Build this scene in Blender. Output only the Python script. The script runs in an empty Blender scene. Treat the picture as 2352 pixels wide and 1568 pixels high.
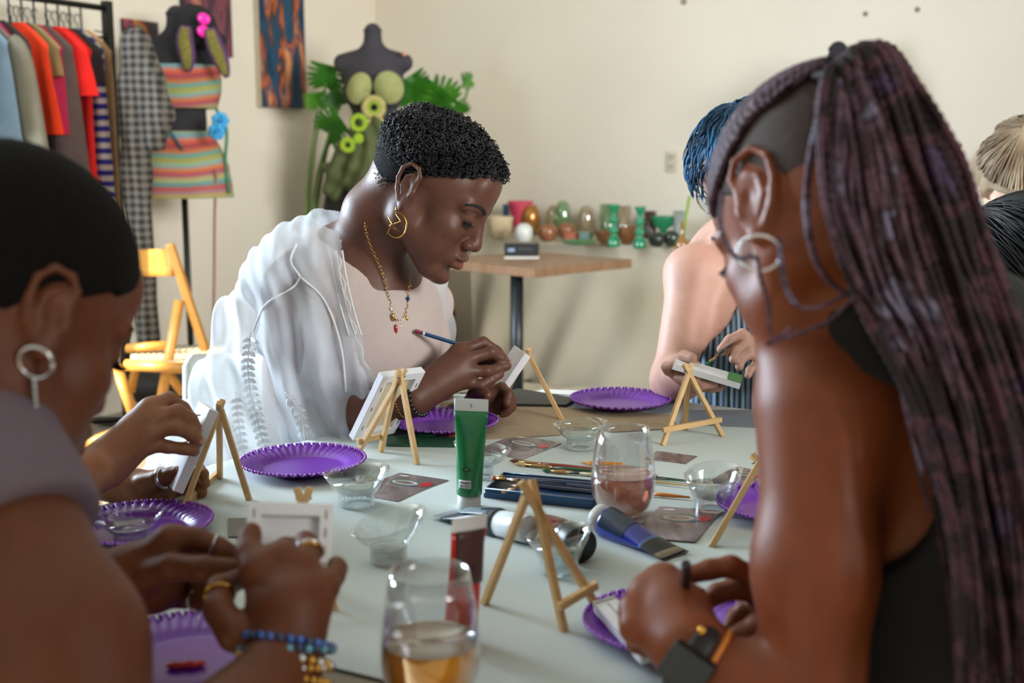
import bpy, math, random
import numpy as np
from mathutils import Vector, Matrix
random.seed(7)
rng = np.random.default_rng(11)
SC = bpy.context.scene
COL = SC.collection
PI = math.pi
# ---------------------------------------------------------------- camera
F, CX, CY = 2700.0, 1176.0, 784.0          # focal length and centre in photograph pixels
TH = math.atan(434 / F)                    # downward pitch of the camera
EYE = Vector((0, 0, 1.21))
TZ = 0.75                                  # table height
cam = bpy.data.cameras.new('camera'); camo = bpy.data.objects.new('camera', cam); COL.objects.link(camo)
camo.location = EYE; camo.rotation_euler = (PI / 2 - TH, 0, 0)
cam.sensor_width = 36; cam.lens = 36 * F / 2352
cam.clip_start = 0.05
cam.dof.use_dof = True; cam.dof.focus_distance = 1.80; cam.dof.aperture_fstop = 4.4
SC.camera = camo
# room axes: s runs right along the back wall, t runs from the back wall towards the camera
U2 = Vector((0.883, -0.469, 0)); V2 = Vector((0.469, 0.883, 0)); CORN = Vector((-0.83, 7.35, 0))
def ST(s, t, z=0.0): return CORN + U2 * s - V2 * t + Vector((0, 0, z))
def look_dir(ob, d): ob.rotation_euler = Vector(d).to_track_quat('-Z', 'Y').to_euler()
# ---------------------------------------------------------------- sky, sun, window daylight, exposure
w = bpy.data.worlds.new('World'); SC.world = w; w.use_nodes = True
bg = w.node_tree.nodes['Background']; bg.inputs[0].default_value = (0.62, 0.78, 1.0, 1); bg.inputs[1].default_value = 1.0
sun = bpy.data.lights.new('sun', 'SUN'); sun.energy = 34; sun.angle = 0.02; sun.color = (1.0, 0.80, 0.52)
suno = bpy.data.objects.new('sun', sun); COL.objects.link(suno)
look_dir(suno, (ST(0.97, 2.83, 0.35) - ST(0, 4.35, 1.65)))
def area(name, loc, d, sx, sy, e, col, spread=PI):
    l = bpy.data.lights.new(name, 'AREA'); l.shape = 'RECTANGLE'; l.size = sx; l.size_y = sy; l.energy = e; l.color = col
    l.spread = spread
    o = bpy.data.objects.new(name, l); COL.objects.link(o); o.location = loc; look_dir(o, d); return o
area('window_daylight', ST(0.06, 4.75, 1.72), U2 + Vector((0, 0, -0.12)), 1.6, 1.5, 330, (0.70, 0.85, 1.0))
area('window_daylight_far', ST(7.42, 4.6, 2.2), -U2 + V2 * .50 + Vector((0, 0, -0.11)), 3.0, 1.3, 68, (1.0, 0.98, 0.955), math.radians(66))
area('window_daylight_front', ST(2.9, 8.9, 2.0), V2 + Vector((0, 0, -0.10)), 3.0, 1.3, 3, (1.0, 0.92, 0.82))
SC.view_settings.view_transform = 'Standard'; SC.view_settings.look = 'None'
SC.view_settings.exposure = 0.07; SC.view_settings.gamma = 1; SC.view_settings.use_curve_mapping = False
SC.cycles.caustics_reflective = False; SC.cycles.caustics_refractive = False
SC.cycles.max_bounces = 10; SC.cycles.transparent_max_bounces = 24; SC.cycles.sample_clamp_indirect = 6
# ---------------------------------------------------------------- pixel helpers: where a ray of the photograph meets a depth or a height
_cf = (math.cos(TH), math.sin(TH))
def ray(u, v):
    a = (u - CX) / F; b = (CY - v) / F
    return Vector((a, _cf[0] + b * _cf[1], b * _cf[0] - _cf[1]))
def P(u, v, Y):
    d = ray(u, v); return EYE + d * (Y / d.y)
def T(u, v, z=TZ):
    d = ray(u, v); return EYE + d * ((z - EYE.z) / d.z)
# ---------------------------------------------------------------- materials
MATS = {}
def lin(h):
    if isinstance(h, str):
        h = h.lstrip('#'); c = [int(h[i:i+2], 16) / 255 for i in (0, 2, 4)]
    else: c = list(h)
    return tuple((x / 12.92 if x <= 0.04045 else ((x + 0.055) / 1.055) ** 2.4) for x in c[:3])
def newmat(name):
    m = bpy.data.materials.new(name); m.use_nodes = True; nt = m.node_tree
    return m, nt, nt.nodes['Principled BSDF']
def N(nt, t, **kw):
    n = nt.nodes.new(t)
    for k, v in kw.items(): setattr(n, k, v)
    return n
def coords(nt, sc=(1, 1, 1)):
    tc = N(nt, 'ShaderNodeTexCoord'); mp = N(nt, 'ShaderNodeMapping'); mp.inputs['Scale'].default_value = sc
    nt.links.new(tc.outputs['Object'], mp.inputs[0]); return mp.outputs[0]
def pm(name, col, rough=0.6, metal=0.0, var=0.08, vs=30, bump=0.0, bs=200, stretch=(1, 1, 1), spec=0.5, tint=False, sheen=0, sss=0):
    if name in MATS: return MATS[name]
    m, nt, b = newmat(name); c = lin(col); L = nt.links
    b.inputs['Roughness'].default_value = rough; b.inputs['Metallic'].default_value = metal
    b.inputs['Specular IOR Level'].default_value = spec
    if sheen: b.inputs['Sheen Weight'].default_value = sheen
    if sss:
        b.inputs['Subsurface Weight'].default_value = sss; b.inputs['Subsurface Radius'].default_value = (0.012, 0.004, 0.002); b.inputs['Subsurface Scale'].default_value = 1.0
    co = coords(nt, stretch)
    n1 = N(nt, 'ShaderNodeTexNoise'); n1.inputs['Scale'].default_value = vs; n1.inputs['Detail'].default_value = 5
    L.new(co, n1.inputs['Vector'])
    r = N(nt, 'ShaderNodeValToRGB'); L.new(n1.outputs['Fac'], r.inputs[0])
    r.color_ramp.elements[0].position = 0.3; r.color_ramp.elements[1].position = 0.7
    r.color_ramp.elements[0].color = (*[x * (1 - var) for x in c], 1); r.color_ramp.elements[1].color = (*[min(1, x * (1 + var)) for x in c], 1)
    out = r.outputs[0]
    if tint:
        at = N(nt, 'ShaderNodeAttribute', attribute_name='tint'); mx = N(nt, 'ShaderNodeMixRGB', blend_type='MULTIPLY'); mx.inputs[0].default_value = 1
        L.new(out, mx.inputs[1]); L.new(at.outputs['Color'], mx.inputs[2]); out = mx.outputs[0]
    L.new(out, b.inputs['Base Color'])
    if bump:
        n2 = N(nt, 'ShaderNodeTexNoise'); n2.inputs['Scale'].default_value = bs; n2.inputs['Detail'].default_value = 3; L.new(co, n2.inputs['Vector'])
        bp = N(nt, 'ShaderNodeBump'); bp.inputs['Strength'].default_value = bump; bp.inputs['Distance'].default_value = 0.002
        L.new(n2.outputs['Fac'], bp.inputs['Height']); L.new(bp.outputs[0], b.inputs['Normal'])
    MATS[name] = m; return m
def clear(name, col=(1, 1, 1), refl=1.0, body=0.0, bodycol=(1, 1, 1), rough=0.03, lo=0.03):
    """thin clear plastic or glass: see-through with an edge-strengthened gloss"""
    if name in MATS: return MATS[name]
    m = bpy.data.materials.new(name); m.use_nodes = True; nt = m.node_tree; nt.nodes.clear(); L = nt.links
    out = N(nt, 'ShaderNodeOutputMaterial'); tr = N(nt, 'ShaderNodeBsdfTransparent'); tr.inputs[0].default_value = (*col, 1)
    gl = N(nt, 'ShaderNodeBsdfGlossy'); gl.inputs['Roughness'].default_value = rough; gl.inputs[0].default_value = (refl, refl, refl, 1)
    lw = N(nt, 'ShaderNodeLayerWeight'); lw.inputs[0].default_value = 0.35
    mr = N(nt, 'ShaderNodeMapRange'); L.new(lw.outputs['Facing'], mr.inputs[0]); mr.inputs[3].default_value = lo; mr.inputs[4].default_value = 0.75
    mr.inputs[1].default_value = 0.1
    mx = N(nt, 'ShaderNodeMixShader'); L.new(mr.outputs[0], mx.inputs[0])
    src = tr.outputs[0]
    if body:
        df = N(nt, 'ShaderNodeBsdfDiffuse'); df.inputs[0].default_value = (*bodycol, 1)
        m2 = N(nt, 'ShaderNodeMixShader'); m2.inputs[0].default_value = body; L.new(tr.outputs[0], m2.inputs[1]); L.new(df.outputs[0], m2.inputs[2]); src = m2.outputs[0]
    L.new(src, mx.inputs[1]); L.new(gl.outputs[0], mx.inputs[2]); L.new(mx.outputs[0], out.inputs[0])
    MATS[name] = m; return m
def ramp_mat(name, stops, mode='noise', scale=5, stretch=(1, 1, 1), rough=0.7, dist=0.0, detail=4, axis='Z', const=False, bump=0.0):
    """colour bands through noise or wave"""
    if name in MATS: return MATS[name]
    m, nt, b = newmat(name); L = nt.links; b.inputs['Roughness'].default_value = rough; b.inputs['Specular IOR Level'].default_value = .25
    co = coords(nt, stretch)
    if mode == 'wave':
        n = N(nt, 'ShaderNodeTexWave'); n.wave_type = 'BANDS'; n.bands_direction = axis; n.wave_profile = 'SAW'
        n.inputs['Scale'].default_value = scale; n.inputs['Distortion'].default_value = dist; n.inputs['Detail'].default_value = detail
    elif mode == 'vor':
        n = N(nt, 'ShaderNodeTexVoronoi'); n.inputs['Scale'].default_value = scale
    else:
        n = N(nt, 'ShaderNodeTexNoise'); n.inputs['Scale'].default_value = scale; n.inputs['Detail'].default_value = detail; n.inputs['Distortion'].default_value = dist
    L.new(co, n.inputs['Vector']); r = N(nt, 'ShaderNodeValToRGB')
    L.new(n.outputs['Color' if mode == 'vor' else 'Fac'], r.inputs[0])
    cr = r.color_ramp; cr.interpolation = 'CONSTANT' if const else 'LINEAR'
    for i, (p, c) in enumerate(stops):
        e = cr.elements[i] if i < 2 else cr.elements.new(p)
        e.position = p; e.color = (*lin(c), 1)
    L.new(r.outputs[0], b.inputs['Base Color'])
    if bump:
        bp = N(nt, 'ShaderNodeBump'); bp.inputs['Strength'].default_value = bump; bp.inputs['Distance'].default_value = 0.003
        L.new(n.outputs['Fac' if mode != 'vor' else 'Distance'], bp.inputs['Height']); L.new(bp.outputs[0], b.inputs['Normal'])
    MATS[name] = m; return m
# ---------------------------------------------------------------- mesh builder
def frame_of(d, up=(0, 0, 1)):
    d = Vector(d).normalized(); up = Vector(up)
    if abs(d.dot(up)) > 0.98: up = Vector((1, 0, 0))
    x = up.cross(d).normalized(); y = d.cross(x).normalized()
    return x, y, d
class MB:
    def __init__(s): s.v = []; s.f = []; s.smooth = True
    def add(s, vs, fs):
        o = len(s.v); s.v += [tuple(v) for v in vs]; s.f += [tuple(i + o for i in f) for f in fs]; return s
    def box(s, c, size, M=None):
        c = Vector(c); h = [x / 2 for x in size]; vs = []
        for x in (-1, 1):
            for y in (-1, 1):
                for z in (-1, 1):
                    p = Vector((x * h[0], y * h[1], z * h[2])); vs.append(c + (M @ p if M else p))
        return s.add(vs, [(0, 1, 3, 2), (4, 6, 7, 5), (0, 4, 5, 1), (2, 3, 7, 6), (0, 2, 6, 4), (1, 5, 7, 3)])
    def bar(s, a, b, w, h=None, up=(0, 0, 1)):
        a = Vector(a); b = Vector(b); h = h or w; x, y, d = frame_of(b - a, up)
        vs = [p + x * (i * w / 2) + y * (j * h / 2) for p in (a, b) for i, j in ((-1, -1), (1, -1), (1, 1), (-1, 1))]
        return s.add(vs, [(3, 2, 1, 0), (4, 5, 6, 7), (0, 1, 5, 4), (1, 2, 6, 5), (2, 3, 7, 6), (3, 0, 4, 7)])
    def tube(s, pts, r, n=8, caps=True, flat=1.0, up=None):
        pts = [Vector(p) for p in pts]; R = r if hasattr(r, '__len__') else [r] * len(pts)
        d0 = (pts[1] - pts[0]); x, y, _ = frame_of(d0, up or (0, 0, 1)); vs = []; fs = []; m = len(pts)
        for i, p in enumerate(pts):
            d = (pts[min(i + 1, m - 1)] - pts[max(i - 1, 0)])
            if d.length < 1e-9: d = d0
            d.normalize(); x = (x - d * x.dot(d)); x = x.normalized() if x.length > 1e-6 else frame_of(d)[0]; y = d.cross(x)
            for k in range(n):
                a = 2 * PI * k / n; vs.append(p + (x * math.cos(a) + y * math.sin(a) * flat) * R[i])
        for i in range(m - 1):
            for k in range(n):
                fs.append((i * n + k, i * n + (k + 1) % n, (i + 1) * n + (k + 1) % n, (i + 1) * n + k))
        if caps: fs.append(tuple(range(n - 1, -1, -1))); fs.append(tuple((m - 1) * n + k for k in range(n)))
        return s.add(vs, fs)
    def lathe(s, prof, n=24, c=(0, 0, 0), M=None, fn=None, cap0=False, cap1=False):
        c = Vector(c); vs = []; fs = []; m = len(prof)
        for i, (r, z) in enumerate(prof):
            for k in range(n):
                a = 2 * PI * k / n; rr, zz = (fn(r, z, a, i) if fn else (r, z)); p = Vector((rr * math.cos(a), rr * math.sin(a), zz)); vs.append(c + (M @ p if M else p))
        for i in range(m - 1):
            for k in range(n): fs.append((i * n + k, i * n + (k + 1) % n, (i + 1) * n + (k + 1) % n, (i + 1) * n + k))
        if cap0: fs.append(tuple(range(n - 1, -1, -1)))
        if cap1: fs.append(tuple((m - 1) * n + k for k in range(n)))
        return s.add(vs, fs)
    def ball(s, c, r, n=12, M=None):
        r = r if hasattr(r, '__len__') else (r, r, r); c = Vector(c); vs = []; fs = []; m = max(4, n * 2 // 3)
        for i in range(m + 1):
            ph = PI * i / m
            for k in range(n):
                a = 2 * PI * k / n; p = Vector((r[0] * math.sin(ph) * math.cos(a), r[1] * math.sin(ph) * math.sin(a), -r[2] * math.cos(ph)))
                vs.append(c + (M @ p if M else p))
        for i in range(m):
            for k in range(n): fs.append((i * n + k, i * n + (k + 1) % n, (i + 1) * n + (k + 1) % n, (i + 1) * n + k))
        return s.add(vs, fs)
    def grid(s, fn, nu, nv):
        vs = [fn(i / nu, j / nv) for i in range(nu + 1) for j in range(nv + 1)]
        return s.add(vs, [(i * (nv + 1) + j, (i + 1) * (nv + 1) + j, (i + 1) * (nv + 1) + j + 1, i * (nv + 1) + j + 1) for i in range(nu) for j in range(nv)])
    def prism(s, poly, z0, z1, M=None, c=(0, 0, 0)):
        c = Vector(c); n = len(poly); vs = []
        for z in (z0, z1):
            for x, y in poly: p = Vector((x, y, z)); vs.append(c + (M @ p if M else p))
        return s.add(vs, [tuple(range(n - 1, -1, -1)), tuple(range(n, 2 * n))] + [(i, (i + 1) % n, n + (i + 1) % n, n + i) for i in range(n)])
    def build(s, name, mat, parent=None, smooth=None, solid=0, bevel=0, sub=0, loc=None):
        me = bpy.data.meshes.new(name)
        pv = parent.matrix_world.inverted() if parent is not None else None
        org = Vector(loc) if loc is not None else Vector((0, 0, 0))
        me.from_pydata([Vector(v) - org for v in s.v], [], s.f); me.update()
        sm = s.smooth if smooth is None else smooth
        if sm: me.polygons.foreach_set('use_smooth', [True] * len(me.polygons))
        me.materials.append(mat); o = bpy.data.objects.new(name, me); COL.objects.link(o)
        o.location = org
        if parent is not None: setpar(o, parent)
        if solid: md = o.modifiers.new('solid', 'SOLIDIFY'); md.thickness = solid; md.offset = 0
        if bevel: md = o.modifiers.new('bevel', 'BEVEL'); md.width = bevel; md.segments = 2; md.limit_method = 'ANGLE'
        if sub: md = o.modifiers.new('sub', 'SUBSURF'); md.levels = sub; md.render_levels = sub
        return o
WL = {}
def setpar(o, parent):
    """parent whose transform is a pure location/rotation set before: keep world place"""
    mw = parent_world(parent)
    o.parent = parent; o.matrix_parent_inverse = mw.inverted()
def parent_world(p):
    m = Matrix.LocRotScale(p.location, p.rotation_euler, p.scale)
    if p.parent is not None: m = parent_world(p.parent) @ p.matrix_parent_inverse @ m
    return m
def tag(o, label, cat, group=None, kind=None):
    o['label'] = label; o['category'] = cat
    if group: o['group'] = group
    if kind: o['kind'] = kind
    return o
def thing(name, loc, label, cat, group=None):
    o = bpy.data.objects.new(name, None); COL.objects.link(o); o.location = Vector(loc); o.empty_display_size = 0.05
    return tag(o, label, cat, group)
def struct(o): o['kind'] = 'structure'; return o
def arc(a, b, n, f): return [f(a + (b - a) * i / n) for i in range(n + 1)]
def spline(pts, n=8):
    """Catmull-Rom through points"""
    p = [Vector(x) for x in pts]; p = [p[0] * 2 - p[1]] + p + [p[-1] * 2 - p[-2]]; out = []
    for i in range(1, len(p) - 2):
        for k in range(n):
            t = k / n; a, b, c, d = p[i - 1], p[i], p[i + 1], p[i + 2]
            out.append(0.5 * ((2 * b) + (c - a) * t + (2 * a - 5 * b + 4 * c - d) * t * t + (3 * b - a - 3 * c + d) * t ** 3))
    out.append(p[-2]); return out
def text(name, body, size, M, mat, parent, extr=0.0002, align='CENTER'):
    cu = bpy.data.curves.new(name, 'FONT'); cu.body = body; cu.size = size; cu.align_x = align; cu.align_y = 'CENTER'; cu.extrude = extr; cu.resolution_u = 2
    o = bpy.data.objects.new(name, cu); COL.objects.link(o)
    dg = bpy.context.evaluated_depsgraph_get(); me = bpy.data.meshes.new_from_object(o.evaluated_get(dg)); bpy.data.objects.remove(o)
    me.transform(M); me.materials.clear(); me.materials.append(mat)
    ob = bpy.data.objects.new(name, me); COL.objects.link(ob); setpar(ob, parent); return ob
def basis(x, y, z, o): 
    M = Matrix.Identity(4)
    for i, c in enumerate((x, y, z)):
        for r in range(3): M[r][i] = c[r]
    for r in range(3): M[r][3] = o[r]
    return M
# ---------------------------------------------------------------- distance-field modelling for bodies and cloth
class Sdf:
    def __init__(s): s.p = []
    def cone(s, a, b, ra, rb, k=0.012, op=1, sq=1.0):
        a = np.array(a, float); b = np.array(b, float); m = max(ra, rb) + k + 0.012
        s.p.append(('c', a, b, ra, rb, k, op, np.minimum(a, b) - m, np.maximum(a, b) + m)); return s
    def chain(s, pts, rad, k=0.012):
        for i in range(len(pts) - 1): s.cone(pts[i], pts[i + 1], rad[i], rad[i + 1], k)
        return s
    def ell(s, c, r, M=None, k=0.012, op=1):
        c = np.array(c, float); r = np.array(r, float); R = np.array(M.to_3x3(), float) if M is not None else np.eye(3)
        e = np.sqrt(((R * r) ** 2).sum(1)) + k + 0.012
        s.p.append(('e', c, r, R, None, k, op, c - e, c + e)); return s
    def copy(s): n = Sdf(); n.p = list(s.p); return n
    def grid(s, lo, hi, h):
        lo = np.array(lo, float); n = np.ceil((np.array(hi, float) - lo) / h).astype(int) + 1
        D = np.full(n, 0.06, np.float32); ax = [(lo[i] + h * np.arange(n[i])).astype(np.float32) for i in range(3)]
        for q in s.p:
            k, op, bl, bh = q[5], q[6], q[7], q[8]
            i0 = np.clip(np.floor((bl - lo) / h).astype(int), 0, n); i1 = np.clip(np.ceil((bh - lo) / h).astype(int) + 1, 0, n)
            if (i1 <= i0).any(): continue
            sl = tuple(slice(i0[i], i1[i]) for i in range(3))
            X = ax[0][sl[0]][:, None, None]; Y = ax[1][sl[1]][None, :, None]; Z = ax[2][sl[2]][None, None, :]
            if q[0] == 'c':
                a, b, ra, rb = q[1:5]; ba = (b - a).astype(np.float32); L2 = max(float((ba ** 2).sum()), 1e-12)
                px, py, pz = X - np.float32(a[0]), Y - np.float32(a[1]), Z - np.float32(a[2])
                t = np.clip((px * ba[0] + py * ba[1] + pz * ba[2]) / L2, 0, 1)
                d = np.sqrt((px - t * ba[0]) ** 2 + (py - t * ba[1]) ** 2 + (pz - t * ba[2]) ** 2) - (ra + (rb - ra) * t)
            else:
                c, r, R = q[1:4]; px, py, pz = X - np.float32(c[0]), Y - np.float32(c[1]), Z - np.float32(c[2])
                l = [(px * R[0, i] + py * R[1, i] + pz * R[2, i]) / r[i] for i in range(3)]
                k0 = np.sqrt(l[0] ** 2 + l[1] ** 2 + l[2] ** 2); k1 = np.sqrt((l[0] / r[0]) ** 2 + (l[1] / r[1]) ** 2 + (l[2] / r[2]) ** 2) + 1e-9
                d = k0 * (k0 - 1) / k1
            E = D[sl]
            if op == 1: hh = np.clip(0.5 + 0.5 * (E - d) / k, 0, 1); D[sl] = E + (d - E) * hh - k * hh * (1 - hh)
            else: d = -d; hh = np.clip(0.5 - 0.5 * (E - d) / k, 0, 1); D[sl] = E + (d - E) * hh + k * hh * (1 - hh)
        return D, ax
def net(D, ax):
    lo = np.array([a[0] for a in ax], float); h = float(ax[0][1] - ax[0][0]); S = D < 0
    c = np.zeros(tuple(n - 1 for n in D.shape), np.int8)
    offs = [(i, j, k) for i in (0, 1) for j in (0, 1) for k in (0, 1)]
    nn = D.shape; sub = lambda A, o: A[o[0]:nn[0] - 1 + o[0], o[1]:nn[1] - 1 + o[1], o[2]:nn[2] - 1 + o[2]]
    for o in offs: c += sub(S, o)
    act = (c > 0) & (c < 8); idx = np.full(act.shape, -1, np.int32); I = np.argwhere(act); idx[act] = np.arange(len(I))
    V = {o: D[I[:, 0] + o[0], I[:, 1] + o[1], I[:, 2] + o[2]] for o in offs}
    acc = np.zeros((len(I), 3)); cnt = np.zeros(len(I))
    for o in offs:
        for x in range(3):
            if o[x] == 0:
                q = list(o); q[x] = 1; q = tuple(q); a, b = V[o], V[q]; m = (a < 0) != (b < 0); t = np.where(m, a / np.where(m, a - b, 1), 0)
                p = np.tile(np.array(o, float), (len(I), 1)); p[:, x] += t; acc += p * m[:, None]; cnt += m
    vs = lo + (I + acc / np.maximum(cnt, 1)[:, None]) * h
    F_ = []
    for x in range(3):
        y, z = (x + 1) % 3, (x + 2) % 3
        s0 = [slice(None)] * 3; s1 = [slice(None)] * 3; s0[x] = slice(0, -1); s1[x] = slice(1, None)
        A = S[tuple(s0)]; B = S[tuple(s1)]; e = np.argwhere(A != B)
        e = e[(e[:, y] > 0) & (e[:, z] > 0) & (e[:, y] < nn[y] - 1) & (e[:, z] < nn[z] - 1)]
        if not len(e): continue
        inside = A[e[:, 0], e[:, 1], e[:, 2]]
        def g(dy, dz): q = e.copy(); q[:, y] -= dy; q[:, z] -= dz; return idx[q[:, 0], q[:, 1], q[:, 2]]
        quad = np.stack([g(1, 1), g(0, 1), g(0, 0), g(1, 0)], 1); quad[~inside] = quad[~inside][:, ::-1]; F_.append(quad)
    return vs, np.concatenate(F_) if F_ else np.zeros((0, 4), int)
def np_mesh(name, vs, fs, mat, parent=None, tint=None, loc=None):
    me = bpy.data.meshes.new(name); org = np.array(loc if loc is not None else (0, 0, 0), float)
    me.vertices.add(len(vs)); me.vertices.foreach_set('co', (vs - org).astype(np.float32).ravel())
    me.loops.add(fs.size); me.loops.foreach_set('vertex_index', fs.astype(np.int32).ravel())
    me.polygons.add(len(fs)); me.polygons.foreach_set('loop_start', (np.arange(len(fs)) * fs.shape[1]).astype(np.int32))
    try: me.polygons.foreach_set('loop_total', np.full(len(fs), fs.shape[1], np.int32))
    except Exception: pass
    me.update(calc_edges=True); me.polygons.foreach_set('use_smooth', np.ones(len(fs), bool)); me.materials.append(mat)
    if tint is not None:
        a = me.color_attributes.new('tint', 'FLOAT_COLOR', 'POINT'); a.data.foreach_set('color', np.concatenate([tint, np.ones((len(vs), 1))], 1).astype(np.float32).ravel())
    o = bpy.data.objects.new(name, me); COL.objects.link(o); o.location = Vector(org)
    if parent is not None: setpar(o, parent)
    return o
def smooth_pass(vs, fs, it=1, lam=0.5):
    for _ in range(it):
        acc = np.zeros_like(vs); cnt = np.zeros(len(vs))
        for a, b in ((0, 1), (1, 2), (2, 3), (3, 0)):
            np.add.at(acc, fs[:, a], vs[fs[:, b]]); np.add.at(acc, fs[:, b], vs[fs[:, a]]); np.add.at(cnt, fs[:, a], 1); np.add.at(cnt, fs[:, b], 1)
        vs = vs + lam * (acc / np.maximum(cnt, 1)[:, None] - vs)
    return vs
def bounds(S, pad=0.02):
    u = [q for q in S.p if q[6] == 1]; return np.min([q[7] for q in u], 0), np.max([q[8] for q in u], 0)
def sdf_mesh(name, S, h, mat, parent=None, fine=None, tintf=None, mod=None, lo=None, hi=None, sm=1, drop=None):
    """S -> one mesh; fine = list of (lo, hi, h) boxes meshed at a finer step; mod(D, X, Y, Z) edits the field"""
    b0, b1 = bounds(S); lo = b0 if lo is None else np.maximum(b0, lo); hi = b1 if hi is None else np.minimum(b1, hi)
    VS = []; FS = []; nv = 0; boxes = [(lo, hi, h, True)] + [(np.array(a), np.array(b), hh, False) for a, b, hh in (fine or [])]
    for a, b, hh, base in boxes:
        D, ax = S.grid(a, b, hh)
        if mod is not None: D = mod(D, ax[0][:, None, None], ax[1][None, :, None], ax[2][None, None, :])
        vs, fs = net(D, ax)
        if sm: vs = smooth_pass(vs, fs, sm, 0.4)
        if base and fine:
            c = vs[fs].mean(1); keep = np.ones(len(fs), bool)
            for p, q, _ in fine: keep &= ~((c > np.array(p) + hh * 1.5) & (c < np.array(q) - hh * 1.5)).all(1)
            fs = fs[keep]
        VS.append(vs); FS.append(fs + nv); nv += len(vs)
    vs = np.concatenate(VS); fs = np.concatenate(FS)
    if drop is not None: c = vs[fs].mean(1); fs = fs[~drop(c[:, 0], c[:, 1], c[:, 2])]
    used = np.unique(fs); mp = np.full(len(vs), -1); mp[used] = np.arange(len(used)); vs = vs[used]; fs = mp[fs]
    return np_mesh(name, vs, fs, mat, parent, tintf(vs) if tintf else None)
# ================================================================ the room
M_WALL = pm('wall_plaster', '#dcd4c4', 0.9, var=0.035, vs=1.6, bump=0.12, bs=25)
M_FLOOR = pm('floor_concrete', '#8f8473', 0.55, var=0.14, vs=2.2, bump=0.1, bs=30)
M_CEIL = pm('ceiling_paint', '#d8cfbd', 0.9, var=0.02, vs=2)
M_WHITE = pm('white_paint', '#dcdcd8', 0.4, var=0.02)
S1, T1, HC = 7.5, 9.0, 3.3
def wall_with_hole(name, s0, s1, hole, pt, nrm, th=0.2):
    """wall along a line; pt(a, z, d) gives a point at a along, height z, d outwards; hole=(a0,a1,z0,z1)"""
    m = MB(); m.smooth = False
    def slab(a0, a1, z0, z1):
        vs = [pt(a, z, d) for a in (a0, a1) for z in (z0, z1) for d in (0, th)]
        m.add(vs, [(0, 1, 3, 2), (4, 6, 7, 5), (0, 4, 5, 1), (2, 3, 7, 6), (0, 2, 6, 4), (1, 5, 7, 3)])
    if hole:
        a0, a1, z0, z1 = hole
        slab(s0, a0, 0, HC); slab(a1, s1, 0, HC); slab(a0, a1, 0, z0); slab(a0, a1, z1, HC)
    else: slab(s0, s1, 0, HC)
    return struct(m.build(name, M_WALL))
def window(name, hole, pt):
    a0, a1, z0, z1 = hole; m = MB(); m.smooth = False
    for a, b in ((pt(a0, z0, .1), pt(a1, z0, .1)), (pt(a0, z1, .1), pt(a1, z1, .1)), (pt(a0, z0, .1), pt(a0, z1, .1)), (pt(a1, z0, .1), pt(a1, z1, .1)), (pt((a0 + a1) / 2, z0, .1), pt((a0 + a1) / 2, z1, .1))):
        m.bar(a, b, 0.05, 0.06, up=(0.3, 0.2, 1))
    o = struct(m.build(name, M_WHITE)); g = MB(); g.smooth = False
    g.add([pt(a0, z0, .1), pt(a1, z0, .1), pt(a1, z1, .1), pt(a0, z1, .1)], [(0, 1, 2, 3)]); g.build('pane', clear('window_glass', (0.95, 0.97, 0.97)), o, solid=0.004)
ptL = lambda a, z, d: ST(-d, a, z)
ptB = lambda a, z, d: ST(a, -d, z)
ptR = lambda a, z, d: ST(S1 + d, a, z)
ptF = lambda a, z, d: ST(a, T1 + d, z)
wall_with_hole('wall_left', -0.2, T1 + .2, (3.75, 5.7, 0.85, 2.35), ptL, U2); window('window_1', (3.75, 5.7, 0.85, 2.35), ptL)
wall_with_hole('wall_back', 0, S1, None, ptB, V2)
wall_with_hole('wall_right', -0.2, T1 + .2, (3.0, 6.2, 1.5, 2.9), ptR, U2); window('window_2', (3.0, 6.2, 1.5, 2.9), ptR)
wall_with_hole('wall_front', 0, S1, (1.3, 4.5, 1.3, 2.7), ptF, V2); window('window_3', (1.3, 4.5, 1.3, 2.7), ptF)
for nm, z0, z1, mt in (('floor', -0.15, 0, M_FLOOR), ('ceiling', HC, HC + .15, M_CEIL)):
    m = MB(); m.smooth = False
    vs = [ST(s, t, z) for s in (-.2, S1 + .2) for t in (-.2, T1 + .2) for z in (z0, z1)]
    m.add(vs, [(0, 1, 3, 2), (4, 6, 7, 5), (0, 4, 5, 1), (2, 3, 7, 6), (0, 2, 6, 4), (1, 5, 7, 3)]); struct(m.build(nm, mt))
MB().bar(ST(0.01, 0, .04), ST(0.01, T1, .04), .02, .08)
# wall outlet plate on the back wall
def on_back(u, v, off=0.0):
    d = ray(u, v); n = V2; c = CORN - V2 * off; k = (c - EYE).dot(n) / d.dot(n); return EYE + d * k
def on_left(u, v, off=0.0):
    d = ray(u, v); n = U2; c = CORN + U2 * off; k = (c - EYE).dot(n) / d.dot(n); return EYE + d * k
c = on_back(1543, 372, 0.008); RB = Matrix((U2, V2, (0, 0, 1))).transposed()
r = thing('wall_outlet', c, 'pale double wall outlet plate on the back wall beside the blue-haired person', 'outlet')
MB().box(c, (.05, .014, .11), RB).build('cover_plate', pm('outlet', '#c9bfa9', .5, var=.01), r, smooth=False, bevel=.003)
for dz in (-.025, .025): MB().box(c + Vector((0, 0, dz)) - V2 * .008, (.03, .004, .03), RB).build('socket', pm('outlet_dark', '#a79d88', .5, var=.01), r, smooth=False)
tag(MB().ball(on_back(1571, 4, .0), .016, 10).build('wall_hook', pm('hook', '#8a8070', .5)), 'small grey hook high on the back wall near the top edge', 'hook')
for i, (u, v, l) in enumerate(((1988, 32, 'left'), (2107, 22, 'right'))):
    tag(MB().ball(on_back(u, v, .0), .013, 10).build('wall_screw', pm('hook', '#8a8070', .5)), f'{l} one of the two small screws high on the back wall above the braids', 'screw')

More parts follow.
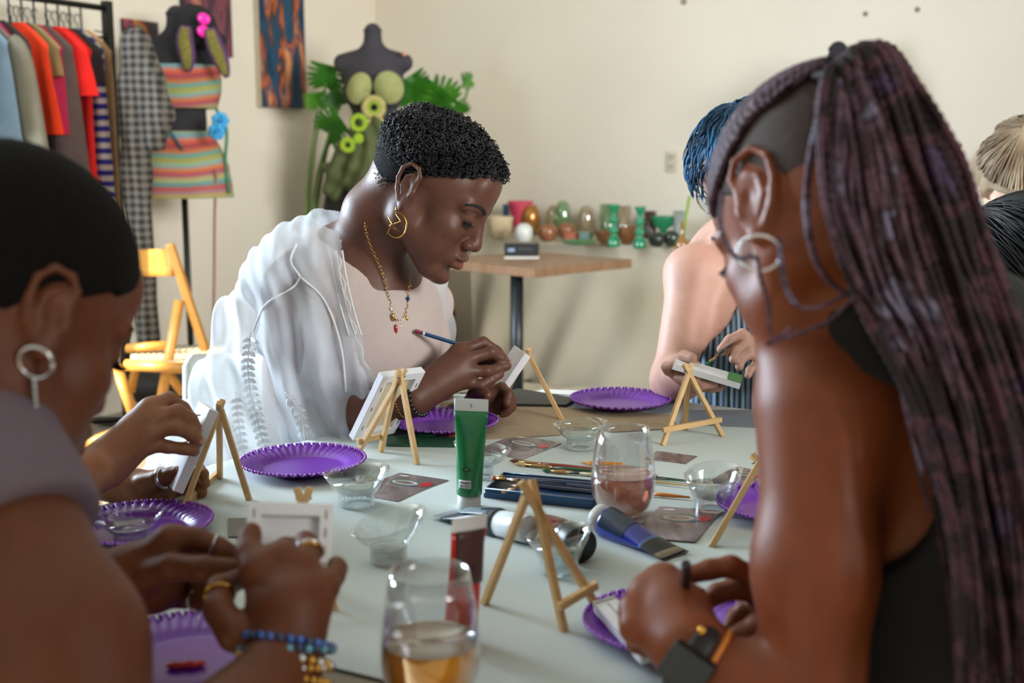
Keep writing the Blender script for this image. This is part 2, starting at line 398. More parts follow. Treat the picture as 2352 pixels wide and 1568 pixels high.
# ================================================================ paintings on the left wall
def painting(name, quad, mat, label, depth=.03, edge=None):
    """quad: pixel corners tl, tr, br, bl -> a box on the left wall"""
    ts = []; zs = []
    for u, v in quad:
        p = on_left(u, v, depth); q = (CORN - p).dot(V2); ts.append(q); zs.append(p.z)
    t0, t1 = (ts[1] + ts[2]) / 2, (ts[0] + ts[3]) / 2; z0 = (zs[2] + zs[3]) / 2; z1 = (zs[0] + zs[1]) / 2
    c = ST(depth / 2 + .002, (t0 + t1) / 2, (z0 + z1) / 2); r = thing(name, c, label, 'painting')
    R = Matrix((U2, V2, (0, 0, 1))).transposed()
    MB().box(c, (depth, abs(t1 - t0), abs(z1 - z0)), R).build('stretcher', edge or pm('canvas_edge', '#b9ac96', .8), r, smooth=False)
    MB().box(c + U2 * (depth / 2 + .0015), (.003, abs(t1 - t0), abs(z1 - z0)), R).build('painted_canvas', mat, r, smooth=False)
    return r
m_ab = ramp_mat('abstract_paint', [(0, '#0e1c2c'), (.40, '#16324a'), (.47, '#1f4a66'), (.52, '#3a2a22'), (.56, '#c8642c'), (.60, '#1c3c58'), (.68, '#e09a5c'), (.74, '#22384a'), (1, '#d8703a')], scale=9, stretch=(1, 1.3, .28), dist=.6, detail=6, rough=.6)
painting('tall_abstract_painting', [(597, -60), (701, -42), (697, 251), (594, 244)], m_ab, 'tall narrow abstract painting in dark blue and orange on the left wall', .035)
m_pp = ramp_mat('purple_paint', [(0, '#3a2c30'), (.42, '#4a3038'), (.52, '#7a4450'), (.58, '#3e2c34'), (.66, '#a0645c'), (.75, '#c89030')], scale=5, stretch=(1, 1, .5), dist=1.2)
painting('portrait_painting', [(424, -90), (533, -66), (527, 132), (420, 120)], m_pp, 'dark plum and rust painting partly behind the hat with pink glasses', .03, pm('dark_edge', '#2b2a2c', .6))
m_pm = ramp_mat('collage_paint', [(0, '#2c2526'), (.45, '#4a4044'), (.52, '#b03a50'), (.58, '#c98a30'), (.63, '#4a7f86'), (.7, '#d8a0a8'), (.8, '#3a3034')], scale=7, dist=.8)
painting('small_collage_painting', [(286, 40), (367, 55), (360, 150), (284, 140)], m_pm, 'small dark painting with pink and ochre patches beside the clothes rack', .02, pm('dark_edge', '#2b2a2c', .6))

# ================================================================ clothes rack with garments
M_RACK = pm('rack_metal', '#23241f', 0.45, metal=.4, var=.1)
SR = 0.33                                                                 # rack distance from the left wall
rk = thing('clothes_rack', ST(SR, 3.0, 0), 'black metal clothes rack full of garments along the left wall', 'clothes rack')
ZR = 1.80
MB().tube([ST(SR, 2.44, ZR), ST(SR, 4.0, ZR)], .013, 8).build('rail', M_RACK, rk)
MB().tube([ST(SR, 2.44, ZR - .12), ST(SR, 4.0, ZR - .12)], .006, 8).build('lower_rail', M_RACK, rk)
for t in (2.44, 4.0):
    MB().bar(ST(SR, t, 0), ST(SR, t, ZR + .03), .034, .034, up=U2).build('post', M_RACK, rk, smooth=False)
    MB().bar(ST(SR - .2, t, .03), ST(SR + .25, t, .03), .04, .03).build('foot', M_RACK, rk, smooth=False)
g = MB()
for i in range(24): t = 2.58 + i * .058; g.tube([ST(SR, t, ZR), ST(SR, t, ZR - .12)], .004, 6)
g.build('grid_wire', M_RACK, rk)
g = MB()
for i in range(12): z = ZR - .1 - i * .06; g.tube([ST(SR, 2.44, z), ST(SR + .03, 2.54, z)], .003, 6)
g.build('side_grid', M_RACK, rk)
M_HANG = pm('hanger_plastic', '#7d8a80', .35, var=.02); M_HANGD = pm('hanger_dark', '#26282a', .4)
def garment(t, col, hw, L, label, kind='shirt', sleeve=0, z0=0, s0=0, flare=.02, mat=None, cat='garment', name='hanging_shirt', lean=0.0, hm=None, hlab=None):
    """a garment on a hanger, seen nearly edge-on; hw half width of the shoulders, L length"""
    zt = ZR - .115 + z0; s = SR + s0; hw *= .88
    h = thing('clothes_hanger', ST(s, t, zt), hlab or ('clothes hanger carrying the ' + label), 'hanger', 'hangers on the clothes rack')
    hp = arc(-PI * .5, PI * .9, 8, lambda a: ST(s + .018 * math.cos(a) * -1, t, zt + .058 + .018 * math.sin(a) ))
    MB().tube([ST(s, t, zt + .02)] + hp, .0022, 6).build('hook', M_HANGD, h)
    MB().tube([ST(s - hw * .82, t, zt - .075), ST(s, t, zt + .02), ST(s + hw * .82, t, zt - .075), ST(s - hw * .82, t, zt - .078)], .005, 6).build('hanger_frame', hm or M_HANG, h)
    mt = mat or pm('cloth_' + col.strip('#'), col, .85, var=.12, vs=12, bump=.15, bs=60)
    ph = random.random() * 6
    NU, NV = 26, 20
    def prof(z):                                                           # half width at drop z (0..L)
        if kind == 'dress' and z < .02: return .06
        if z < .1: return .065 + (hw - .065) * (z / .1) ** .8
        return hw - .015 + flare * (z - .1) / L
    m = MB()
    for side in (1, -1):
        def fn(a, b):
            z = L * a ** 1.15; x = (b * 2 - 1) * prof(z) ; th = (.006 + .016 * min(1, z / .15)) * math.sqrt(max(0, 1 - (b * 2 - 1) ** 4))
            rip = .012 * min(1, z / .2) * math.sin(b * 17 + ph + z * 2)
            return ST(s + x, t + side * th + rip + lean * z, zt + .012 - z)
        m.grid(fn, NU, NV) if side == 1 else m.grid(lambda a, b: fn(a, 1 - b), NU, NV)
    o = m.build(name, mt, loc=ST(s, t, zt)); tag(o, label, cat, 'garments on the clothes rack')
    if sleeve:
        for sd in (1, -1):
            q = MB()
            pts = [ST(s + sd * (hw - .05), t, zt - .085), ST(s + sd * (hw + .0), t - .006, zt - .16), ST(s + sd * (hw + .035 + .02 * sleeve), t - .01, zt - .12 - sleeve)]
            q.tube(spline(pts, 5), [.05, .054, .056, .057, .058, .06, .06, .062, .064, .066, .066][:11], 12, flat=.45, up=V2)
            q.build('sleeve', mt, o)
    return o
def edge_hw(px, t):                               # half width whose near end shows at this pixel column of the photograph
    k = (px - CX) / F; return (k * (7.35 - .883 * t) + .83 + .469 * t) / (.883 + .469 * k) - SR
G = [ # t, colour, pixel of the near edge, length, label, extras
 (3.19, '#0c6e56', 14, .95, 'dark teal green garment at the far left of the rack', {}),
 (3.225, '#1a9ab0', 8, .42, 'turquoise top squeezed at the left end of the rack', {}),
 (3.155, '#17181c', 30, .20, 'black top with short body at the left of the rack', {}),
 (3.113, '#7f95a8', 50, .50, 'light blue denim shirt on the rack', {'flare': .07}),
 (3.07, '#77705f', 72, .90, 'grey beige long coat on the rack', {'sleeve': .38, 'flare': .04}),
 (3.045, '#b0185e', 76, .15, 'short magenta top on the rack', {}),
 (3.005, '#2c2621', 104, .90, 'dark brown shirt on the rack between magenta and orange', {'flare': .06}),
 (2.92, '#ee3a06', 146, .42, 'bright orange-red shirt on the rack', {'flare': .09}),
 (2.895, '#1f2238', 132, .30, 'navy blue top behind the orange shirt', {}),
 (2.87, '#928557', 170, .20, 'khaki yellow short-sleeved shirt on the rack', {'flare': .06}),
 (2.845, '#a81c44', 172, .42, 'crimson and pink patterned top below the khaki shirt', {}),
 (2.81, '#584a44', 196, .60, 'grey brown shirt with long sleeves on the rack', {'flare': .08}),
 (2.715, '#d0120c', 240, 1.15, 'long red dress on the rack', {'kind': 'dress'}),
 (2.745, '#e81a10', 232, .27, 'red blouse with a wide pointed sleeve on the rack', {'flare': .07}),
 (2.67, '#25201f', 262, .22, 'black jacket near the end post of the rack', {}),
 (2.6, '#c09468', 284, 1.05, 'tan garment beside the end post of the rack', {}),
]
for t, c_, px, L, lab, kw in G: garment(t, c_, edge_hw(px, t) / .88, L, lab, **kw)
m_st = ramp_mat('blue_white_stripe', [(0, '#2c2f86'), (.5, '#bdb6ae')], mode='wave', scale=7.2, axis='Z', const=True, rough=.85)
garment(2.64, '#2c2f86', edge_hw(272, 2.64) / .88, 1.0, 'blue and white striped dress on the rack', mat=m_st, kind='dress', name='striped_dress')
# checkered shirt hung at the end of the rack
def plaid(name, c0, c1, sc):
    m, nt, b = newmat(name); b.inputs['Roughness'].default_value = .85; L = nt.links; co = coords(nt); outs = []
    for ax in 'XYZ':
        wv = N(nt, 'ShaderNodeTexWave'); wv.bands_direction = ax; wv.inputs['Scale'].default_value = sc; wv.inputs['Distortion'].default_value = 1.2; wv.inputs['Detail Scale'].default_value = .6; L.new(co, wv.inputs[0])
        r = N(nt, 'ShaderNodeValToRGB'); r.color_ramp.elements[0].position = .45; r.color_ramp.elements[1].position = .6; L.new(wv.outputs['Fac'], r.inputs[0]); outs.append(r.outputs[0])
    a = N(nt, 'ShaderNodeMath', operation='ADD'); L.new(outs[0], a.inputs[0]); L.new(outs[2], a.inputs[1])
    mu = N(nt, 'ShaderNodeMath', operation='MULTIPLY'); L.new(a.outputs[0], mu.inputs[0]); mu.inputs[1].default_value = .5
    r = N(nt, 'ShaderNodeValToRGB'); r.color_ramp.elements[0].color = (*lin(c0), 1); r.color_ramp.elements[1].color = (*lin(c1), 1); L.new(mu.outputs[0], r.inputs[0]); L.new(r.outputs[0], b.inputs[0])
    return m
MP = plaid('plaid', '#1c1a19', '#69635b', 10)
S = Sdf(); q = lambda u, v, Y=4.65: P(u, v, Y)
S.chain([q(308, 92), q(310, 200), q(312, 400), q(326, 600), q(340, 775)], [.042, .054, .056, .05, .045], .02)
S.chain([q(318, 95), q(342, 180), q(362, 265), q(352, 320)], [.045, .056, .06, .05], .02)
S.chain([q(300, 95), q(298, 180), q(300, 300)], [.036, .04, .04], .02)
def fold_mod(amp, fx, fz):
    def f(D, X, Y, Z): return D + amp * np.sin(X * fx + Z * fz) * np.cos(Y * fx * .7 + Z * fz * .3)
    return f
o = sdf_mesh('checkered_shirt', S, .008, MP, mod=fold_mod(.006, 90, 14)); tag(o, 'long black and white checkered shirt hanging from the end of the rack', 'shirt', 'garments on the clothes rack')
h = thing('clothes_hanger', q(302, 75), 'clothes hanger carrying the checkered shirt at the end post', 'hanger', 'hangers on the clothes rack')
MB().tube([q(278, 100), q(303, 84), q(328, 100)], .006, 6).build('hanger_frame', M_HANGD, h); MB().tube([q(303, 84), q(303, 60), q(290, 52), q(280, 58)], .003, 6).build('hook', M_HANGD, h)
# dark bag on the floor below the rack
S = Sdf(); f0 = P(350, 850, 4.9); S.ell(f0 + Vector((0, 0, -.02)), (.22, .15, .09)); S.ell(P(300, 880, 4.8), (.16, .14, .08)); S.chain([P(290, 845, 4.8), P(330, 822, 4.8), P(400, 838, 4.8)], [.012, .012, .012])
S = Sdf(); zz = .09
c0 = T(350, 880, .1); S.ell(c0 + Vector((0, 0, 0)), (.26, .16, .10), k=.03); S.ell(c0 + Vector((-.16, .02, -.02)), (.18, .15, .08), k=.03)
o = sdf_mesh('floor_bag', S, .012, pm('bag_dark', '#2c2824', .6, bump=.2, bs=40)); tag(o, 'dark slouchy bag lying on the floor behind the wooden folding chair', 'bag')
# ================================================================ knitted outfit on a dress form (left)
M_FORM = pm('dress_form_black', '#232126', .85, var=.05, vs=40)
def dress_form(base, yaw, z_sh, label, scale=1.0, M=None, h=.006, hang=False):
    """torso on a pole: neck cap, torso, pole, foot"""
    R = Matrix.Rotation(yaw, 3, 'Z'); c = Vector((base[0], base[1], 0)); w_ = lambda x, y, z: c + R @ Vector((x * scale, y * scale, 0)) + Vector((0, 0, z_sh + z * scale))
    r = thing('dress_form', c, label, 'mannequin'); Rm = R.to_4x4(); S = Sdf(); k = .05 * scale
    S.cone(w_(0, 0, .02), w_(0, .0, .13), .05 * scale, .043 * scale, .03)
    S.chain([w_(-.155, 0, -.02), w_(0, 0, .015), w_(.155, 0, -.02)], [.045 * scale, .05 * scale, .045 * scale], .04)
    S.ell(w_(0, 0, -.14), (.155 * scale, .10 * scale, .16 * scale), Rm, .05); 
    for sx in (-1, 1): S.ell(w_(sx * .075, -.07, -.18), (.06 * scale, .055 * scale, .06 * scale), Rm, .04)
    S.ell(w_(0, 0, -.33), (.112 * scale, .082 * scale, .13 * scale), Rm, .05)
    S.ell(w_(0, 0, -.50), (.155 * scale, .11 * scale, .14 * scale), Rm, .05)
    sdf_mesh('torso', S, h, M or M_FORM, r)
    MB().lathe([(.0, 0), (.046 * scale, 0), (.047 * scale, .008), (.04 * scale, .018), (0, .02)], 20, w_(0, 0, .13) ).build('neck_cap', M or M_FORM, r)
    MB().tube([w_(0, 0, -.58), Vector((c.x, c.y, .03))], .014, 10).build('pole', M_RACK, r)
    MB().lathe([(0, .0), (.16, .0), (.16, .012), (.05, .03), (.016, .06), (0, .06)], 28, (c.x, c.y, 0.0)).build('foot', M_RACK, r)
    return r, w_, R, S
b1 = P(430, 600, 5.3); D1, w1, R1, S1_ = dress_form((b1.x, b1.y), math.radians(8), P(430, 100, 5.3).z - .01, 'black dress form on a pole wearing the striped knitted top and hat, left')
def band(name, w_, R, prof, mat, parent, label=None, cat=None, nu=40, hem=None, loc=None):
    """a tube of cloth round a form; prof: list of (z, rx, ry)"""
    def fn(a, b):
        x = a * (len(prof) - 1); i = min(int(x), len(prof) - 2); f = x - i; p = [prof[i][k] * (1 - f) + prof[i + 1][k] * f for k in range(3)]
        an = 2 * PI * b; rr = 1 + (hem(a, b) if hem else 0)
        return w_(p[1] * math.cos(an) * rr, p[2] * math.sin(an) * rr, p[0])
    m = MB(); m.grid(fn, max(10, len(prof) * 6), nu); o = m.build(name, mat, parent, solid=.005, loc=loc)
    if label: tag(o, label, cat)
    return o
KN = [(0, '#7fa38e'), (.08, '#9a8f3c'), (.14, '#4f8f8c'), (.2, '#b06a3a'), (.27, '#8d3a4c'), (.34, '#c65f3e'), (.42, '#5f97a0'), (.5, '#a8974e'), (.57, '#94707e'), (.63, '#b04a3c'), (.7, '#4e8c8e'), (.78, '#a5a06a'), (.86, '#9a4460'), (.93, '#c0703c'), (1, '#6c9aa0')]
def knit(name, sc): return ramp_mat(name, KN, mode='wave', scale=sc, axis='Z', dist=1.5, detail=2, rough=.95, bump=.2)
MK = knit('rainbow_knit', 1.15)
kt = band('knitted_bustier', w1, R1, [(-.085, .165, .125), (-.14, .178, .15), (-.2, .175, .145), (-.27, .155, .12)], MK, None, 'striped rainbow knitted tube top on the left dress form', 'top', hem=lambda a, b: .015 * math.sin(b * 50), loc=w1(0, 0, -.2))
for sx in (-1,): MB().tube([w1(sx * .12, -.11, -.09), w1(sx * .125, -.05, .04), w1(sx * .12, .03, .045)], .016, 8, flat=.35).build('strap', pm('strap_plum', '#6c2748', .8), kt)
kst = band('knitted_skirt', w1, R1, [(-.37, .125, .1), (-.44, .165, .125), (-.52, .195, .145), (-.60, .205, .16), (-.66, .21, .165)], MK, None, 'striped rainbow knitted mini skirt on the left dress form', 'skirt', hem=lambda a, b: .03 * a * math.sin(b * 40), loc=w1(0, 0, -.5))
MB().tube([w1(-.13, -.1, -.25), w1(-.03, -.135, -.37), w1(.02, -.14, -.45)], .006, 6).build('tie_string', pm('teal_yarn', '#24535c', .8), kst)
MB().tube(spline([w1(.16, -.08, -.27), w1(.2, -.05, -.36), w1(.19, -.05, -.5), w1(.205, -.08, -.64)], 5), .007, 6).build('side_tie', pm('green_yarn', '#3c7a5c', .8), kst)
tl = MB().tube(spline([P(497, 390, 5.2), P(493, 500, 5.25), P(492, 640, 5.25), P(489, 782, 5.2)], 5), .006, 6).build('hanging_yarn', pm('rose_yarn', '#9a6f6a', .9)); tag(tl, 'long thin rose coloured yarn hanging below the knitted skirt', 'yarn')
# blue crochet flower
r = thing('crochet_flower', P(502, 290, 5.12), 'sky blue crochet flower pair hanging at the hip of the left dress form', 'crochet flower')
for (u, v) in ((506, 277), (498, 302)):
    m = MB(); cc = P(u, v, 5.12)
    for k in range(7): a = k * 2 * PI / 7; m.ball(cc + Vector((.022 * math.cos(a), -.004 * (k % 2), .022 * math.sin(a))), (.017, .01, .017), 8)
    m.build('petals', pm('sky_yarn', '#3f9cd0', .9, bump=.5, bs=300), r); MB().ball(cc + Vector((0, -.01, 0)), .011, 8).build('centre', pm('blue_yarn', '#2b7fc0', .9), r)
# hat with long ears and pink glasses on top of the form
ht = thing('knitted_hat', P(450, 60, 5.28), 'black knitted hat with two long olive ears on the left dress form', 'hat')
S = Sdf(); hc = P(447, 62, 5.3); S.ell(hc, (.095, .1, .085), k=.03); S.ell(hc + Vector((.02, 0, -.055)), (.115, .11, .05), k=.03); S.cone(P(440, 25, 5.3), P(460, 40, 5.3), .03, .04, .03)
sdf_mesh('hat_body', S, .006, pm('black_wool', '#17171a', .95, bump=.5, bs=250), ht, mod=fold_mod(.003, 160, 160))
def ear(pts, wd):
    pts = [P(u, v, 5.14) for u, v in pts]; sp = spline(pts, 8); n = len(sp)
    wdf = [wd * math.sin(PI * min(1, .12 + .86 * i / (n - 1))) ** .6 + .004 for i in range(n)]
    e = MB().tube(sp, wdf, 12, flat=.3, up=(0, -1, 0)).build('ear', pm('plum_yarn', '#52305c', .9), ht)
    MB().tube([p + Vector((0, -.012, 0)) for p in sp[1:-1]], [x * .66 for x in wdf[1:-1]], 12, flat=.34, up=(0, -1, 0)).build('inner_ear', pm('olive_yarn', '#6d6429', .9, var=.25, vs=60), e)
ear([(428, 60), (424, 90), (430, 130), (434, 165)], .035); ear([(482, 65), (492, 100), (508, 140), (522, 178)], .034)
gs = thing('pink_glasses', P(466, 55, 5.15), 'hot pink round sunglasses resting on the black hat', 'sunglasses')
for (u, v) in ((468, 43), (467, 72)): MB().ball(P(u, v, 5.15), (.029, .008, .024), 14, Matrix.Rotation(.5, 3, 'Y')).build('lens', pm('hot_pink', '#f01ea0', .35), gs)
MB().tube([P(468, 50, 5.15), P(467, 64, 5.15)], .005, 6).build('bridge', pm('hot_pink', '#f01ea0', .35), gs)

# ================================================================ dress form with green crochet costume
zs = P(862, 130, 6.15).z
b2 = P(862, 400, 6.15); D2, w2, R2, _ = dress_form((b2.x, b2.y), math.radians(-4), zs - .01, 'dark grey dress form in a green crochet costume near the room corner', 1.02, pm('form_grey', '#37353c', .85, var=.05))
MLB = [pm('lime_felt', '#8fae2c', .95, var=.15, vs=60, bump=.4), pm('straw_knit', '#b0a56a', .95, var=.12, vs=60, bump=.4), pm('sage_knit', '#9da26a', .95, var=.1, vs=60, bump=.4)]
M_STRAW2 = ramp_mat('spiral_knit', [(0, '#8f9150'), (.4, '#b9b27a'), (.7, '#9a9a58'), (1, '#c0b884')], mode='wave', scale=22, axis='X', rough=.95)
cst = thing('crochet_bodice', P(860, 240, 6.0), 'bodice of lime and straw coloured crochet rings on the grey dress form', 'costume')
def cup(u, v, ru, rv, rot):
    c = P(u, v, 6.0); m = MB(); R = Matrix.Rotation(rot, 3, 'Y')
    for k in range(7):
        f = 1 - k / 7; z = .05 * (1 - f * f)
        m.tube([c + R @ Vector((ru * f * math.cos(a), -z * 1.0, rv * f * math.sin(a))) for a in [2 * PI * i / 24 for i in range(25)]], .0085, 8)
    m.build('bodice_cup', MLB[2], cst)
cup(825, 203, .052, .072, .35); cup(893, 201, .066, .074, -.35)
def ring(u, v, r, w, mat, inner=None, Y=5.98, sq=1.0):
    c = P(u, v, Y); m = MB()
    m.tube([c + Vector((r * math.cos(a), -.01, r * sq * math.sin(a))) for a in [2 * PI * i / 28 for i in range(29)]], w, 8, flat=.5, up=(0, -1, 0)); o = m.build('crochet_ring', mat, cst)
    if inner: 
        m = MB(); m.tube([c + Vector(((r - w) * .85 * math.cos(a), -.005, (r - w) * .85 * sq * math.sin(a))) for a in [2 * PI * i / 24 for i in range(25)]], w * .5, 8); m.build('inner_ring', inner, o)
ring(859, 247, .046, .016, MLB[1], MLB[0]); ring(864, 296, .050, .018, MLB[1], MLB[0], sq=.85); ring(824, 282, .033, .013, MLB[0], Y=5.90); ring(799, 333, .026, .013, MLB[0], Y=5.88)
ring(824, 318, .012, .014, MLB[0], Y=5.88); ring(905, 311, .021, .018, MLB[2], Y=5.88, sq=.8)
S = Sdf(); q = lambda u, v, Y=6.05: P(u, v, Y)
S.chain([q(862, 318), q(862, 400), q(860, 520), q(858, 560)], [.13, .155, .15, .14], .04)
S.chain([q(800, 345), q(778, 395), q(768, 440)], [.06, .075, .05], .03); S.chain([q(880, 320), q(905, 400), q(900, 560)], [.09, .11, .12], .04)
o = sdf_mesh('green_skirt', S, .009, pm('olive_chiffon', '#4c5430', .8, var=.25, vs=8, bump=.2), mod=lambda D, X, Y, Z: D + .012 * np.sin(X * 75 + 5 * np.sin(Z * 9)) + .004 * np.sin(Z * 60 + X * 40)); tag(o, 'draped olive green chiffon skirt on the grey dress form', 'skirt')
S = Sdf(); S.chain([q(845, 400, 6.2), q(840, 560, 6.2), q(838, 800, 6.2)], [.19, .25, .27], .05)
o = sdf_mesh('black_underskirt', S, .012, pm('black_skirt', '#1f1f1e', .85), mod=lambda D, X, Y, Z: D + .008 * np.sin(X * 60)); tag(o, 'black long skirt under the green chiffon on the grey dress form', 'skirt')
pn = MB().ball(P(929, 124, 6.05), .012, 10).build('shoulder_pin', pm('copper', '#e0a080', .3, metal=.6)); tag(pn, 'small shiny copper pin on the shoulder of the grey dress form', 'pin')

# ================================================================ monstera plant
M_LEAF = ramp_mat('monstera_leaf', [(0, '#1d4a12'), (.5, '#2f6a18'), (.75, '#5b9128'), (1, '#86b040')], scale=6, rough=.4); M_STEM = pm('leaf_stem', '#5f7f38', .5)
M_POT = pm('terracotta', '#a8623c', .8)
def monstera(name, base, leaves, label):
    r = thing(name, base, label, 'plant'); b = Vector(base)
    MB().lathe([(0, 0), (.11, 0), (.15, .26), (.165, .27), (.165, .3), (.14, .3), (.13, .27), (0, .27)], 24, b).build('pot', M_POT, r)
    for (u, v, Y, size, ang, tilt, cols) in leaves:
        tip = P(u, v, Y); top = b + Vector((0, 0, .28)); mid = (tip + top) / 2 + Vector((0, 0, .18))
        MB().tube(spline([top, mid, tip], 8), .007, 6).build('stem', M_STEM, r)
        # leaf: heart outline cut by slits between lobes
        out = []; NL = 6
        for side in (1, -1):
            pts = []
            for k in range(NL):
                a0 = .15 + k * .36
                for j, rr in ((0, .40), (.05, .95), (.14, 1.06), (.24, .95), (.29, .40)):
                    a = a0 + j; wdt = math.sin(min(PI, a * .82 + .35)) ** .6
                    pts.append((side * rr * .52 * wdt * (1.0 if k else .8), .5 * math.cos(a) * rr + .05))
            out.append(pts if side == 1 else pts[::-1])
        X_ = Vector((math.cos(ang), 0, math.sin(ang))); Z_ = Vector((-math.sin(ang), 0, math.cos(ang))); n_ = Vector((0, -1, 0))
        nrm = (n_ + Z_ * tilt).normalized(); Z2 = (Z_ - nrm * Z_.dot(nrm)).normalized()
        poly = out[0] + out[1]; m = MB()
        vs = [tip + (X_ * x + Z2 * (y - .3)) * size * 1.0 + nrm * (.06 * size * abs(x) * 3 - .12 * size * (y - .2) ** 2) for x, y in poly]
        cen = [tip + (Z2 * (y - .3)) * size * 1.0 for y in (-.4, -.2, 0, .2, .4, .5)]
        # fan triangles to the midrib
        base_i = len(vs); vs += cen
        def rib(y): return base_i + min(5, max(0, int(round((y + .4) / .2))))
        fs = []; 
        for i in range(len(poly) - 1): a, bb = rib(poly[i][1] * .8), rib(poly[i + 1][1] * .8); fs.append((i, i + 1, bb)); (fs.append((i, bb, a)) if a != bb else None)
        m.add(vs, fs); m.build('leaf', M_LEAF, r, smooth=False, solid=.002)
    return r
monstera('monstera_plant', ST(.27, 1.15, 0), [(748, 190, 6.25, .19, 2.9, .3, 0), (782, 235, 6.2, .15, -2.5, .2, 0), (757, 300, 6.15, .20, 2.2, .5, 0), (730, 240, 6.2, .13, 3.3, .4, 0), (800, 175, 6.3, .08, -1.2, .3, 0)], 'monstera plant with split leaves left of the grey dress form')
monstera('monstera_plant', ST(.55, .32, 0), [(945, 230, 6.4, .20, 3.0, .3, 0), (990, 245, 6.45, .24, 2.5, .4, 0), (1030, 235, 6.5, .24, -1.9, .5, 0), (1080, 184, 6.5, .09, -1.4, .2, 0), (962, 200, 6.4, .15, -2.6, .2, 0), (1060, 258, 6.55, .12, -2.4, .5, 0)], 'monstera plant with split leaves right of the grey dress form')
# ================================================================ display table with cloth and pottery
def zplane(u, v, z): return T(u, v, z)
TA = (CORN - T(1040, 549, TZ)).dot(V2)           # front edge distance from the back wall
fa = T(1300, 560, TZ); tf = -(fa - CORN).dot(V2); 
s_l = 1.05; s_r = 2.9; t_b = .12; t_f = tf
dt = thing('display_table', ST((s_l + s_r) / 2, t_f / 2, 0), 'long display table against the back wall, covered by a pale cloth', 'table')
m = MB(); R_ = Matrix((U2, V2, (0, 0, 1))).transposed()
MB().box(ST((s_l + s_r) / 2, (t_b + t_f) / 2, TZ - .035), (s_r - s_l - .04, t_f - t_b - .04, .03), R_).build('tabletop', pm('table_wood', '#8a6a48', .6), dt, smooth=False)
for s in (s_l + .1, s_r - .1):
    for t in (t_b + .08, t_f - .1): MB().bar(ST(s, t, 0), ST(s, t, TZ - .05), .045).build('leg', pm('table_wood', '#8a6a48', .6), dt, smooth=False)
M_DRAPE = pm('linen_drape', '#b5ac98', .95, var=.06, vs=3, bump=.15, bs=90)
def drape():
    m = MB(); z0 = TZ + .004
    path = [(s_l, t_b), (s_l, t_f), (s_r, t_f), (s_r, t_b)]
    def rim(b):
        Ls = [t_f - t_b, s_r - s_l, t_f - t_b]; x = b * sum(Ls)
        if x < Ls[0]: return (s_l, t_b + x, -1, 0)
        x -= Ls[0]
        if x < Ls[1]: return (s_l + x, t_f, 0, 1)
        x -= Ls[1]; return (s_r, t_f - x, 1, 0)
    def fn(a, b):
        s, t, ns, nt = rim(b); d = a * .76
        al = s * 1.0 + t * 2
        sweep = max(0, (s - s_l)); ph = 22 * al + 7 * a * math.sin(sweep * 2.2 + .4)   # folds sweep as they fall
        fo = (.010 + .05 * a) * (math.sin(ph) * .6 + math.sin(ph * .43 + 1.3) * .5) + .03 * a
        return ST(s + ns * fo, t + nt * fo, max(.012 + .012 * math.sin(ph * 2) * (a > .97), z0 - d))
    m.grid(fn, 40, 420)
    m.grid(lambda a, b: ST(s_l + (s_r - s_l) * b, t_b + (t_f - t_b) * a, z0 + .002 * math.sin(b * 60) * math.sin(a * 9)), 12, 60)
    # puddle of cloth on the floor
    m.grid(lambda a, b: ST(s_l - .1 + (s_r - s_l) * b, t_f + .05 + .38 * a * (1 + .3 * math.sin(b * 23)), .012 + .05 * abs(math.sin(b * 41 + a * 5)) * math.sin(PI * min(1, a * 1.0)) + .002), 10, 160)
    return m.build('display_cloth', M_DRAPE, solid=.004, loc=ST(2.5, t_f, TZ))
tag(drape(), 'pale linen cloth draped over the display table and puddling on the floor', 'tablecloth')
ZT2 = TZ + .01
def on_disp(u, v): return T(u, v, ZT2)
def pot(name, u, vb, w_px, h_px, prof, mat, label, cat, group=None, n=24, sq=1):
    """prof: (r 0..1, z 0..1) silhouettes; base centre pixel (u, vb)"""
    vt = vb - h_px
    while -(on_disp(u, vb) - CORN).dot(V2) < .16 + w_px / 2 * 6 / F: vb += 1
    h_px = vb - vt; b = on_disp(u, vb); d = b.y; s = d / F / .99; rw = w_px / 2 * s; hh = h_px * s
    o = MB().lathe([(r * rw, z * hh) for r, z in prof], n, b, cap0=True).build(name, mat, loc=b); tag(o, label, cat, group or 'pottery and glassware on the display table'); return o
V_BOWL = [(0, 0), (.45, 0), (.5, .05), (.8, .3), (1, .95), (1, 1), (.94, 1), (.76, .35), (0, .12)]
V_CYL = [(0, 0), (.92, 0), (.97, .05), (1, 1), (.94, 1), (.9, .08), (0, .08)]
V_SPH = [(0, 0), (.5, 0), (.8, .15), (1, .45), (.93, .75), (.6, .95), (.45, 1), (.4, 1), (.5, .9), (0, .5)]
V_DOME = [(0, 0), (1, 0), (1, .5), (.92, .75), (.7, .92), (.3, 1), (0, 1.0)]
V_TULIP = [(0, 0), (.5, 0), (.85, .2), (1, .5), (.85, .8), (.6, 1), (.55, 1), (.8, .8), (0, .3)]
V_CAND = [(0, 0), (.95, 0), (1, .03), (1, .2), (.6, .24), (.45, .3), (.8, .36), (.85, .42), (.45, .5), (.35, .55), (.75, .6), (.78, .67), (.4, .74), (.4, .8), (.9, .95), (1, 1), (.7, 1), (.5, .9), (0, .9)]
V_BOT = [(0, 0), (.8, 0), (1, .1), (.95, .25), (.5, .42), (.22, .55), (.2, .95), (.3, 1), (.15, 1), (.12, .6), (0, .3)]
MG = pm('emerald_glaze', '#0f7a52', .12, var=.1, spec=.8); MGC = clear('green_glass', (.55, .78, .55), lo=.08, body=.35, bodycol=(.2, .34, .16)); MAM = clear('smoke_glass', (.75, .66, .5), lo=.1, body=.4, bodycol=(.42, .34, .22))
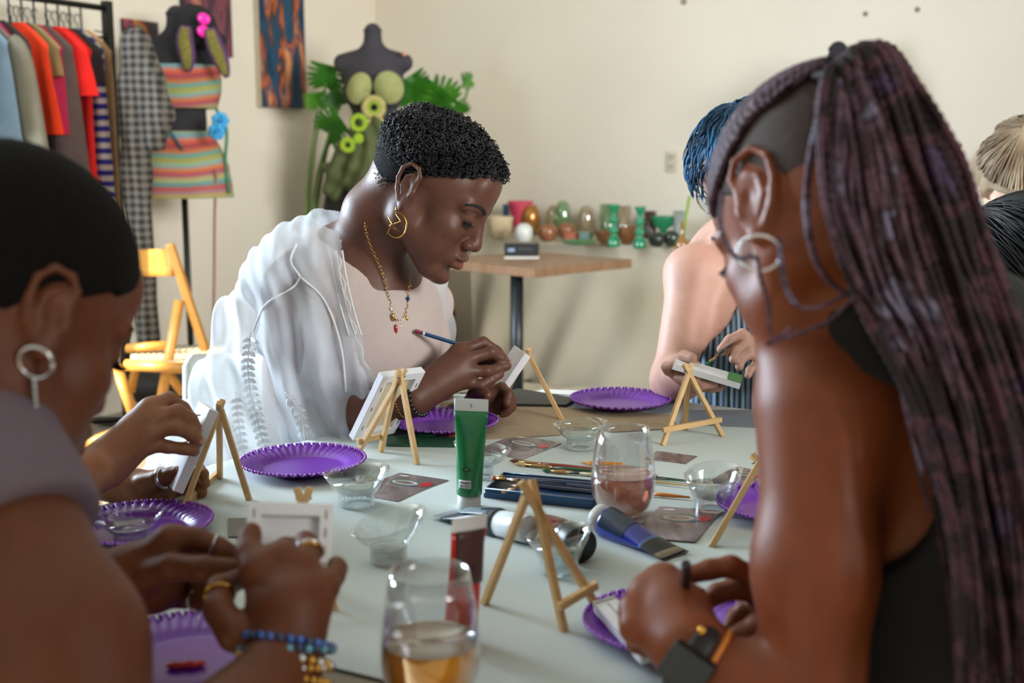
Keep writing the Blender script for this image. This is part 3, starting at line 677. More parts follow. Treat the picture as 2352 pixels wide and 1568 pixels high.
MCU = pm('copper_glaze', '#8f5a3a', .15, var=.2, vs=15, spec=.8); MDK = pm('dark_glaze', '#1d2f28', .15, var=.2, spec=.8); MCR = pm('cream_glaze', '#c9b696', .35); MBR = pm('brown_glaze', '#6e4526', .18, var=.2, spec=.8)
pot('tea_bowl', 1148, 548, 62, 50, V_BOWL, MCR, 'cream bowl with a green foot, leftmost on the display table', 'bowl')
pot('blue_box_tin', 1162, 530, 14, 60, V_CYL, pm('blue_tin', '#2a5f96', .4), 'narrow blue tin behind the cream bowl', 'tin', n=4)
pot('pink_vase', 1195, 525, 58, 62, [(0, 0), (.4, 0), (.45, .05), (1, .95), (1, 1), (.92, 1), (.4, .1), (0, .1)], pm('pink_ceramic', '#c4405c', .5), 'bright pink tapered vase near the left of the display table', 'vase')
pot('copper_goblet', 1218, 530, 46, 58, V_TULIP, pm('gold_glaze', '#a8743a', .2, metal=.5), 'gold-brown goblet beside the pink vase', 'goblet')
pot('white_figurine', 1203, 556, 42, 42, V_SPH, pm('white_porcelain', '#cfd3cf', .15), 'small white porcelain figurine behind the black card stand', 'figurine')
pot('copper_sphere_vase', 1258, 553, 46, 38, V_SPH, MCU, 'round copper-brown vase, left one of the pair', 'vase')
pot('copper_sphere_vase', 1300, 546, 40, 34, V_SPH, MCU, 'round copper-brown vase, right one of the pair', 'vase')
pot('smoke_bottle', 1272, 530, 36, 58, V_DOME, MAM, 'smoky glass dome behind the round copper vases', 'glass dome')
pot('green_glass_vase', 1292, 528, 40, 66, V_DOME, MGC, 'green glass dome vase behind the copper vases', 'vase')
pot('amber_cloche', 1346, 535, 38, 62, V_DOME, MAM, 'tall smoky amber glass cloche in the middle of the display table', 'cloche')
pot('low_dish', 1330, 562, 84, 10, V_BOWL, pm('green_dish', '#4a7a4c', .3), 'flat green dish holding a small stack of tiles', 'dish')
R45 = Matrix.Rotation(-.45, 3, 'Z')
for (u, v, c_, l, nm) in ((1312, 556, '#a4512c', 'orange-brown glazed block on the green dish', 'glazed_block'), (1344, 556, '#6f8f86', 'pale green glazed block on the green dish', 'glazed_block')):
    b = on_disp(u, v) + Vector((0, 0, .03)); tag(MB().box(b, (.065, .04, .045), R45).build(nm, pm('gb' + c_.strip('#'), c_, .25), smooth=False, bevel=.004), l, 'block', 'pottery and glassware on the display table')
pot('olive_glass_vase', 1397, 538, 40, 68, V_CYL, MGC, 'olive green glass cylinder behind the left green candlestick', 'vase')
pot('smoke_jar', 1432, 536, 34, 62, V_CYL, MAM, 'smoky glass cylinder between the two green candlesticks', 'jar')
pot('bronze_bowl', 1392, 560, 52, 30, V_BOWL, MBR, 'brown metallic bowl left of the left green candlestick', 'bowl')
pot('bronze_bowl', 1440, 560, 44, 38, V_BOWL, MBR, 'brown metallic bowl right of the left green candlestick', 'bowl')
pot('emerald_candlestick', 1409, 567, 28, 96, V_CAND, MG, 'emerald green turned candlestick, left and taller one', 'candlestick')
pot('emerald_candlestick', 1469, 570, 28, 94, V_CAND, MG, 'emerald green turned candlestick, right one', 'candlestick')
pot('dark_cup', 1492, 530, 28, 44, V_CYL, pm('dark_brown_glaze', '#3b2c26', .3), 'dark brown cup behind the right green candlestick', 'cup')
pot('emerald_bowl', 1523, 545, 56, 48, [(0, 0), (.3, 0), (.3, .4), (.8, .6), (1, .95), (1, 1), (.9, 1), (0, .6)], MG, 'emerald green footed bowl near the right of the display table', 'bowl')
pot('dark_sphere_jar', 1508, 567, 40, 34, V_SPH, MDK, 'dark green round jar, left one of the pair', 'jar')
pot('dark_sphere_jar', 1542, 566, 38, 36, V_SPH, MDK, 'dark green round jar, right one of the pair', 'jar')
bt = pot('amber_bud_vase', 1566, 574, 34, 64, V_BOT, clear('amber_glass', (.8, .5, .15), lo=.1, body=.45, bodycol=(.45, .22, .03)), 'amber glass bud vase with a green stalk, rightmost on the display table', 'vase')
b = on_disp(1566, 574); st = MB().tube([b + Vector((0, 0, .03)), b + Vector((.03, 0, .25))], .007, 6).build('green_stalk', pm('stalk', '#7d9a2c', .5)); tag(st, 'long green stalk standing in the amber bud vase', 'stalk')
pot('grey_slab_vase', 1560, 545, 30, 60, V_CYL, pm('grey_glaze', '#8a8f88', .5), 'grey cylinder vase behind the amber bud vase', 'vase')
# ================================================================ cafe table with card stand
fc = T(1228, 618); rc = T(1404, 600); e1 = (rc - fc).normalized(); e2 = Vector((-e1.y, e1.x, 0))
ct = thing('cafe_table', (fc + e1 * .3 + e2 * .3).xy.to_3d(), 'square wooden cafe table on a black post in front of the display table', 'table')
SZ = .62; cc = fc + (e1 + e2) * SZ / 2; Re = Matrix((e1, e2, Vector((0, 0, 1)))).transposed()
MB().box(cc + Vector((0, 0, -.018)), (SZ, SZ, .036), Re).build('tabletop', ramp_mat('cafe_wood', [(0, '#6f4f38'), (.5, '#8a6a50'), (1, '#9c7c60')], scale=3, stretch=(12, 1, 1), rough=.4), ct, smooth=False, bevel=.003)
pc = Vector((P(1187, 700, 4.85).x, 4.85, 0))
MB().tube([pc + Vector((0, 0, .02)), pc + Vector((0, 0, TZ - .03))], .028, 14).build('post', pm('post_black', '#24282c', .35, metal=.3), ct)
MB().lathe([(0, 0), (.22, 0), (.22, .012), (.05, .025), (0, .025)], 28, pc).build('foot', pm('post_black', '#24282c', .35, metal=.3), ct)
k0 = T(1158, 592); k1 = T(1238, 592); kd = (k1 - k0); cs = thing('card_stand', (k0 + k1) / 2, 'small black card box with pale lettering standing on the cafe table', 'card box')
kn = Vector((kd.y, -kd.x, 0)).normalized(); Rk = Matrix((kd.normalized(), -kn, Vector((0, 0, 1)))).transposed()
MB().box((k0 + k1) / 2 - kn * .03 + Vector((0, 0, .033)), (kd.length, .06, .06), Rk).build('box', pm('card_black', '#1c1c1e', .4), cs, smooth=False, bevel=.002)
Mt = basis(kd.normalized(), (0, 0, 1), kn, (k0 + k1) / 2 + kn * .002 + Vector((0, 0, .035)))
text('lettering', 'BUSINESS', .016, Mt @ Matrix.Translation((.02, 0.004, 0)), pm('card_grey', '#5a5b60', .5), cs)
MB().box((k0 + k1) / 2 + kn * .0015 - kd * .3 + Vector((0, 0, .035)), (.03, .002, .014), Rk).build('emblem', pm('card_blue', '#7f8fa8', .5), cs, smooth=False)
tag(MB().box((k0 + k1) / 2 + kn * .025 + Vector((0, 0, .004)), (kd.length * 1.0, .05, .006), Rk).build('white_card', pm('white_card', '#d5cfc4', .6), smooth=False), 'white card lying in front of the black card box on the cafe table', 'card')

# ================================================================ third dress form behind the braids
b3 = on_back(1917, 300, .35); dress_form((b3.x, b3.y), 0, P(1917, 180, b3.y).z, 'black dress form whose neck shows above the braided hair', 1.0, h=.01)
rd = thing('red_canister', on_back(2195, 400, .12), 'red object against the back wall right of the braids', 'canister')
rb = on_back(2196, 372, .12); MB().lathe([(0, 0), (.03, 0), (.032, .02), (.032, .1), (.012, .13), (.012, .15), (0, .15)], 16, rb - Vector((0, 0, .08))).build('canister_body', pm('red_enamel', '#d8281c', .3), rd)
sh = MB().box(rb - Vector((0, 0, .09)) + V2 * .03, (.12, .2, .02), RB).build('wall_shelf', M_WHITE, smooth=False); tag(sh, 'small white wall shelf carrying the red canister', 'shelf')
MB().tube([rb + Vector((.0, 0, .07)), rb + Vector((.02, 0, .08))], .006, 6).build('nozzle', M_RACK, rd)

# ================================================================ wooden folding chair in the sun
M_CW = pm('beech_wood', '#c88a3c', .45, var=.12, vs=6, stretch=(1, 1, 8)); YC = 4.4
wc = thing('folding_chair', T(330, 1000, 0), 'sunlit wooden folding chair with a woven seat behind the left person', 'chair')
def cb(name, a, b, w, h=None): return MB().bar(a, b, w, h).build(name, M_CW, wc, smooth=False, bevel=.006)
q = lambda u, v, Y=4.4: P(u, v, Y)
cb('back_post', q(390, 560, 4.35), q(472, 805, 4.35), .036, .03); cb('back_post', q(270, 568, 4.72), q(345, 800, 4.72), .036, .03)
MB().grid(lambda a, b: q(268 + 130 * b, 572 + 62 * a + 4 * (1 - b), 4.72 - .36 * b) + Vector((0, .02 * math.sin(PI * b), 0)), 4, 10).build('backrest', M_CW, wc, solid=.018)
def leg(top, foot): return MB().tube([top, foot], .021, 10, flat=.8).build('leg', M_CW, wc)
f1 = T(300, 960, .02); f2 = T(380, 905, .02)
leg(q(412, 690, 4.34), P(368, 930, 4.25)); leg(q(268, 840, 4.15), P(315, 975, 4.1)); leg(q(345, 690, 4.7), P(300, 900, 4.7)); leg(q(350, 800, 4.6), P(420, 905, 4.6))
MB().tube([P(368, 930, 4.25), P(352, 1010, 4.22)], .021, 10).build('leg_end', M_CW, wc)
MB().tube([q(290, 838, 4.1), q(420, 845, 4.05)], .02, 10).build('front_rail', M_CW, wc); MB().tube([q(290, 800, 4.5), q(395, 792, 4.5)], .018, 10).build('back_rail', M_CW, wc)
m_wv = ramp_mat('woven_seat', [(0, '#e0d4b8'), (.5, '#6d5f4c')], mode='wave', scale=14, axis='X', const=True, rough=.8, dist=.5)
MB().grid(lambda a, b: q(300 + 235 * b * (1 - .25 * a) + 0 * a, 838 - 40 * (1 - a) - 10 * b * 0, 4.15 + .5 * (1 - a)) + Vector((0, 0, -.015 * math.sin(PI * a))), 8, 12).build('seat', m_wv, wc, solid=.02)
MB().tube([P(160, 1035, 4.25), P(290, 985, 4.25)], .02, 10).build('floor_rail', M_CW, wc); MB().tube([P(160, 1035, 4.25), P(157, 1010, 4.25)], .022, 10).build('rail_end', M_CW, wc)
# white plastic chair behind the person in the middle
cw = thing('white_chair', P(480, 1300, 2.6), 'white moulded plastic chair behind the person in the lace robe', 'chair'); cw.location.z = 0
M_WP = pm('white_plastic', '#c8ccc8', .35, var=.01)
def shell(a, b):
    u = 425 + 190 * b; e = 1 - abs(b * 2 - 1) ** 5 * .0
    v = 812 + 330 * a; 
    if b < .12: v = 812 + 26 * (1 - b / .12) ** 2 * (1 - a) + 330 * a
    return P(u + (6 * a), v, 2.72 + .1 * math.sin(b * PI) - .08 * a)
MB().grid(shell, 16, 24).build('backrest', M_WP, cw, solid=.012)
MB().tube([P(428 + 190 * 0, 838, 2.72), P(430, 1150, 2.64)], .009, 8).build('frame', M_WP, cw)
zs_ = P(500, 1150, 2.6); MB().box(Vector((zs_.x + .05, 2.42, .45)), (.42, .42, .03), R_).build('seat', M_WP, cw, smooth=False, bevel=.012)
for a, b in ((-.15, -.15), (.17, -.15), (-.15, .2), (.17, .2)): MB().tube([Vector((zs_.x + .05 + a, 2.42 + b, .44)), Vector((zs_.x + .05 + a * 1.2, 2.42 + b * 1.2, 0))], .012, 8).build('leg', pm('chrome_leg', '#a8a8a8', .3, metal=.8), cw)
# spotlit stand with a monitor-like board behind (grey stool base)
# ================================================================ the work table
M_CLOTH = pm('cream_cloth', '#bdc6c4', .9, var=.035, vs=4, bump=.18, bs=60)
A_, B_, C_, D_, E_ = [Vector((x, y, 0)) for x, y in ((-.735, 1.335), (-.035, 2.30), (.50, 2.12), (1.35, 1.70), (.86, .52))]
pc_ = [T(325, 1428), T(710, 1519)]
poly = [T(212, 1166), T(490, 1066), T(640, 1020), T(810, 990), T(930, 925), T(1010, 905), T(1185, 899), T(1400, 905), T(1745, 941), Vector((.66, 1.97, TZ)), Vector((.50, 1.30, TZ)), Vector((.24, .92, TZ)), Vector((.13, .84, TZ)), T(909, 1567), T(710, 1519), T(325, 1428), T(60, 1370), T(60, 1210)]
def slab(name, pts, z0, z1, mat, parent=None, bevel=0, loc=None):
    m = MB(); m.smooth = False; m.prism([(p.x, p.y) for p in pts], z0, z1); return m.build(name, mat, parent, bevel=bevel, loc=loc)
wt = thing('work_table', (.05, 1.5, 0), 'large wooden work table in the middle, under the cream cloth', 'table')
cen = Vector((.05, 1.5, 0)); inn = [cen + (Vector((p.x, p.y, 0)) - cen) * .97 for p in poly]; inn = inn[:13] + [Vector(v_) for v_ in ((-.05, .93, 0), (-.36, .965, 0), (-.45, 1.14, 0))] + inn[-2:]
slab('tabletop', inn, TZ - .045, TZ - .003, pm('tabletop_wood', '#857866', .6), wt)
for x, y in ((-.42, 1.40), (0.02, 2.1), (.55, 1.85), (.22, 1.12)): MB().bar((x, y, 0), (x, y, TZ - .045), .06).build('leg', pm('tabletop_wood', '#857866', .6), wt, smooth=False)
# cloth: a top sheet whose edge wanders and hangs over
sp = []
P2 = [Vector((p.x, p.y, 0)) for p in poly]; n = len(P2)
for i in range(n):
    a, b = P2[i], P2[(i + 1) % n]
    for k in range(14): sp.append(a + (b - a) * k / 14)
m = MB(); ring_n = len(sp); vs = []
lv = [(0.0, 0), (.4, 0), (.75, 0), (.93, 0), (.985, 0), (1.0, -.002), (1.004, -.014), (1.006, -.05), (1.01, -.13), (1.012, -.22)]
for j, (f, dz) in enumerate(lv):
    for i, p in enumerate(sp):
        wob = (.004 * math.sin(i * .55) + .003 * math.sin(i * 1.3 + 2)) * (f > .9) * (1 + 30 * max(0, -dz))
        flat_ = p.y < 1.2 and p.x < .0; q_ = cen + (p - cen) * (min(f, 1.0) if flat_ else f + wob); zz = TZ + (0 if flat_ else dz) * (1 + .25 * math.sin(i * .21))
        if 0 < f < .95: zz += .0012 * math.sin(q_.x * 21 + 3 * q_.y) * math.sin(q_.y * 17)
        vs.append((q_.x, q_.y, zz))
fs = [((j) * ring_n + i, (j) * ring_n + (i + 1) % ring_n, (j + 1) * ring_n + (i + 1) % ring_n, (j + 1) * ring_n + i) for j in range(len(lv) - 1) for i in range(ring_n)]
m.add(vs, fs); tag(m.build('cream_tablecloth', M_CLOTH, solid=.0015, loc=cen + Vector((0, 0, TZ))), 'cream cloth covering the whole work table', 'tablecloth')
ZC = TZ + .0015
# kraft paper sheet on the far half and dark flat board at the far edge
def sheet(name, pts, mat, label, cat, th=.001, z=ZC):
    o = slab(name, pts, z, z + th, mat, loc=pts[0]); tag(o, label, cat); return o
sheet('kraft_paper', [T(1000, 1020), T(1012, 925), T(1190, 930), T(1540, 955), T(1560, 985), T(1300, 1000)], pm('kraft', '#a08e74', .9, var=.05), 'brown paper sheet on the far side of the table under the rear easels', 'paper')
sheet('dark_board', [T(1165, 905), T(1190, 900), T(1322, 922), T(1300, 938), T(1180, 936)], pm('board_black', '#1d211f', .5), 'thin dark board lying at the far edge behind the held easel', 'board', .006)
sheet('striped_paper', [T(1560, 975), T(1575, 945), T(1745, 943), T(1745, 985)], pm('grey_paper', '#7e838c', .9, var=.1, stretch=(1, 12, 1)), 'grey paper sheet at the far right of the table before the blue-haired person', 'paper')
sheet('far_paper', [T(1225, 902), T(1250, 896), T(1500, 905), T(1490, 925)], pm('white_paper', '#d8d6cf', .8, var=.02), 'white paper sheet at the far edge behind the right purple plate', 'paper')
# ================================================================ purple plates
M_PUR = pm('purple_foil', '#6a1f9e', .28, var=.04, vs=20, spec=.7); M_PURD = M_PUR
def plate(u, v, R, label, rot=0, z=ZC):
    c = T(u, v, z); r = thing('purple_plate', c, label, 'plate', 'scalloped purple plates'); NR = 44
    def fn(rr, zz, a, i):
        f = max(0, (rr / R - .66) / .34); ph = a * NR / 1 + f * 2.2
        return rr * (1 + .012 * f * math.cos(ph)), zz + .0022 * f * math.cos(ph) * (1 if f > 0 else 0)
    pr = [(0.0005, .003), (R * .3, .003), (R * .6, .003), (R * .66, .004), (R * .70, .008), (R * .8, .0115), (R * .9, .014), (R, .0165), (R * 1.005, .015), (R * .9, .0125), (R * .7, .006), (R * .62, .001), (.0005, .001)]
    MB().lathe(pr, 264, c, fn=fn).build('dish', M_PUR, r)
    m = MB()
    for k in range(NR * 2):
        a = 2 * PI * k / (NR * 2); m.ball(c + Vector((R * math.cos(a), R * math.sin(a), .0165)), .0022, 6)
    m.build('beaded_rim', pm('purple_bead', '#9a5fc0', .15, metal=.5), r); return r, c
plate(697, 1078, .0905, 'bright purple plate left of the middle, empty, beside the clear cup')
plate(1020, 985, .090, 'purple plate with a green paint blob behind the green tube')
plate(1425, 933, .0915, 'purple plate at the far side right of the held easel')
plate(325, 1225, .085, 'purple plate in shadow beside the hand with the pencil')
plate(432, 1525, .085, 'purple plate with red paint at the bottom left')
plate(1545, 1458, .085, 'purple plate under the hand with the watch')
plate(1800, 1180, .085, 'purple plate mostly hidden behind the upper arm on the right')
def blob(u, v, col, label, r=.006, cat='paint blob', z=ZC + .006):
    c = T(u, v, z); m = MB(); m.ball(c, (r * 1.6, r, r * .5), 12); m.ball(c + Vector((r * 1.3, r * .4, 0)), (r, r * .8, r * .4), 10); tag(m.build('paint_blob', pm('paint' + col.strip('#'), col, .2)), label, cat)
blob(978, 998, '#0d6a36', 'green paint blob on the purple plate behind the green tube', .0085); blob(1036, 998, '#c42a1c', 'red paint blob on the plate behind the green tube', .004)
blob(1488, 936, '#0d4a2c', 'dark green paint blob on the far right purple plate', .007)
blob(405, 1527, '#b01220', 'left red paint blob on the bottom left purple plate', .006); blob(437, 1525, '#b01220', 'right red paint blob on the bottom left purple plate', .006)
sheet('green_notebook', [T(888, 1026), T(890, 1008), T(1046, 1012), T(1044, 1030)], pm('green_cover', '#1d4a34', .5), 'flat green notebook under the front rim of the middle purple plate', 'notebook', .004)
# ================================================================ clear cups
M_CLR = clear('clear_plastic', (.93, .95, .95), lo=.05); M_WAT = clear('water', (.82, .86, .86), lo=.10)
M_FROST = clear('frosted_foot', (.85, .86, .86), lo=.05, body=.45, bodycol=(.5, .5, .48))
def cup_(u, v, R=.04, rb=.024, h=.046, slant=.010, sa=0, fill=.6, label='', frost=False, roll=None):
    c = T(u, v, ZC); r = thing('clear_cup', c, label, 'cup', 'clear plastic water cups'); tk = .0013
    def fn(rr, zz, a, i): 
        f = max(0, (zz - h * .42) / (h * .58)); return rr * (1 + .10 * f * math.cos(2 * (a - sa))), zz + slant * f * math.cos(a - sa)
    pr = [(rb, 0), (rb * 1.0, h * .34), (rb * 1.10, h * .40), (R * .78, h * .58), (R * .91, h * .80), (R, h), (R - tk, h), (R * .91 - tk, h * .80), (R * .78 - tk, h * .59), (rb * 1.02, h * .42), (rb - tk, h * .36), (.0005, h * .34)]
    MB().lathe(pr, 48, c, fn=fn).build('bowl', M_CLR, r)
    if fill: MB().lathe([(.0005, h * .36), (rb * .95, h * .38), (R * .74, h * .58), (R * .80, h * (.60 + .1 * fill)), (.0005, h * (.60 + .1 * fill))], 36, c).build('water', M_WAT, r)
    m = MB(); m.lathe([(rb * .98, h * .02), (rb * .98, h * .38)], 40, c); m.lathe([(rb * .6, .001), (rb * .99, .001)], 40, c)
    m.build('foot', M_FROST if frost else M_CLR, r)
    m = MB()
    for k in range(22): a = k * 2 * PI / 22; m.ball(c + Vector((rb * .93 * math.cos(a), rb * .93 * math.sin(a), .003)), .0016, 6)
    m.build('beaded_base', clear('bead_clear', (.9, .92, .92), lo=.25), r); return r
cup_(820, 1158, .040, .0245, .046, .004, 0, .7, 'clear cup of water beside the bright purple plate')
cup_(1333, 1028, .040, .022, .040, .003, 0, .5, 'clear cup of water behind the rose wine glass')
cup_(1636, 1168, .040, .025, .048, .006, 1, .7, 'clear cup of water right of the rose wine glass')
cup_(1284, 1312, .034, .022, .046, .006, 0, .3, 'clear cup seen through the legs of the front easel')
cup_(1108, 1095, .038, .016, .046, .006, PI, .5, 'clear cup of water hidden behind the green tube')
cup_(893, 1288, .040, .0215, .048, .010, .6, 0, 'empty clear cup with a tilted rim behind the beer glass', frost=True)
cup_(300, 1240, .036, .02, .03, .003, 0, .4, 'small clear dish standing on the shaded purple plate at the left')
# ================================================================ stemless wine glasses
M_GL = clear('wine_glass', (.93, .94, .95), lo=.045, rough=.01)
def wine(u, v, R, H, zl, liq, liqtop, label, rr_=.78, name='stemless_wine_glass'):
    c = T(u, v, ZC); r = thing(name, c, label, 'glass', 'stemless wine glasses')
    pr = [(.0005, 0), (R * .45, 0), (R * .62, .004), (R * .83, H * .12), (R * .96, H * .24), (R, H * .36), (R * .985, H * .5), (R * .93, H * .68), (R * .86, H * .84), (R * rr_, H)]
    inner = [(x - .0013 if x > .002 else .0005, z + (.004 if z < .01 else 0)) for x, z in pr][::-1]
    MB().lathe(pr + inner, 56, c).build('bowl', M_GL, r)
    lq = [(x - .0018 if x > .002 else .0005, max(z, .0045)) for x, z in pr if z < zl]; 
    xs = [p[0] for p in pr]; zs2 = [p[1] for p in pr]; rl = float(np.interp(zl, zs2, xs)) - .0018
    MB().lathe(lq + [(rl, zl), (.0005, zl)], 56, c).build('drink', liq, r)
    MB().lathe([(.0005, zl + .0006), (rl, zl + .0006), (rl, zl + .0016), (rl - .0015, zl + .0006)], 56, c).build('drink_surface', liqtop, r)
    return r
ROSE = clear('rose_wine', (.92, .55, .42), lo=.02, refl=.7, body=.42, bodycol=(.95, .42, .27)); ROSET = clear('rose_top', (.92, .70, .62), lo=.12, body=.45, bodycol=(.72, .42, .34))
BEER = clear('beer', (.80, .33, .02), lo=.0, refl=.5, body=.95, bodycol=(.80, .30, .0)); BEERT = clear('beer_top', (.9, .8, .7), lo=.1, body=.9, bodycol=(.36, .25, .16))
wine(1430, 1182, .0415, .114, .054, ROSE, ROSET, 'stemless glass of rose wine in the middle of the table')
wine(990, 1615, .0425, .117, .056, BEER, BEERT, 'stemless glass of amber beer at the front edge of the picture')
# ================================================================ easels and canvases
M_PINE = pm('pine_wood', '#cda873', .55, var=.10, vs=14, stretch=(1, 1, 5)); WL_ = .0072
M_PINE2 = pm('pine_end', '#d8bb88', .6)
def easel(feet, apex, label, ledge=None, fronts=(0, 1), ov=1.04, pin=True, w=WL_):
    """feet: three pixel points on the table or (u,v,z) triples; apex pixel; legs meet under the apex"""
    f = [T(*p) if len(p) == 2 else T(p[0], p[1], p[2]) for p in feet]; ym = sum(p.y for p in f) / 3; ap = P(apex[0], apex[1], apex[2] if len(apex) > 2 else ym)
    r = thing('mini_easel', sum(f, Vector()) / 3, label, 'easel', 'little pine easels')
    side = (f[fronts[1]] - f[fronts[0]]).normalized()
    for i, p in enumerate(f):
        off = Vector()
        if i == fronts[0]: off = side * .0035
        elif i == fronts[1]: off = side * -.0035
        top = p + (ap + off * 1.5 - p) * ov + (Vector((0, 0, -.004)) if i not in fronts else Vector())
        if i not in fronts: top = top + (p - ap).normalized() * .006
        MB().bar(p, top, w, w, up=side).build('leg', M_PINE, r, smooth=False, bevel=.0006)
    if ledge:
        a, b, ext = ledge; pa = f[fronts[0]] + (ap - f[fronts[0]]) * a; pb = f[fronts[1]] + (ap - f[fronts[1]]) * b; d = (pb - pa).normalized()
        nf = (f[3 - fronts[0] - fronts[1]] - (pa + pb) / 2); nf.z = 0; nf.normalize()
        MB().bar(pa - d * ext - nf * .007, pb + d * ext - nf * .007, w * .95, w * 1.1, up=(0, 0, 1)).build('ledge', M_PINE, r, smooth=False, bevel=.0006)
    if pin: MB().tube([ap - side * .008 - Vector((0, 0, .006)), ap + side * .008 - Vector((0, 0, .006))], .0022, 8).build('hinge_pin', pm('steel_pin', '#9a9a98', .3, metal=.9), r)
    return r
M_CANV = pm('canvas_white', '#dcdce0', .85, var=.03, vs=30, bump=.12, bs=400)
M_CANVB = pm('canvas_back', '#cfc3a4', .9, var=.05); M_CANVS = pm('stretcher_wood', '#cbb07e', .7)
def canvas(bl, br, tl, label, th=.014, flip=False, frame=.014, back=True, rawm=None):
    bl, br, tl = Vector(bl), Vector(br), Vector(tl); x = br - bl; W = x.length; x.normalize(); y = tl - bl; y = y - x * y.dot(x); Hh = y.length; y.normalize(); n_ = x.cross(y)
    if flip: n_ = -n_                                                # n_ points to the painted face
    o = bl + (x * W + y * Hh) / 2; R = Matrix((x, y, n_)).transposed()
    r = thing('mini_canvas', o, label, 'canvas', 'little white canvases')
    MB().box(o + n_ * (th / 2 - .001), (W, Hh, .002), R).build('canvas_face', M_CANV, r, smooth=False, bevel=.0008)
    m = MB()
    for sx in (-1, 1): m.box(o + x * sx * (W / 2 - frame / 2), (frame, Hh - .0006, th - .0022), R)
    for sy in (-1, 1): m.box(o + y * sy * (Hh / 2 - frame / 2), (W - .0006, frame, th - .0024), R)
    m.build('wrapped_edge', M_CANV, r, smooth=False, bevel=.001)
    m = MB(); m.box(o + n_ * (th / 2 - .0028), (W - frame * 1.6, Hh - frame * 1.6, .001), R); m.build('raw_back', rawm or M_CANVB, r, smooth=False)
    if back:
        st_ = MB()
        for k in range(3):
            for sx in (-1, 1): st_.box(o + x * sx * (W / 2 - frame * .5) + y * (Hh * (k - 1) * .3) - n_ * (th / 2 - .0006), (.001, .008, .0012), R)
        st_.build('staples', pm('steel_pin', '#9a9a98', .3, metal=.9), r, smooth=False)
    return r, o, x, y, n_, W, Hh
easel([(815, 1052), (874, 1038), (958, 1067)], (920, 856), 'pine easel in the middle carrying a canvas seen from behind', ledge=(.2, .2, .006))
Y1 = T(840, 1040).y
canvas(P(806, 1007, Y1 + .042), P(902, 990, Y1 + .105), P(866, 862, Y1 - .012), 'white canvas seen from behind on the middle easel', flip=True)
easel([(573, 1150), (415, 1188), (505, 1100)], (506, 930), 'pine easel at the left held by the hand with the pencil', fronts=(1, 2), ledge=(.05, .05, .01))
Y2 = T(415, 1188).y
canvas(P(410, 1132, Y2 + .0), P(388, 1105, Y2 + .075), P(484, 936, Y2 + .055), 'white canvas on the left easel, painted by the hand with the pencil', flip=True)
easel([(1292, 966), (1118, 960), (1150, 930)], (1213, 806), 'pine easel at the far side touched by the person in the lace robe', fronts=(1, 2))
Y3 = T(1118, 960).y
canvas(P(1130, 938, Y3), P(1108, 915, Y3 + .08), P(1200, 806, Y3 + .055), 'white canvas that the person in the lace robe is painting', flip=True)
easel([(1522, 1023), (1661, 1004), (1573, 988)], (1581, 842), 'empty pine easel at the far right before the blue-haired person', ledge=(.22, .25, .012), fronts=(0, 1))
easel([(1296, 1452), (1390, 1425), (1112, 1388)], (1214, 1116), 'empty pine easel in the foreground left of the watch hand', ledge=(.2, .26, .006), fronts=(0, 1))
easel([(1634, 1256), (1900, 1235), (1850, 1130)], (1742, 1050), 'pine easel at the right mostly hidden behind the upper arm', fronts=(0, 1))
easel([(770, 1402), (600, 1405), (690, 1330)], (697, 1130), 'pine easel behind the canvas held by the ringed hand', fronts=(0, 1), ledge=(.2, .2, .006))
# ================================================================ paint tubes
def tube_paint(name, axis0, axis1, r, flatdir, body, cap, label, crimp=.9, caplen=.018, cr=None, crimpmat=None, cat='paint tube', capr=None):
    """cap end at axis0, crimped end at axis1"""
    a, b = Vector(axis0), Vector(axis1); d = (b - a); L = d.length; d.normalize(); fx = Vector(flatdir); fx = (fx - d * fx.dot(d)).normalized(); fy = d.cross(fx)
    rt = thing(name, a, label, cat, 'paint tubes'); cr = cr or r * 1.18; capr = capr or r * .92
    def ringpts(z, rx, ry, n=32): return [a + d * z + fx * (rx * math.cos(2 * PI * k / n)) + fy * (ry * math.sin(2 * PI * k / n)) for k in range(n)]
    def loft(secs, nm, mat):
        n = 32; vs = []; [vs.extend(ringpts(*s_)) for s_ in secs]; m = len(secs)
        fs = [(i * n + k, i * n + (k + 1) % n, (i + 1) * n + (k + 1) % n, (i + 1) * n + k) for i in range(m - 1) for k in range(n)] + [tuple(range(n - 1, -1, -1)), tuple((m - 1) * n + k for k in range(n))]
        return MB().add(vs, fs).build(nm, mat, rt)
    cs_ = L * .11
    loft([(0, capr * .97, capr * .97), (.001, capr, capr), (caplen, capr, capr), (caplen + .0005, capr * .8, capr * .8)], 'cap', cap)
    secs = [(caplen, r * .95, r * .95)]
    for i in range(13):
        f = i / 12; z = caplen + .002 + (L - cs_ - caplen - .002) * f; fl = f ** 1.5
        secs.append((z, r + (cr - r) * fl, max(.0012, r * (1 - fl) + .0012)))
    loft(secs, 'body', body); loft([(L - cs_, cr, .0016), (L - cs_ + .0005, cr * 1.0, .0012), (L, cr * 1.0, .0012)], 'crimp', crimpmat or cap)
    return rt, (a, d, fx, fy, L)
M_TW = pm('tube_white', '#c8cccc', .35, var=.01); M_TG = pm('tube_green', '#0c7440', .28, var=.06, vs=18, spec=.7)
gb = T(1077, 1166); tgt = P(1083, 916, gb.y + .008); rt, (a, d, fx, fy, L) = tube_paint('green_paint_tube', gb, tgt, .0168, (1, -.05, 0), M_TG, M_TW, 'green paint tube standing on its white cap', cr=.0222)
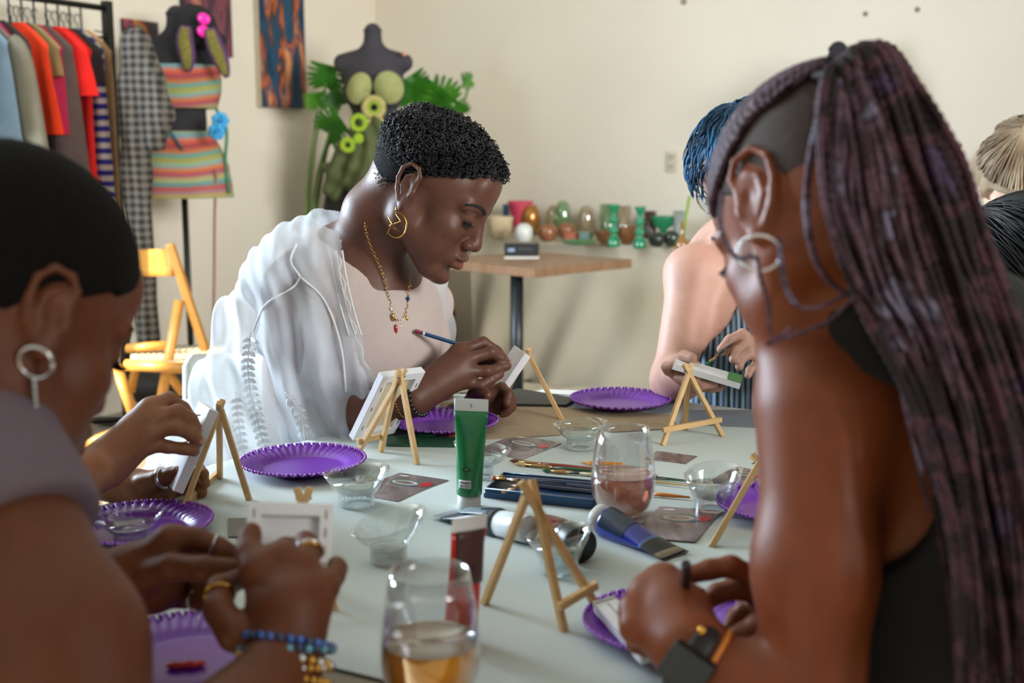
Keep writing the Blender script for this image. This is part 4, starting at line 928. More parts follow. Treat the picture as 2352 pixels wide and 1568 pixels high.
# label patch and oval print on the tube
fyc = -fy if fy.y > 0 else fy
def on_tube(z, rad): return basis(fx, d, fyc, a + d * z + fyc * rad)
M_BLK = pm('ink_black', '#12201a', .4)
def tube_rad(z):                                  # half widths of the tube body at height z
    fl = max(0.0, min(1.0, (z - .020) / (L * .89 - .020))) ** 1.5; return .0168 + (.0222 - .0168) * fl, max(.0012, .0168 * (1 - fl) + .0012)
def round_tube(z, an, lift): rx, ry = tube_rad(z); return a + d * z + fx * (rx + lift) * math.sin(an) + fyc * (ry + lift) * math.cos(an)
def print_at(z, an, lift): 
    p = round_tube(z, an, lift); tx = (round_tube(z, an + .05, lift) - round_tube(z, an - .05, lift)).normalized(); ty = (round_tube(z + .002, an, lift) - round_tube(z - .002, an, lift)).normalized(); return basis(tx, ty, tx.cross(ty).normalized(), p)
MB().grid(lambda u, v: round_tube(.0295 + .0105 * u, -.78 + .98 * v, .0005), 4, 14).build('label_sticker', M_TW, rt, solid=.0003)
for k, (t1, t2) in enumerate((('THE', 'GREEN'), ('505', '75 ML'))):
    zz = .0370 - .0045 * k; text('sticker_print', t1, .0030, print_at(zz, -.52, .0010), M_BLK, rt); text('sticker_print', t2, .0030, print_at(zz, -.08, .0010), M_BLK, rt)
MB().prism([(.0056 * math.cos(t), .0028 * math.sin(t)) for t in [2 * PI * i / 24 for i in range(24)]], 0, .0004, print_at(.054, -.15, .0006).to_3x3(), print_at(.054, -.15, .0006).translation).build('oval_badge', M_BLK, rt, smooth=False)
text('badge_print', '505', .0040, print_at(.054, -.15, .0013), pm('badge_green', '#6fc090', .4), rt)
for k, ln_ in enumerate(('ACRYLIC COLOUR', 'high quality paint', 'for artists and hobby', 'paper, wood, canvas', 'water based')): text('tube_print', ln_, .0026, print_at(.110 - .005 * k, -.1, .0008), pm('print_green', '#3f9a70', .5), rt)
text('crimp_print', '||', .005, on_tube(L - .008, .002), M_BLK, rt)
# red tube standing in front
M_TR = ramp_mat('tube_red_black', [(0, '#c21818'), (.3, '#c21818'), (.34, '#2a1c1c'), (.66, '#3a2624'), (.7, '#a81c1c'), (1, '#a81c1c')], mode='wave', scale=6, axis='X', rough=.3, dist=.4)
rb_ = T(1055, 1478); 
M_RED = pm('tube_red', '#c41a18', .3, var=.08, vs=14)
rt2, (a2, d2, fx2, fy2, L2) = tube_paint('red_paint_tube', rb_, P(1080, 1185, rb_.y + .004), .0155, (.75, .66, 0), M_RED, M_BLK if False else pm('cap_black', '#1b1b1d', .4), 'red and black paint tube standing behind the beer glass', cr=.0215, crimpmat=M_TW)
f2 = -fy2 if fy2.y > 0 else fy2
for k in range(2):
    m = MB(); z0, z1 = ((.062, .112), (.03, .055))[k]
    m.grid(lambda u, v: a2 + d2 * (z0 + (z1 - z0) * u) + fx2 * ((v * 2 - 1) * (.012 if k else .017)) + f2 * (.0155 * (1 - ((z0 + (z1 - z0) * u) / L2) ** 1.4) + .0022) * math.sqrt(max(.05, 1 - (v * 2 - 1) ** 2 * .75)), 8, 10)
    m.build('label_panel', ramp_mat('red_tube_panel', [(0, '#241a1a'), (.5, '#4a3430'), (1, '#5e2424')], scale=60, rough=.35), rt2, solid=.0006)
# lying tubes
def lying(u0, v0, u1, v1, r): a = T(u0, v0, ZC + r); b = T(u1, v1, ZC + .003); return a, b
a, b = lying(1215, 1215, 1020, 1178, .0185)
M_TB = pm('tube_slate', '#26394a', .22, var=.15, vs=10, spec=.7)
rt, fr = tube_paint('slate_paint_tube', a, b, .018, (b - a).cross(Vector((0, 0, 1))), M_TB, M_TW, 'black and slate blue paint tube lying left of the front easel', caplen=.05, capr=.0165, crimpmat=pm('clear_crimp', '#8a8f92', .3))
aa, dd, ff, gg, LL = fr; gg = gg if gg.z > 0 else -gg
MB().grid(lambda u, v: aa + dd * (.06 + .05 * u) + ff * ((v - .55) * .026) + gg * (.0165 * (1 - u * .3)) * math.sqrt(max(.1, 1 - ((v - .55) * 1.2) ** 2)) + Vector((0, -.001, .001)), 6, 8).build('label_panel', pm('label_grey', '#70808a', .4), rt, solid=.0006)
a, b = lying(1372, 1188, 1545, 1272, .019)
rt, fr = tube_paint('blue_paint_tube', a, b, .0185, (b - a).cross(Vector((0, 0, 1))), pm('tube_blue', '#12278c', .22, var=.2, vs=12, spec=.7), M_TW, 'blue and black paint tube lying below the rose wine glass', caplen=.014, capr=.018, crimpmat=pm('clear_crimp2', '#a79c84', .25))
aa, dd, ff, gg, LL = fr; gg = gg if gg.z > 0 else -gg
def wrap(z0, z1, v0, v1, nm, mat, lift=.0006):
    def fn(u, v):
        z = z0 + (z1 - z0) * u; fl = max(0, (z - .016) / (LL * .89 - .016)) ** 1.5; ry = .0185 * (1 - fl) + .0012 + lift; rx = .0185 + (.0218 - .0185) * fl + lift; an = v0 + (v1 - v0) * v
        return aa + dd * z + ff * rx * math.cos(an) + gg * ry * math.sin(an)
    return MB().grid(fn, 16, 20).build(nm, mat, rt)
wrap(.088, .124, .0, PI, 'label_panel', pm('label_black', '#16181d', .3)); wrap(.018, .058, .0, PI, 'label_panel', pm('label_darkslate', '#223044', .25))
wrap(.084, .088, .0, PI, 'label_ring', pm('label_lightblue', '#4a6aa0', .3))
# fat red bottle lying between
a = T(1330, 1250, ZC + .021); b = T(1240, 1195, ZC + .018); 
bt_ = thing('red_paint_bottle', a, 'dark red paint bottle with a wide black cap lying between the two paint tubes', 'paint bottle')
dv = (b - a).normalized(); L = .10
def seg(z0, r0, z1, r1, mat, nm, k=1): MB().tube([a + dv * (z0 + (z1 - z0) * i / 6) for i in range(7)], [r0 + (r1 - r0) * (i / 6) ** k for i in range(7)], 28).build(nm, mat, bt_)
seg(-.004, .0205, .020, .0215, pm('cap_black', '#1b1b1d', .4), 'cap'); seg(.020, .0195, .032, .0195, pm('chrome_band', '#8a8a90', .12, metal=.9), 'neck_band'); seg(.032, .0185, .105, .009, pm('bottle_red', '#5f1c24', .2, var=.3, vs=20), 'body', 1.5)
# ================================================================ pencil tins, pencils, brushes
M_TIN = pm('tin_blue', '#274a70', .3, metal=.3, var=.08); M_TIN2 = pm('tin_inside', '#16242f', .35, metal=.3)
def tin(pxs, z, h, label, openlid=True):
    c4 = [T(u, v, z) for u, v in pxs]; r = thing('pencil_tin', sum(c4, Vector()) / 4, label, 'tin', 'flat blue pencil tins')
    m = MB(); m.smooth = False; m.prism([(p.x, p.y) for p in c4], z, z + .0015); m.build('tray', M_TIN2, r)
    m = MB()
    for i in range(4): m.bar(c4[i] + Vector((0, 0, h / 2)), c4[(i + 1) % 4] + Vector((0, 0, h / 2)), .0016, h, up=(0, 0, 1))
    m.build('wall', M_TIN, r, smooth=False, bevel=.0006)
    m = MB(); 
    for i in range(4): m.tube([c4[i] + Vector((0, 0, h)), c4[(i + 1) % 4] + Vector((0, 0, h))], .0012, 6)
    m.build('rolled_rim', pm('tin_rim', '#7f93a8', .25, metal=.6), r); return c4
tq = [(1112, 1142), (1360, 1168), (1400, 1128), (1155, 1105)]
tin(tq, ZC, .007, 'lower flat blue tin of the stack beside the green tube'); tin([(u + 3, v - 10) for u, v in tq], ZC + .0078, .0065, 'upper open flat blue tin of pencils beside the green tube')
def pencil(a, b, col, label, r=.0033, tip=True, cat='pencil', end=None, name='pencil', woodc='#c9a070', lead=None):
    a, b = Vector(a), Vector(b); d = (b - a).normalized(); rt = thing(name, a, label, cat, 'pencils and brushes on the table')
    MB().tube([a, b - d * (.016 if tip else 0)], r, 6).build('shaft', pm('pc' + col.strip('#'), col, .3, var=.03), rt, smooth=False)
    if tip:
        MB().tube([b - d * .016, b - d * .004], [r, r * .35], 10).build('sharpened_wood', pm('pencil_wood', woodc, .6), rt); MB().tube([b - d * .004, b], [r * .35, .0003], 8).build('lead', pm('lead' + (lead or col).strip('#'), lead or '#3a2c28', .4), rt)
    if end: MB().tube([a - d * .001, a + d * .01], r * 1.03, 6).build('end_band', pm('pe' + end.strip('#'), end, .4), rt, smooth=False)
    return rt
zt = ZC + .0078 + .0045
for i, (c_, l_, dv_) in enumerate((('#1c3a66', 'dark blue pencil lying front in the open tin', 0), ('#20426c', 'blue pencil second from the front in the open tin', -6), ('#274a78', 'blue pencil third from the front in the open tin', -12))):
    pencil(T(1385 + i * 4, 1148 + dv_ + 3, zt), T(1160 + i * 12, 1122 + dv_ * 1.4, zt), c_, l_, lead=('#8a4a3a', '#c28a70', '#7c9a6a')[i])
pencil(T(1395, 1115, zt + .007), T(1130, 1093, zt + .007), '#1b3c64', 'blue pencil with a green tip lying across the back of the tins', lead='#7ad08a')
pencil(T(1392, 1124, zt + .007), T(1165, 1101, zt + .007), '#152c50', 'navy pencil lying on top of the pencil tin', lead='#c8a060')
pencil(T(1380, 1132, zt + .006), T(1200, 1113, zt + .006), '#10243f', 'almost black blue pencil on the tin nearest the wine glass')
def brush(a, b, col, label, r=.0026, hair='#8a4a30', flatb=False, ferr='#b08a5a'):
    """b is the bristle end"""
    a, b = Vector(a), Vector(b); d = (b - a).normalized(); L = (b - a).length; rt = thing('paint_brush', a, label, 'brush', 'pencils and brushes on the table')
    MB().tube([a, a + d * L * .3, a + d * L * .62, a + d * L * .8], [r * .45, r * .9, r * 1.15, r * .8], 10).build('handle', pm('bh' + col.strip('#'), col, .25, var=.03), rt)
    MB().tube([a + d * L * .78, a + d * L * .93], [r * .85, r * .95], 10).build('ferrule', pm('ferrule' + ferr.strip('#'), ferr, .25, metal=.85), rt)
    MB().tube([a + d * L * .93, a + d * L * .965, b], [r * .95, r * 1.3, .0004], 10).build('bristles', pm('br' + hair.strip('#'), hair, .9), rt); return rt
brush(T(1510, 1092, ZC + .003), T(1170, 1057, ZC + .003), '#8a2c1c', 'long red brush at the back of the row behind the pencil tins', hair='#6a3a28')
brush(T(1600, 1106, ZC + .003), T(1180, 1064, ZC + .003), '#2c4a2c', 'dark green brush just in front of the long red brush', hair='#c8a878', r=.003)
brush(T(1590, 1116, ZC + .003), T(1262, 1078, ZC + .003), '#b8a878', 'pale brush in the row behind the pencil tins', hair='#3a3a34')
brush(T(1540, 1100, ZC + .003), T(1245, 1080, ZC + .003), '#20302c', 'black brush with a green tip behind the pencil tins', hair='#2a5a3a')
pencil(T(1430, 1066, ZC + .003), T(1330, 1062, ZC + .003), '#d88a1c', 'short orange pencil stub behind the rose wine glass', lead='#d87a1c')
brush(T(1585, 1142, ZC + .003), T(1480, 1132, ZC + .003), '#c8782c', 'orange brush right of the rose wine glass', hair='#c8a060')
brush(T(1300, 1110, zt + .01), T(1128, 1098, zt + .004), '#1c2c44', 'brush with reddish fanned bristles sticking out left of the tins', hair='#b06a58', r=.0036)
brush(T(1330, 1140, zt), T(1150, 1128, zt), '#1c2c3c', 'brush with pale bristles lying inside the open tin', hair='#c89a80')
# ================================================================ cards
def card_mat(name, seed, dark=False):
    return ramp_mat(name, [(0, '#4a3f40'), (.36, '#6e6264'), (.48, '#8d8284'), (.56, '#5a4a4e'), (.66, '#7e7074'), (.8, '#4c4044')], scale=9 + seed, stretch=(2, .6, 1), dist=.4, rough=.25)
MCD = [card_mat('card_photo', 0), card_mat('card_photo_b', 3)]
M_CR = pm('card_red', '#b02430', .3); M_CWH = pm('card_white', '#c8c2bc', .3); M_CL = pm('card_ink', '#4a4446', .4); M_CG = pm('card_teal', '#4a6a64', .3); M_CBL = pm('card_bluegrey', '#4a5a86', .3)
def postcard(px4, label, mk=0, art=True, z=ZC, lines=7, hid=0):
    """px4: pixel corners a (text corner side left), b, c, d in order round; art sits towards corner c"""
    p = [T(u, v, z) for u, v in px4]; k4 = [i for i in range(4)][hid]; p[k4] = p[k4 - 1] + p[(k4 + 1) % 4] - p[(k4 + 2) % 4]; r = thing('postcard', sum(p, Vector()) / 4, label, 'postcard', 'printed postcards on the table')
    m = MB(); m.smooth = False; m.prism([(q_.x, q_.y) for q_ in p], z, z + .0007); m.build('card', MCD[mk], r)
    W = lambda a, b: p[0] * (1 - a) * (1 - b) + p[1] * a * (1 - b) + p[2] * a * b + p[3] * (1 - a) * b + Vector((0, 0, .0009))
    m = MB(); m.smooth = False
    for i in range(lines):
        y = .12 + i * .055; m.add([W(.12 + .02 * (i % 2), y), W(.55 + .1 * ((i * 7) % 3) / 3, y), W(.55 + .1 * ((i * 7) % 3) / 3, y + .012), W(.12 + .02 * (i % 2), y + .012)], [(0, 1, 2, 3)])
    m.build('text_lines', M_CL, r)
    def blobq(cx, cy, rx, ry, mat, nm, dz=.0002):
        m = MB(); m.smooth = False; n = 18; m.add([W(cx + rx * math.cos(2 * PI * k / n), cy + ry * math.sin(2 * PI * k / n)) + Vector((0, 0, dz)) for k in range(n)], [tuple(range(n))]); m.build(nm, mat, r)
    if art:
        blobq(.5, .66, .34, .13, M_CG, 'picture_palette', .0001); blobq(.46, .66, .25, .08, M_CWH, 'picture_white', .0002); blobq(.45, .66, .19, .055, MCD[mk], 'picture_inner', .0003); blobq(.84, .70, .11, .10, M_CR, 'picture_red', .0003); blobq(.70, .60, .05, .04, M_CBL, 'picture_blue', .0004)
        blobq(.2, .9, .1, .03, M_CWH, 'corner_logo')
    return r
postcard([(800, 1143), (913, 1152), (1030, 1103), (918, 1086)], 'postcard with a red spot between the clear cup and the green tube')
postcard([(1110, 1045), (1200, 1056), (1290, 1018), (1185, 998)], 'postcard behind the green tube in front of the held easel', 1)
postcard([(1480, 1050), (1575, 1066), (1602, 1048), (1510, 1036)], 'small reddish postcard right of the rose wine glass top', 0, art=False, lines=3)
postcard([(1632, 1104), (1720, 1122), (1790, 1090), (1690, 1071)], 'postcard at the right partly hidden by the easel leg', 1, hid=2)
postcard([(1478, 1218), (1597, 1245), (1658, 1174), (1516, 1163)], 'large postcard in front of the rose wine glass base', 0)
sq = [T(524, 1236), T(600, 1236), T(600, 1192), T(524, 1194)]; sheet('grey_card', sq, pm('grey_card', '#77716a', .6), 'small grey card lying left of the held canvas', 'card')
sheet('loose_sheet', [T(60, 1480), T(340, 1432), T(560, 1500), T(520, 1600), T(60, 1700)], pm('grey_sheet', '#8c8c84', .7, var=.05), 'grey sheet under the bottom left purple plate', 'paper', .0008, TZ - .0028)
# ================================================================ people
def npv(p): return np.array(p, float)
class Head:
    """head frame: x forward, y to the person's left, z up, origin midway between the ear canals"""
    def __init__(s, O, f, scale=1.0, roll=0.0, top=(.048, .084), ear=1.0):
        s.top = top; s.ear = ear
        s.O = Vector(O); s.s = scale; f = Vector(f).normalized(); l = Vector((0, 0, 1)).cross(f).normalized(); u = f.cross(l)
        if roll: Rr = Matrix.Rotation(roll, 3, f); l = Rr @ l; u = Rr @ u
        s.f, s.l, s.u = f, l, u; s.R = Matrix((f, l, u)).transposed()
    def L(s, x, y, z): return s.O + (s.f * x + s.l * y + s.u * z) * s.s
    def loc(s, vs): return ((vs - npv(s.O)) @ np.array(s.R)) / s.s
    def build(s, S, ears=True, nose=True):
        s.S = S
        L, R, k = s.L, s.R, s.s
        E = lambda c, r, kk=.012, op=1, M=None: S.ell(L(*c), [x * k for x in r], (s.R @ M) if M is not None else s.R, kk * k, op)
        C = lambda a, b, ra, rb, kk=.01, op=1: S.cone(L(*a), L(*b), ra * k, rb * k, kk * k, op)
        E((-.004, 0, s.top[0]), (.098, .0765, s.top[1])); E((.048, 0, -.012), (.050, .058, .084), .02)
        E((-.035, 0, .005), (.055, .062, .06), .02)
        for y in (-1, 1):
            C((.0, y * .053, -.04), (.070, y * .024, -.092), .021, .020, .02); E((.064, y * .040, -.022), (.026, .022, .022), .014); E((.058, y * .040, -.055), (.026, .020, .026), .02)
            C((-.002, y * .056, -.01), (.0, y * .052, -.045), .016, .018, .02)
            C((.090, y * .012, .026), (.078, y * .048, .024), .009, .009, .012)
        E((.084, 0, -.100), (.020, .022, .016), .014)
        E((.080, 0, .055), (.022, .045, .035), .02)
        for y in (-1, 1): E((.108, y * .032, .008), (.018, .019, .013), .010, -1)
        for y in (-1, 1): E((.0810, y * .0315, .006), (.0145, .0165, .0125), .004); 
        for y in (-1, 1): # upper lid fold and lower lid
            C((.0915, y * .020, .0180), (.084, y * .047, .0145), .0030, .0026, .003); C((.0905, y * .022, -.002), (.084, y * .044, .000), .0022, .002, .003)
        C((.095, 0, .018), (.109, 0, -.024), .0078, .0110, .012); E((.1105, 0, -.031), (.0115, .0135, .0098), .008)
        for y in (-1, 1):
            E((.1035, y * .0150, -.034), (.0105, .0085, .0085), .005); E((.1075, y * .0085, -.0432), (.0055, .0034, .0022), .002, -1)
        E((.088, 0, -.062), (.020, .030, .022), .014)
        E((.1030, 0, -.0570), (.0100, .0245, .0066), .004); E((.1065, .006, -.0560), (.0060, .0085, .0052), .004); E((.1065, -.006, -.0560), (.0060, .0085, .0052), .004)
        E((.1015, 0, -.0712), (.0110, .0215, .0085), .004); E((.115, 0, -.0632), (.0090, .0240, .0010), .0015, -1)
        E((.100, 0, -.0835), (.010, .020, .005), .006, -1)
        if ears:
            for y in (-1, 1):
                A = Matrix.Rotation(y * .42, 3, 'Z') @ Matrix.Rotation(-.18, 3, 'Y')
                e = lambda x, z, d=0: tuple(Vector((-.004, y * .077, .004)) + A @ Vector((x * s.ear, y * d, z * s.ear)))
                E(e(-.004, .0, .003), (.0165 * s.ear, .0050, .029 * s.ear), .004, 1, A)
                pts = [(.008, .004, .003), (.012, .020, .004), (.006, .031, .007), (-.008, .034, .010), (-.019, .024, .012), (-.0215, .008, .011), (-.018, -.008, .008), (-.010, -.021, .006)]
                for i in range(len(pts) - 1): C(e(pts[i][0], pts[i][1], pts[i][2]), e(pts[i + 1][0], pts[i + 1][1], pts[i + 1][2]), .0034, .0034, .002)
                ant = [(.000, .020, .006), (-.010, .014, .008), (-.0125, .0, .008), (-.007, -.012, .007)]
                for i in range(3): C(e(*ant[i]), e(*ant[i + 1]), .0027, .0027, .002)
                E(e(-.002, -.026, .003), (.0085, .0045, .0095), .004, 1, A); C(e(.009, -.004, .004), e(.007, -.010, .005), .004, .0035, .002)
                E(e(.000, .000, .0105), (.0065, .0055, .0105), .003, -1, A); E(e(-.003, .024, .010), (.0075, .004, .004), .002, -1, A)
        return s
    def lips(s, vs, col=(1.1, .78, .80)):
        q = s.loc(vs); t = np.ones((len(vs), 3)); m = (q[:, 0] > .094) & (q[:, 0] < .125) & (np.abs(q[:, 1]) < .0235) & (q[:, 2] < -.0525 ) & (q[:, 2] > -.0765)
        w_ = np.clip(1 - ((q[:, 1] / .024) ** 2 + ((q[:, 2] + .0640) / .0115) ** 2), 0, 1) ** .5 * m; return t * (1 - w_[:, None]) + np.array(col) * w_[:, None]
    def brows(s, parent, mat, n=60, thick=1.0):
        m = MB(); n = int(n * 2.2)
        def skinx(y, z):
            x = .125
            while x > .05:
                p = s.L(x, y, z); e = float(s.S.grid(npv(p) - .002, npv(p) + .002, .002)[0][1, 1, 1])
                if e < .0008: break
                x -= max(.0006, min(.006, e * .7))
            return x
        for y in (-1, 1):
            m = MB()
            for i in range(n):
                f = i / n; yy = y * (.011 + .043 * f); zz = .0225 + .009 * math.sin(f * 2.4) + random.uniform(-.0026, .0026) * thick * (1 - .6 * f); a = Vector((skinx(yy, zz), yy, zz)); d = Vector((-.0025 - .004 * f, y * .0065, .0028 * (1 - 2 * f)))
                m.tube([s.L(*a), s.L(*(a + d * .6 + Vector((.001, 0, 0)))), s.L(*(a + d))], [.0008, .0007, .0002], 4)
            m.build('eyebrow', mat, parent)
    def lashes(s, parent, mat):
        for y in (-1, 1):
            m = MB()
            pr = []
            for i in range(26):
                f = i / 25; az = -1.05 + 2.2 * f; el = -.50 + .25 * abs(f - .5); a = Vector((.0810 + .0152 * math.cos(el) * math.cos(az), y * (.0315 + .0172 * math.cos(el) * math.sin(az)), .006 + .0132 * math.sin(el)))
                pr.append(s.L(*a)); m.tube([s.L(*a), s.L(*(a + Vector((.0040, y * .003 * (f - .3), -.003)))), s.L(*(a + Vector((.0075, y * .008 * (f - .3), -.0035))))], [.0007, .0006, .0002], 4)
            m.tube(pr, .0012, 5); m.build('eyelashes', mat, parent)
def hand(S, wrist, fingers, thumb, r=.0092, k=.004, palm=True, wr=.024, sc=1.0):
    """fingers: four lists of joints knuckle..tip; palm bones fan from the wrist to the knuckles"""
    wv = Vector(wrist)
    for i, fg in enumerate(fingers):
        rr = r * sc * (1.0, 1.03, .98, .86)[i]; n = len(fg)
        for j in range(n - 1): S.cone(fg[j], fg[j + 1], rr * (1.08, 1.0, .93, .88)[j], rr * (1.0, .93, .86, .8)[j], k * sc)
        if palm: S.cone(wv + (Vector(fg[0]) - wv) * .18, fg[0], .017 * sc, .0118 * sc, .016 * sc)
    n = len(thumb)
    for j in range(n - 1): S.cone(thumb[j], thumb[j + 1], (.0150, .0122, .0108)[j] * sc, (.0122, .0110, .0090)[j] * sc, .008 * sc if j == 0 else k * sc)
def nails(fingers, parent, mat, away, size=.0052):
    m = MB()
    for fg in fingers:
        a, b = Vector(fg[-2]), Vector(fg[-1]); d = (b - a).normalized(); n = Vector(away); n = (n - d * n.dot(d)).normalized(); x = d.cross(n)
        m.ball(b + n * .0062 + d * .0005, (size, size * 1.45, .0016), 8, Matrix((x, d, n)).transposed())
    return m.build('fingernails', mat, parent)
def tubes_np(name, paths, radii, mat, parent=None, n=6):
    """many tubes as one mesh; paths: list of (m,3) arrays, radii: list of (m,) arrays"""
    VS = []; FS = []; o = 0; an = np.arange(n) * 2 * PI / n; ca, sa_ = np.cos(an), np.sin(an)
    for p, r in zip(paths, radii):
        p = np.asarray(p, float); m = len(p); d = np.gradient(p, axis=0); d /= np.linalg.norm(d, axis=1)[:, None] + 1e-12
        ref = np.array([0.3, 0.9, 0.2]); x = np.cross(d, ref); x /= np.linalg.norm(x, axis=1)[:, None] + 1e-9; y = np.cross(d, x)
        VS.append((p[:, None] + (x[:, None] * ca[None, :, None] + y[:, None] * sa_[None, :, None]) * np.asarray(r)[:, None, None]).reshape(-1, 3))
        i = np.arange(m - 1)[:, None] * n; k = np.arange(n)[None]; k2 = (k + 1) % n
        FS.append((np.stack([i + k, i + k2, i + n + k2, i + n + k], -1).reshape(-1, 4)) + o); o += m * n
    return np_mesh(name, np.concatenate(VS), np.concatenate(FS), mat, parent)
def resample(pts, m):
    p = np.array([list(q_) for q_ in spline(pts, 10)]); s = np.r_[0, np.cumsum(np.linalg.norm(np.diff(p, axis=0), axis=1))]; t = np.linspace(0, s[-1], m); return np.stack([np.interp(t, s, p[:, i]) for i in range(3)], 1), s[-1]
def easy_hand(S, wrist, d, side=1, sc=1.0):
    """a relaxed, slightly curled hand reaching along d"""
    w_ = Vector(wrist); d = Vector(d).normalized(); x = Vector((0, 0, 1)).cross(d).normalized() * side; n_ = Vector((0, 0, -1)); fs = []
    for i in range(4):
        k_ = w_ + d * (.078 - .004 * abs(i - 1)) + x * (.030 - .020 * i); L_ = (.040, .044, .041, .033)[i]; s_ = x * (.10 - .07 * i)
        a = k_ + (d + s_ + n_ * .25).normalized() * L_; b = a + (d + s_ * .5 + n_ * .8).normalized() * L_ * .62; fs.append([k_, a, b, b + (d + n_ * 1.5).normalized() * L_ * .5])
    hand(S, w_, fs, [w_ + d * .02 + x * .022, w_ + d * .050 + x * .046 + n_ * .01, w_ + d * .078 + x * .052 + n_ * .02, w_ + d * .10 + x * .046 + n_ * .028], sc=sc)
def legs(parent, pelvis, f, col, shoe='#2a2624', sp=.10, th=.43):
    """seated trousers and shoes below a torso whose hips sit at pelvis, knees towards f"""
    p = Vector(pelvis); f = Vector((f[0], f[1], 0)).normalized(); l = Vector((-f.y, f.x, 0)); S = Sdf(); p.z = .53
    S.chain([p + l * sp, p - l * sp], [.115, .115], .05); S.cone(p, p + Vector((0, 0, .10)), .14, .13, .06)
    for sd in (1, -1):
        kn = p + f * th + l * sd * (sp + .03) + Vector((0, 0, -.01)); an = Vector((kn.x, kn.y, .11)) - f * .03
        S.chain([p + l * sd * sp, kn], [.092, .066], .04); S.chain([kn, an], [.062, .050], .02)
        Sh = Sdf(); Sh.chain([an + Vector((0, 0, -.045)) - f * .03, an + Vector((0, 0, -.065)) + f * .13], [.042, .038], .02); Sh.cone(an, an + Vector((0, 0, -.05)), .04, .04)
        fl = lambda D, X, Y, Z: np.maximum(D, .006 - Z); sdf_mesh('shoe', Sh, .008, pm('shoe' + shoe.strip('#'), shoe, .6), parent, mod=fl)
    sdf_mesh('trousers', S, .010, pm('trousers' + col.strip('#'), col, .9, var=.1, bump=.2), parent, mod=lambda D, X, Y, Z: D + .003 * np.sin(X * 45 + Z * 30) * np.sin(Y * 40))
def person(loc, label): return thing('person', loc, label, 'person')
def half(n, c):
    n = npv(n) / np.linalg.norm(npv(n)); c = npv(c)
    return lambda X, Y, Z: (X - c[0]) * n[0] + (Y - c[1]) * n[1] + (Z - c[2]) * n[2]
def smax(a, b, k): h = np.clip(.5 - .5 * (a - b) / k, 0, 1); return a + (b - a) * h + k * h * (1 - h)
def cloth_mod(off, regs, fold=None, k=.004):
    def f(D, X, Y, Z):
        D = D - off
        if fold: D = D + fold(X, Y, Z)
        for g_ in regs: D = smax(D, g_(X, Y, Z), k)
        return D
    return f
def skin(name, col, rough=.48, var=.09): return pm(name, col, rough, var=var, vs=55, bump=.12, bs=350, tint=True, spec=.32)
M_HAIRK = pm('hair_black', '#0d0c0d', .85, var=.3, vs=200, bump=.8, bs=600, spec=.12)
M_LASH = pm('lash_black', '#0a0808', .6)
M_SILV = pm('silver', '#c9c9cc', .18, metal=1.0, var=.01); M_GOLD = pm('gold', '#c79a4a', .22, metal=1.0, var=.02)
def ell_dir(H, th, ph, c=None, r=None, off=0.0):
    c = c or (-.004, 0, H.top[0]); r = r or (.098, .0765, H.top[1])
    """point over the skull: th from the top axis, ph around from the forward axis"""
    d = (math.sin(th) * math.cos(ph), math.sin(th) * math.sin(ph), math.cos(th)); return H.L(*[c[i] + d[i] * (r[i] + off) for i in range(3)])
def hair_shell(name, H, off, region, mat, parent, h=.003, mod=None, extra=None):
    """close hair: an offset of the skull cut by a hairline given in head coordinates"""
    S = Sdf(); k = H.s
    S.ell(H.L(-.004, 0, H.top[0]), [(x + off) * k for x in (.098, .0765, H.top[1])], H.R, .012); S.ell(H.L(-.035, 0, .005), [(x + off) * k for x in (.055, .062, .06)], H.R, .02)
    if extra: extra(S)
    R = np.array(H.R); O = npv(H.O)
    def md(D, X, Y, Z):
        x = ((X - O[0]) * R[0, 0] + (Y - O[1]) * R[1, 0] + (Z - O[2]) * R[2, 0]) / k; y = ((X - O[0]) * R[0, 1] + (Y - O[1]) * R[1, 1] + (Z - O[2]) * R[2, 1]) / k; z = ((X - O[0]) * R[0, 2] + (Y - O[1]) * R[1, 2] + (Z - O[2]) * R[2, 2]) / k
        if mod is not None: D = D + mod(x, y, z)
        return smax(D, region(x, y, z) * k, .006)
    return sdf_mesh(name, S, h, mat, parent, mod=md)

# ---------------------------------------------------------------- person with a lavender shirt, left foreground
A = person((-.45, .80, .45), 'person with cropped hair and lavender shirt at the left front, painting with ringed hands')
phi, pit = math.radians(56), math.radians(30); fA = Vector((math.cos(phi) * math.cos(pit), math.sin(phi) * math.cos(pit), -math.sin(pit)))
rtA = Vector((math.sin(phi), -math.cos(phi), 0)); sA = 1.0
HA = Head(P(128, 742, .86) - rtA * .077 * sA, fA, sA)
SA = Sdf(); HA.build(SA)
shR = Vector((-.398, .835, .985)); shL = Vector((-.60, 1.09, 1.00)); nb = Vector((-.475, .93, 1.05))
SA.chain([HA.L(-.03, 0, -.02), HA.L(-.045, 0, -.09), nb], [.060, .058, .068], .03)
mid = (shR + shL) / 2; bk = -Vector((math.cos(.56), math.sin(.56), 0))
SA.chain([shR + Vector((-.02, .02, .0)), nb + Vector((0, 0, -.03)), shL], [.055, .075, .055], .05)
SA.chain([mid + bk * .03 + Vector((0, 0, -.05)), mid + bk * .09 + Vector((0, 0, -.25)), mid + bk * .12 + Vector((0, 0, -.45))], [.125, .12, .14], .08)
mid2 = Vector((-.300, .745, .885)); elR = Vector((-.25, .665, .785)); wrR = P(652, 1528, .88)
SA.chain([shR, mid2, elR], [.056, .049, .042], .03); SA.chain([elR, elR.lerp(wrR, .35), wrR], [.042, .042, .0275], .02)
elL = Vector((-.585, 1.0, .81)); wrL = P(262, 1335, 1.0)
SA.chain([shL, elL], [.052, .042], .03); SA.chain([elL, elL.lerp(wrL, .4), wrL], [.042, .041, .027], .02)
Q = lambda pts: [P(*p) for p in pts]
